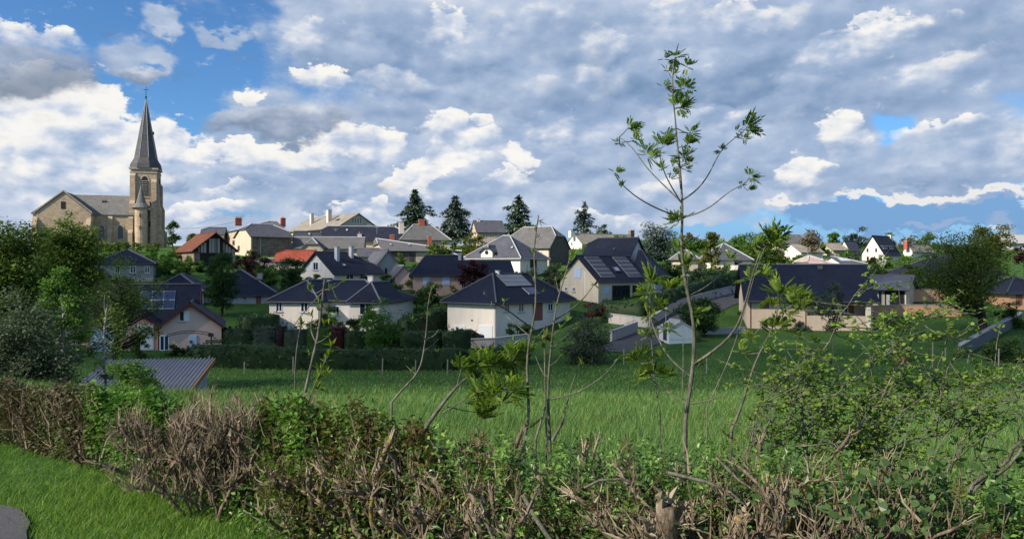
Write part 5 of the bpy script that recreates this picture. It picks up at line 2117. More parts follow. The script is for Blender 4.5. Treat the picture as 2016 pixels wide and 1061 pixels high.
def hedge(name, label, pts, h, w, mat, dens=1.0, group=None, leaf_m=None, cat='hedge', wob=.06):
    """clipped hedge along pts (px, d)"""
    P = np.array([xy(*p) for p in pts])
    L = np.concatenate([[0], np.cumsum(np.linalg.norm(np.diff(P, axis=0), axis=1))])
    n = max(4, int(L[-1] / .6))
    s = np.linspace(0, L[-1], n)
    cx, cy = np.interp(s, L, P[:, 0]), np.interp(s, L, P[:, 1])
    g = ground_z(cx, cy)
    o = np.array([cx[0], cy[0], g[0]])
    root = thing(name, label, cat, o, 0, group)
    dx, dy = np.gradient(cx), np.gradient(cy)
    k = np.hypot(dx, dy)
    nx, ny = -dy / k, dx / k
    prof = [(-.5, -.4), (-.52, .35), (-.5, .85), (-.38, 1.0), (.38, 1.0), (.5, .85), (.52, .35), (.5, -.4)]
    m = len(prof)
    V = np.zeros((n, m, 3))
    hw = h * (1 + wob * np.interp(s, np.linspace(0, L[-1], 9), rng.normal(size=9)))
    for j, (u, v) in enumerate(prof):
        jit = 1 + rng.normal(size=n) * .03
        V[:, j, 0] = cx + nx * w * u * jit - o[0]
        V[:, j, 1] = cy + ny * w * u * jit - o[1]
        V[:, j, 2] = g + (hw * v if v > 0 else -.5) - o[2]
    i, j = np.meshgrid(np.arange(n - 1), np.arange(m - 1), indexing='ij')
    q = np.stack([i * m + j, (i + 1) * m + j, (i + 1) * m + j + 1, i * m + j + 1], -1).reshape(-1, 4)
    a = Acc()
    a.add(V.reshape(-1, 3) * 1.0, [q, np.array([list(range(m)), [(n - 1) * m + (m - 1 - k_) for k_ in range(m)]])], .15)
    d = float(np.mean(cy))
    lm = leaf_m or d * .0044
    area = L[-1] * (2 * h + w)
    N = int(min(14000, area / (lm * lm) * 1.7 * dens))
    t = rng.random(N)
    si = t * (n - 1)
    i0 = np.minimum(si.astype(int), n - 2)
    fr = si - i0
    u = rng.random(N) * (m - 1)
    j0 = np.minimum(u.astype(int), m - 2)
    fj = u - j0
    # weight towards the seen faces: sides and top by length
    p00, p10, p01, p11 = V[i0, j0], V[i0 + 1, j0], V[i0, j0 + 1], V[i0 + 1, j0 + 1]
    pos = (p00 * (1 - fr)[:, None] + p10 * fr[:, None]) * (1 - fj)[:, None] + (p01 * (1 - fr)[:, None] + p11 * fr[:, None]) * fj[:, None]
    ends = rng.random(N) < min(.25, w / (L[-1] + w))
    e0 = rng.random(N) < .5
    uu, vv = rng.random(N) - .5, rng.random(N)
    ei = np.where(e0, 0, n - 1)
    pe = np.stack([cx[ei] + nx[ei] * w * uu - o[0], cy[ei] + ny[ei] * w * uu - o[1], g[ei] + hw[ei] * vv - o[2]], 1)
    pos = np.where(ends[:, None], pe, pos)
    pos += rng.normal(size=(N, 3)) * lm * .45
    b = Acc()
    stamp(b, LEAF_V, LEAF_F, rand_rots(N, .1), pos, lm * (.6 + .8 * rng.random(N)))
    a.make('core', mat, root, attr=True, smooth=True)
    b.make('foliage', mat, root, attr=True)
    return root


# ---- hedges between the houses
hedge('field_hedge', 'long dark clipped hedge along the far edge of the meadow', [(385, 58), (560, 59), (740, 60), (905, 60.5)], 1.55, 1.5, 'leaf_dark')
hedge('field_hedge', 'dark low hedge between the meadow and the retaining wall', [(908, 62), (1040, 63)], 1.3, 1.5, 'leaf_dark')
G = 'mixed clipped hedge along the lawn'
for i, (p0, p1, mat, lab) in enumerate([
        (436, 500, 'leaf_dark', 'dark green clipped section at the left end of the mixed hedge'), (501, 546, 'leaf_grey', 'grey-green clipped section of the mixed hedge near the pink house'),
        (547, 562, 'leaf_maroon', 'dull red clipped bush left of the cream garage'), (563, 606, 'leaf_grey', 'silver-green clipped section under the cream garage'),
        (607, 654, 'leaf_mid', 'green clipped section of the mixed hedge left of the crimson bush'), (655, 680, 'leaf_red', 'crimson clipped bush in the middle of the mixed hedge'),
        (681, 722, 'leaf_dark', 'dark clipped section right of the crimson bush'), (723, 764, 'leaf_mid', 'fresh green clipped section behind the small maple trunk'),
        (765, 786, 'leaf_maroon', 'brownish pink clipped bush right of the maple trunk'), (787, 870, 'leaf_dark', 'long dark section at the right of the mixed hedge'),
        (871, 923, 'leaf_dark', 'rounded dark end of the mixed hedge by the garage doors')]):
    hedge('hedge_bush', lab, [(p0, 69.5), (p1, 69.5 + .8 * (i > 8))], 1.75 + .12 * (i % 3), 1.3, mat, group=G, cat='hedge', wob=.03)
hedge('garden_hedge', 'tall black-green clipped hedge left of the garage house', [(792, 78), (884, 86)], 2.1, 1.4, 'leaf_dark')
hedge('garden_hedge', 'dark clipped hedge behind the long white house corner', [(475, 82), (545, 84)], 1.7, 2.2, 'leaf_dark')
hedge('lane_hedge', 'dark square hedge above the pale lane wall', [(1190, 88), (1272, 86)], 1.75, 2.0, 'leaf_dark')
hedge('lane_hedge', 'long dark hedge rising beside the lane to the navy roof', [(1276, 86), (1335, 93.5), (1458, 106)], 2.3, 1.6, 'leaf_dark')
hedge('upper_hedge', 'dark hedge below the white balcony house', [(1335, 121), (1458, 124)], 1.8, 1.5, 'leaf_dark')
hedge('box_hedge', 'low yellow-green box hedge in front of the rose house', [(866, 95), (898, 96)], 1.3, 1.2, 'leaf_olive')

# ---- conifers on the skyline
conifer('cedar', 'broad dark cedar, first of the skyline conifers from the church', (770, 374, 864, 470), 216, 'cedar', 13, 9, .05, dens=1.5)
conifer('cedar', 'blue-green cedar behind the red brick chimneys', (856, 387, 936, 476), 204, 'cedar_blue', 13, 9, .1, dens=1.6)
conifer('cedar', 'layered cedar above the far chimney house', (978, 387, 1064, 462), 228, 'cedar', 11, 8, -.05, .08, dens=1.2)
conifer('cedar', 'thin ragged cedar with spiky top, alone on the skyline', (1120, 398, 1182, 466), 232, 'cedar_blue', 12, 6, .1, .3, rag=.5)
tree('blue_cedar', 'big round blue cedar behind the tall ash sapling', (1246, 430, 1340, 535), 165, 'cedar_blue', 'round', dens=1.3, irregular=.25, flat=.6)
shrub('juniper', 'low dark junipers right of the thin ragged cedar', (1168, 442, 1212, 470), 225, 'cedar')

# ---- trees and shrubs, left to right through the village
tree('churchyard_tree', 'olive tree in front of the transept gable', (96, 424, 196, 506), 150, 'leaf_olive', 'dome', dens=.9, twigs=2)
shrub('churchyard_bush', 'bushy hedge below the nave buttresses', (196, 470, 300, 512), 168, 'leaf_olive')
shrub('slope_thicket', 'green thicket on the slope below the church tower', (230, 494, 330, 530), 140, 'leaf_mid')
shrub('slope_thicket', 'olive thicket between grey house and rusty barn', (300, 500, 372, 545), 128, 'leaf_olive')
shrub('churchyard_hedge', 'olive bushes at the foot of the church tower', (262, 480, 338, 512), 176, 'leaf_olive')
shrub('churchyard_bush', 'green bush against the nave wall', (188, 462, 252, 505), 172, 'leaf_olive')
tree('poplar', 'small dark poplar standing alone right of the church', (326, 436, 356, 486), 168, 'leaf_dark', 'column', clumps=22, clump_r=.55, dens=1.2)
shrub('green_bush', 'round green bush below the rusty barn', (298, 490, 352, 556), 118, 'leaf_mid')
tree('soft_tree', 'soft dark green tree in front of the long white house', (402, 492, 472, 612), 90, 'leaf_dark', 'column', base=437, dens=1.2)
tree('purple_plum', 'dark purple plum tree below the stone barn', (448, 498, 545, 556), 118, 'leaf_maroon', 'dome')
tree('green_tree', 'dark green bushy tree beside the purple plum', (494, 520, 552, 572), 106, 'leaf_mid')
tree('garden_tree', 'leafy garden tree in front of the shuttered house', (548, 512, 606, 592), 100, 'leaf_dark')
shrub('blossom_shrub', 'shrub with pale blossom below the shuttered gable', (586, 545, 622, 585), 102, 'leaf_grey', dens=.6)
tree('lilac', 'purple lilac between the pink gable and long white house', (342, 566, 392, 614), 80, 'leaf_lilac', 'dome', dens=.9)
shrub('courtyard_bush', 'leafy green bush under the farmhouse wall', (768, 498, 802, 530), 138, 'leaf_mid')
shrub('bush', 'dark bush right of the shuttered house', (738, 538, 782, 566), 108, 'leaf_olive')
shrub('yellow_bush', 'yellow-green bush in front of the farmhouse roof', (838, 474, 908, 512), 126, 'leaf_bright', shape='round')
shrub('hazel_thicket', 'straw-yellow thicket between farmhouse and villa', (902, 452, 972, 508), 168, 'leaf_yellow', dens=.8)
tree('pale_tree', 'pale bare tree behind the blue-green cedar', (858, 402, 932, 470), 222, 'leaf_straw', dens=.35, twigs=2, bark_m='bark_grey')
tree('red_maple', 'dark red maple in front of the second navy roof', (903, 511, 968, 572), 99, 'leaf_maroon', 'round', dens=1.2)
shrub('red_shrub', 'wine-red shrub at the corner of the solar house', (1148, 584, 1200, 625), 85, 'leaf_red')
tree('grey_shrub', 'large loose grey-green shrub right of the garage house', (1100, 588, 1212, 722), 63, 'leaf_grey', 'dome', dens=.9, twigs=1, irregular=.25, cat='shrub')
shrub('green_thicket', 'dense green thicket in front of the half-hip stone house', (1125, 478, 1190, 530), 140, 'leaf_bright')
tree('ornamental_tree', 'dark leafy tree hiding the rose house windows', (822, 545, 872, 612), 92, 'leaf_dark')
shrub('path_shrub', 'dark rounded shrubs in front of the cream bungalow', (600, 606, 680, 648), 79, 'leaf_dark')
shrub('path_shrub', 'dark domed shrub by the pale blue front door', (672, 612, 722, 650), 78, 'leaf_dark')
shrub('path_shrub', 'tall dark shrub under the bungalow window', (706, 600, 762, 650), 77, 'leaf_mid')
tree('small_maple', 'small bright maple with thin pale trunk on the lawn', (708, 596, 796, 682), 66, 'leaf_mid', 'dome', bark_m='bark_grey', trunk_r=.06)
tree('round_pine', 'round dark clipped pine beside the white shed', (1330, 582, 1426, 660), 76, 'leaf_dark', 'round', irregular=.08, dens=1.5, base=1384, bark_m='bark_dark', trunk_r=.16)
shrub('porch_shrub', 'small purple-grey shrub by the tan house wall', (1552, 628, 1602, 664), 80, 'leaf_grey')
shrub('corner_shrub', 'dark bush at the left corner of the tan house', (1442, 600, 1474, 640), 88, 'leaf_dark')
tree('feathery_tree', 'young feathery upright tree in front of the big navy roof', (1612, 542, 1668, 660), 58, 'leaf_grey', 'column', dens=.55, bark_m='bark_grey', trunk_r=.05, limbs=20)
shrub('garage_bush', 'round bush between the two garage doors', (912, 646, 940, 668), 74, 'leaf_olive')
shrub('bank_shrub', 'creeping dark shrub on the bank by the porch steps', (988, 628, 1048, 656), 76, 'leaf_dark')
tree('yellow_tree', 'tall yellow-green tree left of the white balcony house', (1376, 450, 1424, 552), 132, 'leaf_yellow', 'column', dens=.9)
shrub('fresh_bush', 'fresh green bush below the white balcony house', (1356, 518, 1414, 560), 128, 'leaf_bright')
tree('green_skyline_tree', 'deep green tree behind the white balcony house', (1412, 452, 1486, 502), 178, 'leaf_mid', 'dome')
tree('bright_skyline_tree', 'bright spreading tree right of the white balcony house', (1456, 444, 1534, 545), 150, 'leaf_bright', dens=.9)
tree('straw_thicket', 'brown leafless thicket left of the round green bush', (1500, 478, 1560, 522), 150, 'leaf_straw', 'dome', dens=.7, cat='shrub')
tree('bare_tree', 'bare straw-coloured tree with fanned branches on the skyline', (1556, 443, 1626, 515), 158, 'leaf_straw', 'round', dens=.45, twigs=5, limbs=26, bark_m='bark_grey')
shrub('round_bush', 'round green bush above the left end of the navy roof', (1543, 490, 1592, 526), 142, 'leaf_mid')
tree('grey_willow', 'grey-green willow on the right skyline', (1660, 444, 1714, 486), 212, 'leaf_blue', 'dome')
tree('green_ball_tree', 'small bright round tree behind the sunlit gable', (1720, 451, 1764, 484), 218, 'leaf_bright', 'dome')
tree('bare_grey_tree', 'thin grey tree right of the sunlit gable', (1768, 456, 1804, 498), 196, 'leaf_straw', dens=.4, twigs=2, bark_m='bark_grey')
tree('hilltop_tree', 'vivid green tree behind the low white house', (1788, 452, 1850, 498), 205, 'leaf_bright', 'dome')
shrub('white_blossom_bush', 'bush in white blossom below the sunlit gable', (1706, 496, 1748, 530), 150, 'leaf_blossom')
shrub('hill_bush', 'mid green bushes above the annex roof', (1736, 498, 1842, 560), 128, 'leaf_mid')
shrub('hill_bush', 'dark green bushes touching the annex roof', (1690, 518, 1762, 558), 112, 'leaf_dark')
tree('dark_tree', 'dark leafy tree behind the salmon wall', (1796, 532, 1872, 606), 104, 'leaf_dark')
tree('oak', 'large dark spreading oak at the right, limbs showing through', (1806, 436, 2004, 640), 74, 'leaf_olive', 'round', n=21000, clumps=120, leaf_m=.19, base=1932, trunk_r=.42, limbs=46, twigs=3, irregular=.3)
tree('lit_tree', 'fresh green treetop rising behind the dark oak', (1908, 430, 1992, 540), 112, 'leaf_yellow', 'round')
shrub('right_bush', 'dark bramble bank under the concrete panel wall', (1920, 662, 2040, 712), 60, 'leaf_dark')
shrub('oak_undergrowth', 'brownish undergrowth at the foot of the oak', (1940, 590, 2030, 650), 80, 'leaf_olive', dens=.8)
tree('edge_maple', 'reddish tree at the right edge on the skyline', (1992, 480, 2040, 530), 130, 'leaf_maroon')
tree('skyline_bush', 'grey bushes on the skyline left of the leaning ash', (1340, 452, 1380, 486), 190, 'leaf_straw', dens=.6)
shrub('skyline_green', 'green scrub between the blue cedar and white farmhouse', (1195, 460, 1256, 500), 172, 'leaf_bright', dens=.9)
tree('skyline_tree', 'small green tree right of the grey willow', (1625, 456, 1668, 490), 208, 'leaf_mid', 'dome')
shrub('rockery', 'low bronze shrubs on the lawn below the terrace path', (482, 684, 548, 704), 63, 'leaf_maroon')
shrub('pergola_bush', 'dark dome bush under the pergola', (322, 668, 368, 700), 64, 'leaf_dark')
shrub('pergola_bush', 'loose pale bush right of the dark dome', (362, 672, 392, 698), 64, 'leaf_grey', dens=.6)
tree('cypress', 'narrow dark cypress between the white doors', (258, 648, 292, 712), 62, 'leaf_olive', 'column', dens=1.2)

# ---- garden trees and shrubs that fill the slope between the houses
FILL = [('leaf_olive', (262, 498, 318, 532), 125, 'olive bush under the church hedge'), ('leaf_mid', (196, 540, 250, 580), 92, 'bush below the grey house wall'), ('leaf_dark', (290, 545, 330, 590), 100, 'dark bush right of the grey house'),
        ('leaf_dark', (440, 505, 500, 530), 128, 'dark scrub beside the timber barn'), ('leaf_mid', (345, 505, 405, 540), 122, 'green shrub row below the rusty barn'), ('leaf_olive', (465, 492, 530, 512), 140, 'weeds along the stone barn wall'),
        ('leaf_dark', (540, 545, 575, 600), 96, 'dark tree filling the gap left of the shuttered gable'), ('leaf_olive', (600, 500, 660, 522), 135, 'olive scrub behind the shuttered house'), ('leaf_dark', (700, 505, 745, 530), 128, 'dark scrub behind the shuttered ridge'),
        ('leaf_mid', (750, 545, 800, 585), 100, 'green bush left of the small pink gable'), ('leaf_dark', (800, 565, 840, 600), 94, 'dark bush below the rose house'), ('leaf_olive', (880, 560, 915, 590), 96, 'olive bush right of the box hedge'),
        ('leaf_dark', (1060, 520, 1110, 575), 118, 'dark bush between the villa and solar house'), ('leaf_straw', (1075, 525, 1105, 560), 116, 'dry brown shrub beside the villa wall'), ('leaf_mid', (1120, 500, 1165, 525), 132, 'green scrub above the solar roof'),
        ('leaf_dark', (1290, 505, 1345, 570), 112, 'dark tree right of the lower slate wing'), ('leaf_mid', (1300, 545, 1350, 580), 108, 'green bush behind the lane hedge'),
        ('leaf_mid', (1475, 500, 1530, 530), 150, 'green bush touching the balcony roof'), ('leaf_olive', (1520, 495, 1560, 525), 148, 'olive scrub above the navy roof'), ('leaf_mid', (1640, 488, 1690, 510), 170, 'garden bush below the small white peak'),
        ('leaf_olive', (1760, 520, 1830, 560), 118, 'olive thicket right of the annex roof'), ('leaf_dark', (1840, 548, 1900, 600), 100, 'dark bush under the pale hall'), ('leaf_mid', (1900, 545, 1990, 590), 98, 'green thicket behind the oak trunk'),
        ('leaf_mid', (1595, 478, 1640, 500), 186, 'small green bush among the right skyline roofs'), ('leaf_olive', (905, 490, 960, 515), 140, 'olive bush left of the villa roof'), ('leaf_mid', (770, 462, 800, 476), 180, 'bush behind the farmhouse ridge'),
        ('leaf_grey', (1840, 470, 1900, 520), 150, 'grey-green tree half hidden by the oak'), ('leaf_mid', (1180, 500, 1210, 520), 130, 'small bush beside the tall slate roof'), ('leaf_olive', (355, 455, 400, 482), 190, 'distant bush left of the small slate house'),
        ('leaf_mid', (120, 470, 200, 505), 150, 'bushes below the transept gable'), ('leaf_dark', (60, 560, 130, 620), 60, 'dark bush under the mansard roof')]
for mt, bx_, d_, lb in FILL:
    shrub('garden_shrub', lb, bx_, d_, mt, group='garden shrubs between the houses')

# low bushes scattered over the slope
USED = {}


def bush_label(px, d, colour, tall):
    """says where a bush stands by the houses nearest to it"""
    near = sorted(HOUSES, key=lambda h: abs(h[1] - px) * d / K + abs(h[2] - d))
    for h in near:
        side = 'left of' if px < h[1] - 25 else 'right of' if px > h[1] + 25 else ('in front of' if d < h[2] else 'behind')
        lab = '%s %s bush on the slope %s the %s' % ('taller' if tall else 'low', colour, side, h[0])
        if lab not in USED:
            USED[lab] = 1
            return lab


SPOTS = [(205, 96), (238, 88), (330, 112), (352, 98), (392, 122), (420, 118), (445, 108), (300, 92), (270, 118), (508, 122), (528, 114), (590, 122), (612, 94), (640, 96), (700, 118), (724, 112), (742, 98), (766, 96),
         (790, 124), (812, 120), (836, 116), (870, 118), (892, 122), (930, 94), (948, 120), (1038, 118), (1052, 104), (1085, 104), (1098, 128), (1128, 112), (1140, 126), (1230, 118), (1312, 124), (1330, 116), (1352, 132),
         (1368, 118), (1402, 122), (1425, 128), (1490, 128), (1508, 134), (1535, 130), (1560, 136), (1590, 150), (1680, 160), (1722, 140), (1748, 150), (1782, 146), (1822, 132), (1858, 126), (1884, 120), (1880, 140), (1920, 128), (230, 150), (350, 150), (300, 145), (385, 160), (318, 104), (365, 116), (405, 106), (372, 132), (430, 126), (340, 136), (475, 112), (560, 118), (575, 108), (626, 104), (820, 108), (848, 98), (880, 112), (215, 118), (258, 100)]
for i, (px_, d_) in enumerate(SPOTS):
    x_, y_ = xy(px_, d_)
    zb = gz(x_, y_)
    hh = 1.6 + 2.2 * rng.random()
    ww = hh * (.9 + .6 * rng.random())
    pyb = 530.5 - (zb - EYE) / d_ * K
    wp, hp_ = ww * K / d_, hh * K / d_
    shrub('slope_bush', bush_label(px_, d_, ['dark', 'olive', 'green', 'grey-green'][i % 4], hh > 2.9), (px_ - wp / 2, pyb - hp_, px_ + wp / 2, pyb + 2), d_, ['leaf_dark', 'leaf_olive', 'leaf_mid', 'leaf_grey'][i % 4], group='low bushes on the slope', n=900)

# ---- trees close by on the left
tree('left_oak', 'big olive-green tree filling the left edge', (-90, 402, 116, 760), 27, 'leaf_olive', 'round', n=30000, clumps=150, leaf_m=.12, base=10, trunk_r=.22, limbs=50, twigs=3, bark_m='bark_dark', irregular=.25)
tree('left_hawthorn', 'thorny tree in front of the church nave', (60, 418, 212, 640), 36, 'leaf_olive', 'round', n=22000, clumps=120, leaf_m=.13, base=120, trunk_r=.2, limbs=44, twigs=3, irregular=.3)
tree('open_tree', 'dark open-branched tree before the grey house', (150, 512, 318, 706), 46, 'leaf_olive', 'round', n=9000, clumps=80, leaf_m=.14, base=226, trunk_r=.2, limbs=50, twigs=5, irregular=.3)
tree('left_thicket', 'grey-green thicket at the lower left', (-60, 585, 172, 800), 15, 'leaf_grey', 'dome', n=24000, clumps=130, leaf_m=.065, limbs=40, twigs=2, trunk_r=.05, cat='shrub', bark_m='bark_grey')
tree('shed_bush', 'leafy bush in front of the corrugated roof', (196, 690, 322, 812), 14, 'leaf_mid', 'dome', n=9000, clumps=60, leaf_m=.055, limbs=24, twigs=1, trunk_r=.04, cat='shrub', bark_m='bark_grey')
tree('elder', 'yellow-green young tree with thin pale stem at the left', (70, 520, 172, 742), 17, 'leaf_mid', 'column', n=5500, clumps=60, leaf_m=.085, base=121, trunk_r=.05, limbs=34, bark_m='bark_birch', twigs=1)
tree('young_alder', 'slim sapling crossing the left end of the corrugated roof', (168, 560, 250, 760), 16, 'leaf_olive', 'column', n=900, clumps=30, leaf_m=.07, base=206, trunk_r=.035, limbs=24, bark_m='bark_birch', twigs=1)


# ================================================================== poles, posts and small things
def lamp_post(label, px, top_py, d):
    x, y = xy(px, d)
    z = gz(x, y)
    t = EYE + (530.5 - top_py) / K * d - z
    root = thing('lamp_post', label, 'lamp post', (x, y, z), 0, 'street lamps')
    a = Acc(); a.tube([(0, 0, -.2), (0, 0, t - .35)], .045, 6); a.make('post', 'steel', root)
    a = Acc(); a.tube([(0, 0, t - .35), (0, 0, t - .3), (0, 0, t - .02), (0, 0, t)], [.1, .16, .18, .05], 8); a.make('lamp_head', 'lamp_white', root)


lamp_post('white-headed lamp post beside the lane wall', 1311, 604, 82)
lamp_post('white-headed lamp post in front of the cream bungalow', 656, 616, 75)
lamp_post('dark lamp post behind the tall ash sapling', 1354, 540, 104)


def post(label, px, top_py, d, r=.05, group='fence posts along the meadow', lean=0.0, mat='post_grey'):
    x, y = xy(px, d)
    z = gz(x, y)
    t = max(.5, EYE + (530.5 - top_py) / K * d - z)
    a = Acc()
    a.tube([(0, 0, -.3), (lean * .5, 0, t * .5), (lean, 0, t - .03), (lean * 1.02, 0, t)], [r, r * .98, r * .95, r * .6], 7)
    o = a.make('fence_post', mat)
    o.location = (x, y, z)
    tag(o, label, 'post', group)


for px_, py_, d_, lab in ((412, 700, 55, 'fence post nearest the corrugated shed'), (481, 712, 55, 'short pale fence post below the bronze shrubs'), (577, 702, 55, 'fence post under the cream garage'),
                          (753, 705, 56, 'fence post below the small maple'), (818, 708, 56, 'fence post left of the bent sapling'), (881, 707, 56, 'fence post below the right end of the mixed hedge'),
                          (1836, 674, 58, 'pale fence post right of the little hut'), (1861, 672, 60, 'thin post between hut and concrete wall'), (1966, 686, 56, 'pale post below the right concrete wall'),
                          (1391, 705, 56, 'post in the meadow right of the tall ash'), (1228, 686, 62, 'road marker post at the foot of the lane'), (1246, 682, 64, 'second road marker post beside the lane'),
                          (1263, 676, 66, 'third road marker post beside the lane'), (1904, 688, 60, 'leaning post against the concrete wall')):
    post(lab, px_, py_, d_, lean=.25 if 'leaning' in lab else .02)


def pergola():
    x, y = xy(326, 64)
    z = gz(x, y)
    root = thing('pergola', 'black metal pergola with curved roof bars before the pink gable', 'pergola', (x, y, z), math.radians(20))
    W, D, Hh = 3.5, 2.4, 1.55
    for i in (0, 1):
        for j in (0, 1):
            a = Acc(); a.tube([(W * i, D * j, -.3), (W * i, D * j, Hh)], .035, 6); a.make('post', 'black_metal', root)
    for j in (0, 1):
        s = np.linspace(0, 1, 9)
        a = Acc(); a.tube(np.stack([W * s, 0 * s + D * j, Hh + .28 * np.sin(s * PI)], 1), .03, 5); a.make('roof_bar', 'black_metal', root)
    for i in range(6):
        s = i / 5
        a = Acc(); a.tube([(W * s, 0, Hh + .28 * math.sin(s * PI)), (W * s, D, Hh + .28 * math.sin(s * PI))], .02, 5); a.make('cross_bar', 'black_metal', root)


pergola()


def bench():
    x, y = xy(404, 65)
    root = thing('garden_bench', 'dark wooden bench against the pink wall', 'bench', (x, y, gz(x, y) + .35), math.radians(20))
    for i in range(3):
        a = Acc(); a.box(0, 1.3, .12 * i, .12 * i + .1, .42, .45); a.make('seat_slat', 'dark_wood', root)
    for i in range(2):
        a = Acc(); a.box(0, 1.3, .36, .39, .55 + .16 * i, .67 + .16 * i); a.make('back_slat', 'dark_wood', root)
    for xx in (.05, 1.2):
        for yy in (0, .34):
            a = Acc(); a.box(xx, xx + .05, yy, yy + .05, -.3, .418); a.make('leg', 'dark_wood', root)


bench()


def car():
    x, y = xy(874, 73.5)
    z = gz(x, y) + .07
    root = thing('parked_car', 'dark car roof behind the hedge beside the garage doors', 'car', (x, y, z), math.radians(8))
    L, Wd = 3.9, 1.65
    side = [(0, .25), (0.02, .62), (.25, .78), (1.0, .88), (1.55, 1.36), (2.75, 1.40), (3.45, .95), (3.85, .88), (3.9, .3)]
    a = Acc(); a.prism([(u, 0, v) for u, v in side], (0, Wd, 0)); a.make('body', 'car_dark', root)
    for y0 in (-.008, Wd + .003):
        b = Acc(); b.prism([(1.2, y0, .92), (1.65, y0, 1.30), (2.65, y0, 1.32), (3.2, y0, .96)], (0, .005, 0)); b.make('window', 'glass', root)
    for xx in (.75, 3.05):
        for yy in (-.02, Wd - .18):
            c = Acc(); c.tube([(xx, yy, .31), (xx, yy + .2, .31)], .31, 14); w_ = c.make('wheel', 'tyre', root)
            e = Acc(); e.tube([(xx, yy - .004, .31), (xx, yy + .204, .31)], .17, 10); e.make('rim', 'steel', w_)


car()


def wire():
    a = Acc()
    p0, p1 = at(334, 449, 172), at(462, 437, 160)
    s = np.linspace(0, 1, 14)
    pts = p0[None] * (1 - s)[:, None] + p1[None] * s[:, None]
    pts[:, 2] -= 1.1 * 4 * s * (1 - s) * .5
    a.tube(pts, .03, 4)
    o = a.make('power_line', 'black_metal')
    tag(o, 'thin overhead wire between church poplar and red chimneys', 'wire')


wire()


# ---- unseen cloud behind the camera at left, placed to shade the near houses
def cloud_bank():
    cent = [(x, y) for x, y in ((-62, 66), (-30, 70), (0, 74), (32, 76), (64, 74), (92, 70), (-45, 92), (-10, 94), (25, 98), (60, 98), (90, 96), (-75, 84), (112, 84), (-20, 58.5), (10, 58.5), (40, 58.5), (70, 58.5), (-50, 57), (100, 58), (125, 70), (20, 112), (55, 114), (-38, 110), (-62, 106), (-12, 112), (-28, 101))]
    m, t, o = new_mat('cloud_vapour')
    b = t.n.new('ShaderNodeBsdfDiffuse')
    b.inputs[0].default_value = (.85, .87, .9, 1)
    tr = t.n.new('ShaderNodeBsdfTransparent')
    mx = t.n.new('ShaderNodeMixShader')
    mx.inputs[0].default_value = CLOUD_BODY
    t.l.new(tr.outputs[0], mx.inputs[1])
    t.l.new(b.outputs[0], mx.inputs[2])
    t.l.new(mx.outputs[0], o.inputs[0])
    M['vapour'] = m
    lift = 330.0 / TO_SUN.z
    a = Acc()
    nu, nv = 18, 10
    for cx, cy in cent:
        z = gz(cx, cy)
        c = np.array([cx, cy, z]) + np.array(TO_SUN) * lift
        r = 17 + 3 * rng.random()
        u = np.linspace(0, 2 * PI, nu, endpoint=False)
        v = np.linspace(0.05, PI - .05, nv)
        U, Vv = np.meshgrid(u, v, indexing='ij')
        rr = r * (1 + .10 * np.sin(3 * U + cx) * np.sin(2 * Vv + cy) + .06 * np.sin(7 * U) * np.sin(5 * Vv))
        # flattened heads, stretched along the ground's x axis
        pts = np.stack([1.25 * rr * np.sin(Vv) * np.cos(U), .70 * rr * np.sin(Vv) * np.sin(U), .30 * rr * np.cos(Vv)], -1).reshape(-1, 3) + c
        i, j = np.meshgrid(np.arange(nu), np.arange(nv - 1), indexing='ij')
        q = np.stack([i * nv + j, i * nv + j + 1, ((i + 1) % nu) * nv + j + 1, ((i + 1) % nu) * nv + j], -1).reshape(-1, 4)
        a.add(pts, q)
    o = a.make('clouds', 'vapour', smooth=True)
    tag(o, 'cloud out of view behind the camera, placed to shade the near houses', 'cloud', kind='stuff')


CLOUD_BODY = 0.31
cloud_bank()


# ================================================================== grass
rng = np.random.default_rng(5)
BLADE_V = np.array([(-.5, 0, 0), (.5, 0, 0), (-.38, .10, .45), (.38, .10, .45), (-.2, .30, .8), (.2, .30, .8), (0, .55, 1.0)])
BLADE_F = [np.array([(0, 1, 3, 2), (2, 3, 5, 4)]), np.array([(4, 5, 6)])]


def grass(name, label, x, y, h, w, mat, lean=.5):
    n = len(x)
    z = ground_z(x, y)
    yaw = rng.random(n) * 6.283
    c, s = np.cos(yaw), np.sin(yaw)
    lx = (rng.normal(size=n) * .38 + .08) * lean
    ly = (rng.normal(size=n) * .38) * lean
    R = np.zeros((n, 3, 3))
    R[:, 0, 0], R[:, 1, 0] = c * w, s * w
    R[:, 0, 1], R[:, 1, 1] = -s * h, c * h
    R[:, 0, 2], R[:, 1, 2], R[:, 2, 2] = lx * h, ly * h, h
    a = Acc()
    stamp(a, BLADE_V, BLADE_F, R, np.stack([x, y, z - .02], 1), np.ones(n))
    o = a.make(name, mat, attr=True)
    return tag(o, label, 'grass', kind='stuff')


def path_mask(x, y):
    """True where the asphalt path lies"""
    return np.hypot(x + 4.4, y - 4.2) < 1.5 + .05 * np.sin(x * 31) * np.sin(y * 27)


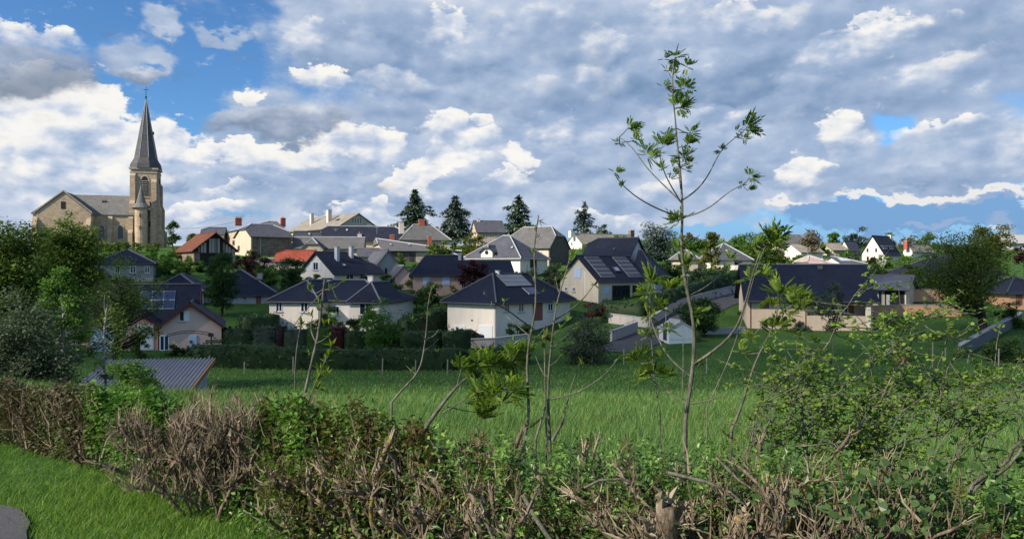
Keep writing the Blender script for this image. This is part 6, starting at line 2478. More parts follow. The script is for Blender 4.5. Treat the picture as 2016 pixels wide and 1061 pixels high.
n = 125000
y = 3.2 + 5.6 * rng.random(n) ** 1.15
x = -y * .80 + rng.random(n) * (y * .80 + 1.0)
ok = (y < hedge_y(x) + .15) & ~path_mask(x, y)
x, y = x[ok], y[ok]
patch = .5 + .5 * np.sin(x * 2.1 + 1.0) * np.sin(y * 1.7 + x * .8)
grass('grass', 'long spring grass on the verge in front of the hedge', x, y, (.035 + .075 * rng.random(len(x)) ** 1.5) * (.65 + .7 * patch), .0035 + .003 * rng.random(len(x)), 'blade_verge', 1.5)
n = 145000
y = 4.6 * (47.0 / 4.6) ** (rng.random(n) ** .8)
x = (rng.random(n) * 1.66 - .76) * y
ok = (y > hedge_y(x) + .25)
x, y = x[ok], y[ok]
grass('grass', 'tall lush meadow grass beyond the hedge', x, y, (.20 + .17 * rng.random(len(x))), np.maximum(.007, y * .00085), 'blade_field', .75)
n = 9000
y = 5.0 * (46.0 / 5.0) ** (rng.random(n) ** .8)
x = (rng.random(n) * 2 - 1) * y * .74
ok = (y > hedge_y(x) + .3) & (np.sin(x * .9 + 2) * np.sin(y * .6 + x * .3) > .1)
grass('meadow_stalks', 'paler stalks and seed heads standing above the meadow grass', x[ok], y[ok], .38 + .2 * rng.random(ok.sum()), np.maximum(.005, y[ok] * .0006), 'leaf_yellow', .5)
n = 30000
y = 46 + 15 * rng.random(n)
x = (rng.random(n) * 2 - 1) * y * .72
grass('grass', 'grazed grass in the cloud shadow at the bottom of the meadow', x, y, .10 + .12 * rng.random(n), .05 + 0 * y, 'blade_field', .8)
n = 26000
y = 57 + 34 * rng.random(n)
x = (rng.random(n) * 2 - 1) * y * .70
grass('grass', 'short mown grass on the lawns between the houses', x, y, .06 + .07 * rng.random(n), .06 + 0 * y, 'blade_field', .5)

# ================================================================== the cut hedge in the foreground
rng = np.random.default_rng(23)
PIN_V, PIN_F = pinnate(4)
PIN3_V, PIN3_F = pinnate(3, .5, .15)


def hp(px):
    """hedge centre line seen at pixel column px -> (x, y)"""
    k = (px - 1008) / K
    ys = np.linspace(1.5, 13, 2300)
    xs = k * ys
    i = int(np.argmin(np.abs(hedge_y(xs) - ys)))
    return xs[i], ys[i]


def top_z(px, d):
    py = np.interp(px, [-200, 0, 180, 350, 520, 700, 850, 1000, 1150, 1300, 1450, 1650, 1850, 2016, 2200], [756, 762, 772, 790, 798, 812, 856, 888, 900, 902, 912, 930, 950, 972, 990])
    return EYE + (530.5 - py) / K * d


def leafy(acc, pos, size, tv=LEAF_V, tf=LEAF_F, flat=.25, tone=None):
    stamp(acc, tv, tf, rand_rots(len(pos), flat), pos, size * (.6 + .8 * rng.random(len(pos))), tone)


def twig_batch(acc, starts, dirs, lens, r, bend=.25, rnd=None):
    for i in range(len(starts)):
        a = starts[i]
        dd = dirs[i]
        L = lens[i]
        side = rng.normal(size=3) * bend * L * .5
        rr = r[i] if np.ndim(r) else r
        acc.tube([a, a + dd * L * .5 + side, a + dd * L + side * .6], [rr, rr * .7, rr * .3], 3, rng.random() if rnd is None else rnd, cap=False)


def hedge_block(name, label, p0, p1, mat, nleaf, leaf_m, ntwig, thick=.5, twig_mat='twig_dead', core=None, tops=0.0, low=0.0):
    """leafy stretch of old hedge between pixel columns"""
    px = p0 + (p1 - p0) * rng.random(nleaf)
    tab = np.linspace(p0, p1, 24)
    hx = np.array([hp(q) for q in tab])
    cx, cy = np.interp(px, tab, hx[:, 0]), np.interp(px, tab, hx[:, 1])
    tz = top_z(px, cy)
    o = np.array([*hp((p0 + p1) / 2), 0.0])
    root = thing(name, label, 'hedge', o)
    bul = .06 * np.sin(px * .045 + 1) + .05 * np.sin(px * .11)
    u = rng.random(nleaf)
    v = rng.random(nleaf)
    surf = rng.random(nleaf) < .72
    off = np.where(surf, -thick * (.5 + bul) * (1 - .25 * v ** 3) + .05 * rng.normal(size=nleaf), (rng.random(nleaf) - .5) * thick)
    z = np.where(surf, low + (tz - low) * v, tz - .05 * rng.random(nleaf) - .10 * np.abs(off / thick) ** 2) + .03 * rng.normal(size=nleaf) + bul * .5
    # thickness is laid off along the line of sight from the verge
    kk = np.hypot(cx, cy)
    nx, ny = cx / kk, cy / kk
    pos = np.stack([cx + nx * off, cy + ny * off, z], 1) - o
    pos[:, 2] = np.maximum(pos[:, 2], .01)
    tone = np.clip(.5 + .35 * np.sin(px * .06 + z * 7) + .35 * rng.normal(size=nleaf), 0, 1)
    a = Acc()
    leafy(a, pos, leaf_m, tone=tone)
    f = a.make('foliage', mat, root, attr=True)
    # dark woody inside
    b = Acc()
    m = ntwig
    px = p0 + (p1 - p0) * rng.random(m)
    cx, cy = np.interp(px, tab, hx[:, 0]), np.interp(px, tab, hx[:, 1])
    tz = top_z(px, cy)
    off = (rng.random(m) - .62) * thick
    kk = np.hypot(cx, cy)
    nx, ny = cx / kk, cy / kk
    st = np.stack([cx + nx * off, cy + ny * off, (tz * .8) * rng.random(m)], 1) - o
    dr = rng.normal(size=(m, 3)) * .45 + np.array([0, 0, 1.0])
    dr /= np.linalg.norm(dr, axis=1)[:, None]
    ln = np.minimum(.10 + .22 * rng.random(m), np.maximum(.03, tz + .03 - (st[:, 2])))
    twig_batch(b, st, dr, ln, .004 + .006 * rng.random(m) ** 3)
    b.make('twigs', twig_mat, root, attr=True)['kind'] = 'stuff'
    return root


hedge_block('brown_hedge', 'dull brown-green stretch of old hedge at the far left', -70, 190, 'hedge_brown', 15000, .045, 1500)
hedge_block('green_hedge', 'fresh green leafy stretch of hedge left of the bare cut shrub', 172, 352, 'hedge_fresh', 14000, .045, 300)
hedge_block('leafy_hedge', 'brown and green sprouting stretch of hedge right of the bare cut shrub', 500, 850, 'sprout', 6500, .040, 1100, low=.28)
hedge_block('ivy_hedge', 'ivy-covered low stretch of hedge behind the cut stumps', 980, 1520, 'ivy', 9500, .026, 700, low=.3)
hedge_block('green_sprouts', 'green leaves and ivy threaded through the lichened stems', 540, 1000, 'ivy', 4200, .032, 200, low=.2)
hedge_block('bramble_hedge', 'leafy bramble-grown end of the hedge at the lower right', 1500, 2080, 'ivy', 10000, .028, 900, low=.2)
hedge_block('fern_green', 'light green ash sprouts filling the hedge right of the bare shrub', 492, 640, 'hedge_fresh', 3500, .05, 60)


def gnarl(acc, p, direction, L, r0, r1, jit=.15, n=9, sides=7, knob=True):
    """crooked old stem; returns its top point and direction"""
    pts, rad = [np.array(p, float)], [r0]
    d = np.array(direction, float)
    d /= np.linalg.norm(d)
    for i in range(n):
        d = d + rng.normal(size=3) * jit
        d[2] = max(d[2], .15)
        d /= np.linalg.norm(d)
        pts.append(pts[-1] + d * L / n)
        f = (i + 1) / n
        rad.append((r0 + (r1 - r0) * f) * (1 + .28 * (rng.random() - .4)))
    if knob:
        rad[-1] *= 1.5
        rad[-2] *= 1.35
    acc.tube(pts, rad, sides)
    return pts[-1], d, pts, rad


def splinters(acc, p, d, r, n, L):
    for _ in range(n):
        dd = d + rng.normal(size=3) * .38
        dd /= np.linalg.norm(dd)
        s = np.array(p) + rng.normal(size=3) * r * .5
        l_ = L * (.4 + .9 * rng.random())
        acc.tube([s, s + dd * l_ * .6 + rng.normal(size=3) * l_ * .06, s + dd * l_], [r * .42, r * .28, .001], 4, .75 + .25 * rng.random())


def stump(label, px, back, hpx, stems, r=.022, spread=.16, leaf_mat='ivy', nleaf=500, leaf_m=.026, ntwig=120, lich=False, sprouts=0, splint=6, sprout_mat='sprout'):
    """coppiced hedge plant cut by a flail: several crooked stems, split ends, twigs, leaves"""
    x, y = hp(px)
    back -= .14
    kk = math.hypot(x, y)
    x, y = x * (1 + back / kk), y * (1 + back / kk)
    z = gz(x, y)
    root = thing('cut_hedge_plant', label, 'cut shrub', (x, y, z), 0, 'flail-cut plants of the foreground hedge')
    tz = EYE + (530.5 - hpx) / K * y - z
    tips = []
    allp = []
    spread *= 1.25
    nleaf = int(nleaf * 1.3)
    ntwig = int(ntwig * 1.3)
    for i in range(int(stems * 1.6)):
        a = Acc()
        ang = rng.random() * 6.283
        s = np.array([math.cos(ang), math.sin(ang), 0]) * spread * (.3 + .7 * rng.random())
        d = np.array([s[0] * 1.2 / spread * .16, s[1] / spread * .10, 1.0])
        Lh = tz * (.72 + .34 * rng.random())
        rr = r * (.55 + .65 * rng.random())
        p, dd, pts, rad = gnarl(a, s + np.array([0, 0, -.05]), d, Lh, rr, rr * .62)
        allp += pts[3:]
        # forks
        for _ in range(rng.integers(1, 4)):
            k = rng.integers(4, 9)
            p2, d2, pts2, _r = gnarl(a, pts[k], dd + rng.normal(size=3) * .8, Lh * (.15 + .25 * rng.random()), rad[k] * .7, rad[k] * .42, .22, 5, 6)
            tips.append((p2, d2, rad[k] * .55))
            allp += pts2[2:]
        tips.append((p, dd, rr * .8))
        a.make('stem', 'bark_lichen' if lich else 'bark_hedge', root, smooth=True)
    c = Acc()
    for p, d, rr in tips:
        splinters(c, p, d, rr, splint, .045 + .04 * rng.random())
    if splint:
        c.make('split_ends', 'twig_dead', root, attr=True)['kind'] = 'stuff'
    allp = np.array(allp)
    if ntwig:
        b = Acc()
        st = allp[rng.integers(0, len(allp), ntwig)] + rng.normal(size=(ntwig, 3)) * .02
        dr = rng.normal(size=(ntwig, 3)) * .42 + np.array([0, 0, 1.0])
        dr /= np.linalg.norm(dr, axis=1)[:, None]
        twig_batch(b, st, dr, np.minimum(.05 + .12 * rng.random(ntwig), np.maximum(.02, tz + .03 - st[:, 2])), .0025 + .004 * rng.random(ntwig) ** 2)
        b.make('twigs', 'twig_dead', root, attr=True)['kind'] = 'stuff'
    if nleaf:
        e = Acc()
        q = allp[rng.integers(0, len(allp), nleaf)] + rng.normal(size=(nleaf, 3)) * np.array([.10, .10, .10])
        q[:, 2] = np.clip(q[:, 2], .02, tz + .02)
        leafy(e, q, leaf_m)
        e.make('leaves', leaf_mat, root, attr=True)
    if sprouts:
        e = Acc()
        k = rng.integers(0, len(tips), sprouts)
        q = np.array([tips[i][0] for i in k]) + rng.normal(size=(sprouts, 3)) * .03
        dr = rng.normal(size=(sprouts, 3)) * .5 + np.array([.1, 0, .9])
        stamp(e, PIN3_V, PIN3_F, frames(dr, (0, 0, 1)), q, .05 + .05 * rng.random(sprouts))
        e.make('sprouts', sprout_mat, root, attr=True)['kind'] = 'stuff'
    return root


# bare shrub cut flat: a thicket of crooked grey stems
for i, (px, back, top, lab) in enumerate([(372, -.1, 800, 'left side of the bare grey cut shrub beside the green hedge'), (412, -.05, 786, 'middle of the bare grey cut shrub'),
                                          (448, -.15, 784, 'bare grey cut shrub standing on a thick pale trunk'), (485, 0.05, 792, 'right side of the bare grey cut shrub before the sprouting hedge'),
                                          (430, .25, 780, 'back row of the bare grey cut shrub')]):
    stump(lab, px, back, top, 10, .013, .24, nleaf=40, ntwig=650, splint=4, leaf_mat='hedge_fresh')
stump('stem with bright yellow lichen elbow in the sprouting hedge', 612, -.15, 905, 4, .030, .10, 'sprout', 500, .04, 120, True, 30)
stump('knobbly lichen-patched stems right of the yellow elbow', 700, -.12, 900, 5, .026, .16, 'sprout', 650, .035, 160, True, 40)
stump('gnarled grey stump under the leaning bare sapling', 668, .1, 850, 5, .022, .2, 'sprout', 700, .035, 200, False, 60)
stump('dark twiggy cut plant left of the tall yellow-lichened stems', 760, .05, 852, 6, .020, .2, 'sprout', 600, .035, 220, False, 60)
stump('tall yellow-lichened stems with a broken white top', 800, -.18, 880, 6, .024, .16, 'ivy', 300, .03, 130, True, 26)
stump('crooked grey stems below the leafy leaning ash', 848, -.05, 862, 7, .022, .2, 'ivy', 300, .03, 200, True, 50)
stump('cluster of cut sticks in front of the lush grass', 900, .02, 868, 8, .018, .18, 'sprout', 300, .03, 220, False, 60)
stump('thick pale trunk with a round knot hole', 925, -.16, 905, 4, .034, .12, 'ivy', 200, .03, 100, False, 14)
stump('cut stool with reddish sprouts left of the tall bare saplings', 962, .0, 885, 6, .018, .14, 'sprout', 250, .03, 160, False, 60)
stump('broken stool below the group of tall bare saplings', 1040, .05, 888, 9, .018, .2, 'ivy', 600, .026, 220, False, 60)
stump('ivy-grown stems right of the knot-hole trunk', 1015, -.12, 930, 4, .020, .16, 'ivy', 900, .026, 120)
stump('ivy-grown cut plant with thin reddish sticks', 1105, -.05, 905, 5, .016, .2, 'ivy', 1500, .024, 140, False, 20)
stump('low ivy mound between the sapling group and split white stems', 1160, -.05, 915, 4, .015, .2, 'ivy', 1700, .024, 100)
stump('curved brown stem with white splintered base', 1212, -.12, 895, 5, .022, .16, 'ivy', 400, .026, 120, False, 20, 9)
stump('split stems with long white splinters', 1268, -.05, 885, 6, .022, .16, 'ivy', 500, .026, 150, False, 30, 10)
stump('round-headed stump right of the white splinters', 1330, -.1, 905, 5, .028, .16, 'ivy', 400, .026, 140, False, 10, 7)
stump('massive knotted lichen-grey bole at the bottom of the view', 1400, -.18, 950, 5, .045, .14, 'ivy', 250, .026, 160, True, 8, 7)
stump('red-tipped cut stems behind the knotted bole', 1430, .08, 880, 6, .016, .18, 'ivy', 700, .026, 160, False, 60)
stump('thicket of thin cut canes left of the brambles', 1500, -.08, 900, 11, .010, .22, 'bramble', 150, .03, 320, False, 10, 4)
stump('pale split canes among the first bramble leaves', 1585, -.1, 905, 10, .010, .22, 'bramble', 200, .03, 300, False, 10, 4)
stump('leaning grey canes below the hawthorn', 1660, .05, 905, 7, .010, .22, 'bramble', 250, .03, 200, False, 20, 4)
stump('short canes half hidden by big bramble leaves', 1770, -.05, 940, 6, .010, .22, 'bramble', 250, .03, 160, False, 20, 4)


# fallen sticks leaning in the hedge
def stick(label, pts, d0, d1, r0, r1, mat='bark_ash'):
    P = []
    for i, (px, py) in enumerate(pts):
        f = i / (len(pts) - 1)
        P.append(at(px, py, d0 + (d1 - d0) * f))
    P = np.array(P)
    a = Acc()
    a.tube(P, np.linspace(r0, r1, len(P)), 6)
    o = a.make('loose_stick', mat, smooth=True, loc=P[0])
    tag(o, label, 'stick', 'loose sticks lying in the hedge')


stick('long dark stick lying across the knotted bole', [(1315, 930), (1390, 948), (1440, 970), (1465, 992)], 3.15, 3.0, .008, .005)
stick('pale thin stick leaning below the knot hole', [(945, 1000), (958, 1030), (972, 1064)], 3.6, 3.4, .007, .006)
stick('smooth grey stick crossing the ivy to the lower right', [(1030, 975), (1055, 1020), (1085, 1064)], 3.5, 3.3, .010, .012)
stick('white-tipped stick behind the yellow-lichened stems', [(762, 888), (778, 905), (785, 990), (792, 1040)], 4.1, 4.2, .009, .010)
stick('curved stick arching left of the white splinters', [(1150, 960), (1180, 945), (1225, 942), (1262, 958)], 3.3, 3.3, .006, .005)
stick('long reddish cane leaning over the thicket', [(1410, 900), (1455, 945), (1515, 985)], 3.0, 2.9, .005, .004, 'bark_hedge')
stick('dead bleached twig lying on the verge grass', [(480, 1004), (500, 1018), (535, 1035)], 5.0, 4.8, .006, .003)


# ================================================================== saplings and the hawthorn
def smooth_line(P, n=None):
    P = np.array(P, float)
    if len(P) < 3:
        return P
    L = np.concatenate([[0], np.cumsum(np.linalg.norm(np.diff(P, axis=0), axis=1))])
    n = n or max(len(P) * 2, 6)
    s = np.linspace(0, L[-1], n)
    Q = np.stack([np.interp(s, L, P[:, k]) for k in range(P.shape[1])], 1)
    for _ in range(2):
        Q[1:-1] = (Q[:-2] + 2 * Q[1:-1] + Q[2:]) / 4
    return Q


def sapling(name, label, d, stems, tufts, mat='ash_leaf', base_part='trunk', cat='sapling', wind=.25, bark_m='bark_ash', tip_r=1.6, pin=(PIN_V, PIN_F), per=7, zig=.0):
    """stems: (points in photo pixels, start radius px, end radius px, depth change); first is the trunk"""
    b = at(stems[0][0][0][0], stems[0][0][0][1], d)
    bz = gz(b[0], b[1])
    o = np.array([b[0], b[1], bz])
    root = thing(name, label, cat, o)
    lines = []
    for i, (pts, r0, r1, dd) in enumerate(stems):
        q = smooth_line(pts)
        if i == 0:
            d0 = d
        else:
            allq = np.vstack([l[0] for l in lines])
            alld = np.concatenate([l[1] for l in lines])
            k = int(np.argmin(np.hypot(allq[:, 0] - pts[0][0], allq[:, 1] - pts[0][1])))
            d0 = alld[k] if np.hypot(*(allq[k] - np.array(pts[0]))) < 30 else d
        f = np.linspace(0, 1, len(q))
        dep = d0 + dd * f ** 1.3
        lines.append((q, dep))
        P = np.array([at(x, y, e) for (x, y), e in zip(q, dep)]) - o
        if i == 0 or base_part == 'stems':
            if P[0][2] > 0.02 and r0 > 2:
                P = np.vstack([[P[0][0] * 1.0, P[0][1], -.1], P])
                rad = np.concatenate([[r0 * 1.15], np.linspace(r0, r1, len(q))])
            else:
                rad = np.linspace(r0, r1, len(q))
        else:
            rad = np.linspace(r0, r1, len(q))
        a = Acc()
        a.tube(P, np.maximum(rad * .62 * d / K, .0016), 8 if r0 > 3 else 5)
        a.make('trunk' if (i == 0 or r0 > 4.2) else 'branch', bark_m, root, smooth=True)
    allq = np.vstack([l[0] for l in lines])
    alld = np.concatenate([l[1] for l in lines])
    acc, tw = Acc(), Acc()
    for tf in tufts:
        px, py, sz = tf[:3]
        m = int((tf[3] if len(tf) > 3 else per) * (1.7 if len(pin[0]) > 10 else 1.3))
        k = int(np.argmin(np.hypot(allq[:, 0] - px, allq[:, 1] - py)))
        e = alld[k] + rng.normal() * .03
        p = at(px, py, e) - o
        a0 = at(*allq[k], alld[k]) - o
        S = sz * d / K * (.85 + .4 * rng.random())
        node = p - np.array([0, 0, S * .25])
        if np.linalg.norm(node - a0) > S * .15:
            tw.tube([a0, (a0 + node) / 2 + np.array([0, 0, -.004]), node], [.0035, .0028, .0022], 4)
        dr = rng.normal(size=(m, 3)) * .6 + np.array([wind, 0, .75]) + rng.normal(size=3) * .35
        dr /= np.linalg.norm(dr, axis=1)[:, None]
        stamp(acc, pin[0], pin[1], frames(dr, (0, 0, 1) + rng.normal(size=(1, 3)) * .3), np.tile(node, (m, 1)), S * (.60 + .45 * rng.random(m)))
    if tw.v:
        tw.make('twig', bark_m, root, smooth=True)['kind'] = 'stuff'
    if acc.v:
        acc.make('leaves', mat, root, attr=True)
    return root


# the tall ash
sapling('ash_sapling', 'tall ash sapling rising high into the sky right of centre', 4.6,
        [([(1349, 826), (1354, 792), (1363, 737), (1367, 677), (1366, 634), (1356, 586), (1346, 539), (1341, 491), (1343, 440), (1344, 420), (1343, 395), (1341, 359), (1337, 313), (1332, 277), (1330, 234), (1325, 198), (1323, 177), (1324, 148), (1327, 118)], 7.2, 1.6, .12),
         ([(1345, 427), (1327, 424), (1287, 408), (1252, 388), (1227, 367), (1215, 352)], 3.0, 1.3, -.35),
         ([(1343, 400), (1316, 374), (1277, 336), (1255, 306), (1241, 282), (1219, 270)], 3.0, 1.2, .40),
         ([(1343, 402), (1323, 370), (1309, 345), (1300, 315), (1297, 292)], 2.6, 1.2, -.25),
         ([(1340, 372), (1336, 345), (1335, 322)], 2.0, 1.0, .2),
         ([(1345, 393), (1370, 377), (1391, 352), (1404, 327), (1415, 302), (1431, 284), (1452, 268)], 2.8, 1.2, .35),
         ([(1345, 428), (1381, 419), (1409, 401), (1434, 377), (1462, 364)], 2.8, 1.2, -.3),
         ([(1364, 717), (1380, 709), (1433, 669), (1453, 642), (1465, 606), (1475, 566), (1489, 515), (1496, 498)], 5.0, 1.8, -.3),
         ([(1361, 741), (1338, 725), (1311, 697), (1295, 665), (1281, 634), (1277, 598), (1279, 565)], 3.6, 1.5, .3),
         ([(1357, 582), (1390, 566), (1417, 543), (1434, 522)], 2.6, 1.2, .25),
         ([(1354, 795), (1394, 790), (1429, 776)], 2.8, 1.3, -.2),
         ([(1352, 794), (1326, 778), (1287, 754), (1272, 738)], 2.8, 1.3, .3),
         ([(1342, 790), (1346, 705), (1344, 642)], 2.0, 1.2, .2)],
        [(1330, 108, 26, 9), (1352, 127, 18, 6), (1309, 114, 16, 6), (1313, 136, 14, 5), (1326, 145, 14, 5), (1307, 168, 16, 6), (1347, 169, 20, 7), (1335, 206, 24, 9), (1348, 204, 16, 5),
         (1212, 336, 20, 8), (1222, 366, 14, 5), (1237, 246, 24, 9), (1248, 272, 18, 7), (1220, 279, 14, 5), (1270, 297, 26, 8), (1306, 282, 30, 11), (1288, 308, 18, 6), (1302, 330, 18, 6), (1320, 308, 18, 6),
         (1353, 280, 26, 9), (1359, 258, 22, 8), (1346, 305, 22, 8), (1356, 318, 18, 6), (1326, 338, 18, 6), (1313, 262, 16, 5), (1350, 330, 16, 5), (1318, 352, 12, 4),
         (1468, 246, 28, 10), (1464, 270, 20, 7), (1421, 293, 15, 6), (1449, 257, 14, 5), (1476, 344, 24, 10), (1472, 371, 18, 7), (1458, 362, 10, 4),
         (1336, 431, 24, 9), (1354, 484, 26, 9), (1336, 487, 26, 9), (1374, 490, 24, 7), (1346, 520, 24, 8), (1340, 545, 18, 6), (1370, 616, 22, 7), (1374, 716, 22, 7), (1384, 612, 18, 6)],
        'ash_dark', wind=.35)
sapling('ash_branch_cluster', 'yellow-green leafy shoots low on the tall ash, left side', 4.75,
        [([(1300, 820), (1290, 760), (1284, 700), (1281, 640), (1279, 575)], 2.4, 1.2, .1)],
        [(1279, 548, 34, 12), (1272, 575, 26, 8), (1314, 566, 28, 9), (1275, 614, 24, 8), (1296, 602, 24, 8), (1312, 642, 26, 8), (1273, 657, 20, 6), (1259, 708, 28, 9), (1251, 737, 22, 7), (1287, 729, 28, 9), (1311, 737, 26, 8), (1300, 700, 20, 6), (1265, 690, 18, 5)],
        'ash_leaf', wind=.3)
sapling('ash_top_shoot', 'leafy ash top in front of the skyline trees right of the tall trunk', 4.5,
        [([(1392, 800), (1440, 700), (1470, 600), (1488, 530), (1500, 490), (1520, 462)], 2.2, 1.2, .1)],
        [(1497, 499, 34, 11), (1516, 471, 36, 12), (1526, 456, 26, 9), (1474, 543, 22, 7), (1498, 539, 24, 8), (1536, 482, 20, 7), (1490, 478, 24, 8), (1510, 510, 24, 8), (1437, 509, 22, 7)], 'ash_dark', wind=.55)
sapling('bright_ash', 'bright green young ash in front of the tan house wall', 4.2,
        [([(1440, 846), (1457, 808), (1473, 756), (1489, 705), (1516, 657), (1528, 634), (1533, 600)], 5.0, 1.8, -.1),
         ([(1520, 652), (1505, 645), (1497, 636)], 2, 1, .1), ([(1530, 625), (1545, 608), (1560, 600)], 2.2, 1, -.1), ([(1494, 695), (1512, 692), (1524, 690)], 2, 1, .1)],
        [(1532, 574, 40, 13), (1562, 596, 38, 12), (1548, 612, 28, 8), (1528, 640, 28, 8), (1496, 636, 24, 8), (1525, 690, 26, 8), (1575, 600, 26, 8), (1520, 600, 22, 6), (1460, 690, 22, 7), (1478, 660, 20, 6)],
        'ash_leaf', wind=.35)
# group of tall bare saplings in the middle
sapling('bare_sapling', 'tallest bare sapling of the middle group, in bud at its tip', 4.3,
        [([(1031, 874), (1043, 810), (1039, 768), (1037, 702), (1043, 664), (1054, 617), (1056, 574), (1052, 527), (1051, 485), (1057, 447), (1060, 424)], 5.2, 1.6, .1),
         ([(1054, 650), (1026, 631), (1003, 612), (979, 600), (963, 591), (953, 576)], 2.8, 1.4, -.3), ([(1045, 672), (1063, 660), (1075, 640)], 2.2, 1.2, .2), ([(1043, 662), (1018, 640), (996, 622)], 2.2, 1.2, .2)],
        [(1060, 430, 20, 6), (1052, 448, 14, 4), (1061, 462, 12, 4), (1049, 496, 14, 4), (1058, 510, 10, 3), (1050, 548, 12, 4), (953, 576, 14, 5), (993, 590, 14, 4), (1068, 572, 16, 4), (968, 600, 10, 3)],
        'ash_dark', pin=(LANCE_V, LEAF_F), wind=.1)
sapling('bare_sapling', 'forked bare sapling of the middle group with spreading buds', 4.35,
        [([(1083, 874), (1078, 777), (1083, 702), (1090, 636), (1095, 598), (1106, 560), (1120, 522), (1124, 498)], 5.0, 1.5, -.1),
         ([(1088, 632), (1130, 607), (1153, 584), (1172, 557)], 3.0, 1.4, .3), ([(1083, 786), (1130, 777), (1172, 753), (1201, 730), (1216, 706)], 2.6, 1.3, -.3),
         ([(1106, 838), (1120, 777), (1135, 730), (1141, 716)], 2.6, 1.4, .2), ([(1085, 690), (1102, 672), (1116, 660), (1137, 640)], 2.2, 1.1, .25), ([(1088, 660), (1104, 650), (1114, 632)], 2, 1, -.2),
         ([(1082, 720), (1094, 714), (1106, 697)], 1.8, 1, -.15), ([(1100, 575), (1096, 560), (1094, 545)], 1.6, .9, .1)],
        [(1125, 503, 22, 7), (1110, 545, 20, 6), (1094, 548, 18, 6), (1171, 558, 18, 6), (1217, 700, 20, 7), (1146, 712, 22, 7), (1137, 638, 16, 5), (1116, 628, 16, 5), (1106, 694, 16, 5), (1102, 640, 14, 4), (1120, 530, 14, 4), (1095, 598, 14, 4), (1082, 720, 14, 4)],
        'ash_leaf', pin=(LANCE_V, LEAF_F), wind=.1, per=6)
sapling('bare_sapling', 'thin straight sapling between the two tallest bare ones', 4.5,
        [([(1076, 860), (1073, 768), (1072, 683), (1071, 648)], 3.2, 1.3, .1), ([(1073, 740), (1062, 722), (1054, 700)], 1.6, .9, .1)],
        [(1073, 655, 30, 9), (1071, 680, 20, 6), (1074, 700, 18, 5), (1066, 668, 18, 5), (1080, 735, 16, 5)], 'sprout', pin=(LANCE_V, LEAF_F), wind=.05)
sapling('bare_sapling', 'split stem leaning from the base of the middle group', 4.2,
        [([(1054, 866), (1066, 826), (1074, 800)], 4.0, 2.4, .1), ([(1088, 866), (1104, 838), (1112, 815)], 5.5, 3.0, -.05)], [], 'ash_leaf')
# leaning leafy ash
sapling('leaning_ash', 'thick leaning stem with large bright ash leaves at mid hedge', 4.5,
        [([(840, 838), (870, 796), (889, 772), (902, 758)], 7.0, 4.4, .0), ([(902, 758), (932, 730), (965, 720), (1007, 702), (1030, 694)], 2.6, 1.2, .3),
         ([(872, 812), (908, 791), (941, 768), (998, 763)], 2.4, 1.2, -.3), ([(900, 760), (905, 735), (915, 708)], 2.4, 1.2, .1), ([(880, 800), (905, 806), (940, 812)], 2.2, 1.2, .15)],
        [(918, 706, 34, 9), (940, 712, 38, 10), (905, 722, 28, 7), (968, 708, 36, 9), (1008, 700, 44, 12), (1030, 690, 30, 8), (985, 722, 30, 8), (998, 762, 40, 10), (975, 772, 34, 8), (945, 776, 34, 8),
         (930, 745, 30, 7), (955, 795, 34, 8), (940, 818, 36, 9), (985, 790, 30, 7), (915, 785, 26, 6)], 'ash_leaf', wind=.55, per=8)
# left saplings
sapling('forked_sapling', 'bare forked sapling in front of the cream bungalow', 5.3,
        [([(594, 800), (604, 757), (614, 712), (625, 667), (631, 626), (633, 594), (638, 568), (639, 550)], 5.2, 3.2, .1),
         ([(637, 574), (614, 597), (588, 626), (575, 648)], 2.2, 1.1, -.3), ([(638, 568), (620, 581), (610, 571)], 2.2, 1.2, .2), ([(639, 571), (659, 568), (673, 554)], 2.2, 1.1, -.2),
         ([(622, 674), (612, 655), (611, 639), (616, 622)], 2.4, 1.2, .2), ([(620, 676), (636, 671), (646, 661)], 2.0, 1.0, -.2), ([(633, 600), (645, 612), (650, 622)], 1.8, 1.0, .2)],
        [(609, 568, 18, 6), (674, 552, 18, 6), (650, 567, 20, 7), (627, 594, 20, 6), (665, 588, 18, 6), (648, 618, 24, 8), (614, 618, 22, 7), (646, 660, 18, 6), (625, 606, 16, 5), (640, 636, 18, 5), (608, 690, 16, 5)],
        'ash_leaf', pin=(LANCE_V, LEAF_F), wind=.1)
sapling('slim_sapling', 'slim whip with one leaf tuft left of the forked sapling', 5.35,
        [([(583, 800), (580, 744), (582, 699), (588, 658), (592, 640)], 3.0, 1.5, .1)], [(593, 634, 24, 9)], 'ash_leaf', pin=(LANCE_V, LEAF_F))
sapling('leafy_shoot', 'leafy shoot right of the forked sapling with bronze tip', 5.25,
        [([(604, 800), (620, 757), (636, 719), (649, 690), (653, 676)], 2.4, 1.2, -.1)],
        [(653, 676, 20, 7), (646, 695, 22, 7), (640, 708, 20, 6), (632, 725, 24, 7), (624, 742, 24, 7), (616, 760, 24, 7), (628, 760, 22, 6), (640, 735, 20, 6)], 'ash_leaf', pin=(LANCE_V, LEAF_F))
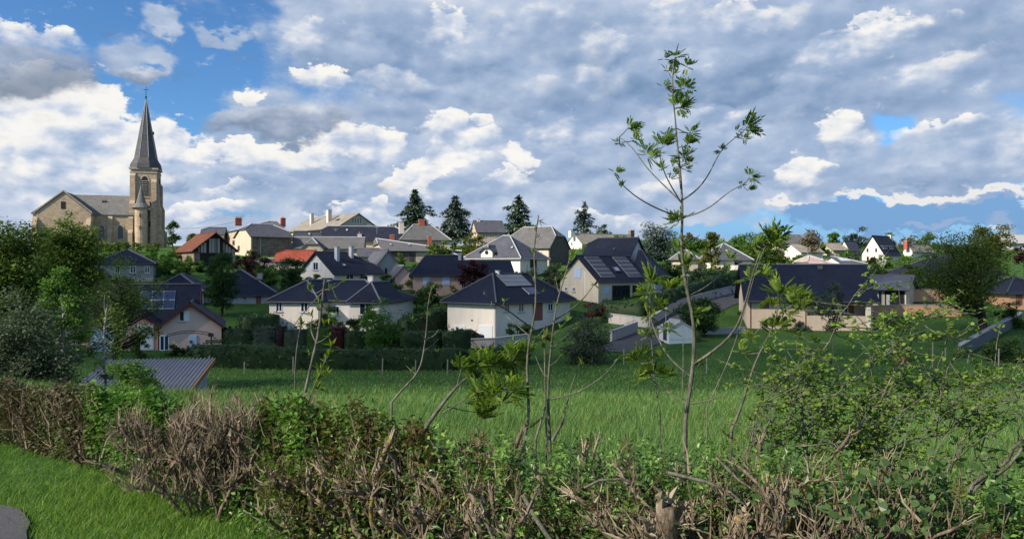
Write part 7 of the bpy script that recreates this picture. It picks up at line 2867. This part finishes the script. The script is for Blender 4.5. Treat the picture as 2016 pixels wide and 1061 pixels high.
sapling('bent_sapling', 'bent bare sapling leaning right in front of the mixed hedge', 4.8,
        [([(771, 792), (793, 764), (816, 744), (830, 719), (835, 687), (837, 667), (841, 642), (841, 610), (845, 584), (850, 566)], 3.6, 1.3, .1),
         ([(837, 668), (825, 651), (812, 631)], 2.4, 1.2, -.2), ([(836, 670), (857, 661), (864, 648)], 2.6, 1.8, .2), ([(835, 690), (852, 680), (862, 668)], 2.0, 1.2, .1), ([(820, 738), (808, 728), (800, 720)], 1.5, .9, .1)],
        [(812, 629, 16, 6), (847, 580, 14, 4), (845, 596, 14, 4), (842, 620, 14, 4), (850, 566, 14, 4), (813, 725, 14, 4), (862, 690, 12, 4)], 'ash_leaf', pin=(LANCE_V, LEAF_F), wind=.1)

# hawthorn on the right: arching branches with fine twigs and small leaves
HAW = [([(1590, 905), (1578, 850), (1581, 763), (1599, 730), (1620, 694), (1634, 673), (1647, 636), (1662, 609), (1681, 585), (1690, 572)], 4.5, 1.3, .1),
       ([(1704, 912), (1712, 870), (1726, 811), (1741, 772), (1756, 742), (1774, 715), (1792, 685), (1800, 660)], 5.0, 1.5, .2),
       ([(1760, 735), (1768, 690), (1771, 658), (1801, 636), (1831, 624), (1860, 600)], 2.4, 1.0, .3),
       ([(1605, 892), (1642, 876), (1662, 869), (1710, 844), (1747, 822), (1800, 790), (1850, 770), (1910, 745), (1960, 720)], 3.4, 1.0, .4),
       ([(1561, 878), (1642, 874), (1710, 866), (1770, 850)], 2.2, 1.0, -.2),
       ([(1704, 912), (1741, 890), (1778, 869), (1840, 858), (1877, 844), (1904, 823), (1940, 790)], 3.6, 1.1, -.3),
       ([(1710, 959), (1727, 924), (1752, 890)], 3.0, 1.6, 0), ([(1500, 861), (1542, 839), (1562, 814), (1579, 798), (1610, 760)], 2.8, 1.0, .2),
       ([(1480, 880), (1500, 830), (1530, 780), (1570, 735), (1600, 705)], 2.6, 1.0, .3), ([(1560, 880), (1600, 820), (1650, 770), (1700, 735), (1740, 700), (1790, 680)], 2.6, 1.0, -.3),
       ([(1620, 890), (1660, 830), (1720, 790), (1790, 760), (1850, 735), (1900, 690)], 2.4, .9, .3), ([(1650, 636), (1690, 650), (1720, 655), (1760, 640)], 1.8, .9, .2),
       ([(1480, 870), (1490, 810), (1505, 750), (1520, 715)], 2.2, .9, .2), ([(1540, 880), (1560, 800), (1575, 740), (1590, 680)], 2.2, .9, -.2),
       ([(1720, 820), (1780, 812), (1850, 800), (1900, 770), (1980, 740)], 2.0, .9, .2), ([(1820, 640), (1850, 660), (1890, 668)], 1.6, .8, .2)]
BIG = [([(1911, 956), (1948, 930), (1982, 910), (2002, 873), (2030, 855)], 6.5, 5.0, .2), ([(1913, 968), (1952, 940), (1990, 918), (2012, 880), (2040, 862)], 5.5, 4.0, .1),
       ([(2004, 872), (2006, 845), (2007, 822), (2020, 795)], 2.6, 1.6, .2), ([(2000, 980), (1985, 1000), (1975, 1060)], 3, 2.5, .1), ([(1968, 975), (1980, 1010), (1984, 1060)], 3.5, 3.0, -.1), ([(1826, 1064), (1836, 1030), (1842, 1010)], 4, 2.5, 0)]


def hawthorn(name, label, d, stems, ntw, nsub, leaf_m, mat='hawthorn_leaf'):
    b = at(*stems[0][0][0], d)
    o = np.array([b[0], b[1], gz(b[0], b[1])])
    root = thing(name, label, 'shrub', o)
    acc, tw = Acc(), Acc()
    for i, (pts, r0, r1, dd) in enumerate(stems):
        q = smooth_line(pts, len(pts) * 3)
        q[1:-1] += rng.normal(size=(len(q) - 2, 2)) * 1.2
        f = np.linspace(0, 1, len(q))
        P = np.array([at(x, y, d + dd * g + .1 * math.sin(g * 5 + i)) for (x, y), g in zip(q, f)]) - o
        P[:, 2] = np.maximum(P[:, 2], -.1)
        if i < 2 or r0 >= 2.8:
            P = np.vstack([[P[0][0] - .02, P[0][1] + .02, -.1], P])
            r = np.concatenate([[r0 * 1.1], np.linspace(r0, r1, len(q))])
        else:
            r = np.linspace(r0, r1, len(q))
        a = Acc()
        a.tube(P, r * .62 * d / K, 7)
        a.make('branch', 'bark_ash', root, smooth=True)
        L = np.concatenate([[0], np.cumsum(np.linalg.norm(np.diff(P, axis=0), axis=1))])
        for _ in range(int(ntw * L[-1])):
            s = L[-1] * (.18 + .82 * rng.random() ** .8)
            p = np.array([np.interp(s, L, P[:, k]) for k in range(3)])
            dr = rng.normal(size=3) * np.array([1, .8, .7]) + np.array([.25, 0, .35])
            dr /= np.linalg.norm(dr)
            l_ = .08 + .22 * rng.random()
            e = p + dr * l_ + np.array([0, 0, -.02])
            m = (p + e) / 2 + rng.normal(size=3) * .02
            tw.tube([p, m, e], [.0028, .0022, .001], 4)
            k = nsub
            u = .25 + .75 * rng.random(k)
            c = p[None] * (1 - u)[:, None] + e[None] * u[:, None] + rng.normal(size=(k, 3)) * .012
            kk = rng.integers(3, 6)
            c = np.repeat(c, kk, 0)
            stamp(acc, ROUND_V, ROUND_F, rand_rots(len(c), .35), c, leaf_m * (.55 + .8 * rng.random(len(c))), np.clip(rng.random() * .5 + rng.random(len(c)) * .55, 0, 1))
    if tw.v:
        tw.make('twig', 'bark_ash', root, smooth=True)['kind'] = 'stuff'
    if acc.v:
        acc.make('leaves', mat, root, attr=True)
    return root


hawthorn('hawthorn', 'arching hawthorn bush with small fresh leaves on the right', 3.9, HAW, 22, 7, .0205)
HAW2 = []
for _ in range(15):
    x0 = 1450 + 260 * rng.random()
    y0 = 905
    x1, y1 = x0 + 30 + 110 * rng.random(), 700 + 130 * rng.random()
    HAW2.append(([(x0, y0), (x0 + (x1 - x0) * .3, y0 - (y0 - y1) * .45), (x0 + (x1 - x0) * .6, y0 - (y0 - y1) * .75), (x1, y1)], 2.4, .9, -.3 + .6 * rng.random()))
hawthorn('hawthorn', 'lower leafy hawthorn suckers at the left foot of the arching bush', 4.0, HAW2, 11, 6, .0195)
HAW3 = []
for _ in range(13):
    x0 = 1720 + 220 * rng.random()
    y0 = 930
    x1, y1 = x0 + 20 + 130 * rng.random(), 700 + 140 * rng.random()
    HAW3.append(([(x0, y0), (x0 + (x1 - x0) * .3, y0 - (y0 - y1) * .45), (x0 + (x1 - x0) * .6, y0 - (y0 - y1) * .75), (x1, y1)], 2.2, .8, -.3 + .6 * rng.random()))
hawthorn('hawthorn', 'thin spreading hawthorn shoots at the right edge before the meadow', 3.7, HAW3, 7, 5, .0195)
hawthorn('leaning_shrub', 'thick grey stems leaning out of the lower right corner', 2.95, BIG, 3, 3, .03, 'bramble')


# brambles with big leaves at the lower right
def bramble(label, cx, cy, d, n, sz, spread):
    b = at(cx, cy, d)
    o = np.array([b[0], b[1], gz(b[0], b[1])])
    root = thing('bramble', label, 'bramble', o, 0, 'brambles at the lower right')
    acc, st = Acc(), Acc()
    for i in range(n):
        px, py = cx + rng.normal() * spread, cy + rng.normal() * spread * .45
        e = d + rng.normal() * .12
        p = at(px, py, e) - o
        root_p = np.array([p[0] * .5 + rng.normal() * .05, p[1] * .5 + .05, max(0.0, p[2] - .45)])
        st.tube([root_p, (root_p + p) / 2 + np.array([rng.normal() * .04, 0, .05]), p], [.003, .0026, .0018], 4)
        k = rng.integers(1, 4)
        dr = rng.normal(size=(k, 3)) * .7 + np.array([0, -.35, .15])
        up = np.array([0, -.8, .7]) + rng.normal(size=3) * .35
        stamp(acc, ROUND_V * np.array([1, 1.05, 1]), ROUND_F, frames(dr, up), np.tile(p, (k, 1)), sz * (.6 + .7 * rng.random(k)))
    st.make('canes', 'bark_hedge', root, smooth=True)['kind'] = 'stuff'
    acc.make('leaves', 'bramble', root, attr=True)


bramble('bramble with big pale-backed leaves beside the split canes', 1640, 985, 2.9, 48, 0.030, 55)
bramble('bramble with large round leaves at the bottom edge', 1720, 1030, 2.7, 64, 0.033, 60)
bramble('bramble clump with one pale upturned leaf', 1800, 950, 2.95, 56, 0.033, 60)
bramble('dark bramble under the leaning grey stems', 1880, 1010, 2.8, 48, 0.028, 60)
bramble('low leafy bramble over the ivy at the bottom', 1480, 1010, 2.95, 32, 0.019, 70)

# wild growth that fills the foot of the hedge
n = 14000
pxs = 300 + 1750 * rng.random(n)
tab = np.linspace(280, 2080, 40)
hx = np.array([hp(q) for q in tab])
cx, cy = np.interp(pxs, tab, hx[:, 0]), np.interp(pxs, tab, hx[:, 1])
off = (rng.random(n) - .55) * .7
zz = np.abs(rng.normal(size=n)) * .16
a = Acc()
P = np.stack([cx + .62 * off, cy + .78 * off, zz + .02], 1)
P[:, 2] += ground_z(P[:, 0], P[:, 1])
leafy(a, P, .030)
tag(a.make('undergrowth', 'ivy', attr=True), 'ivy and weeds at the foot of the hedge', 'undergrowth', kind='stuff')
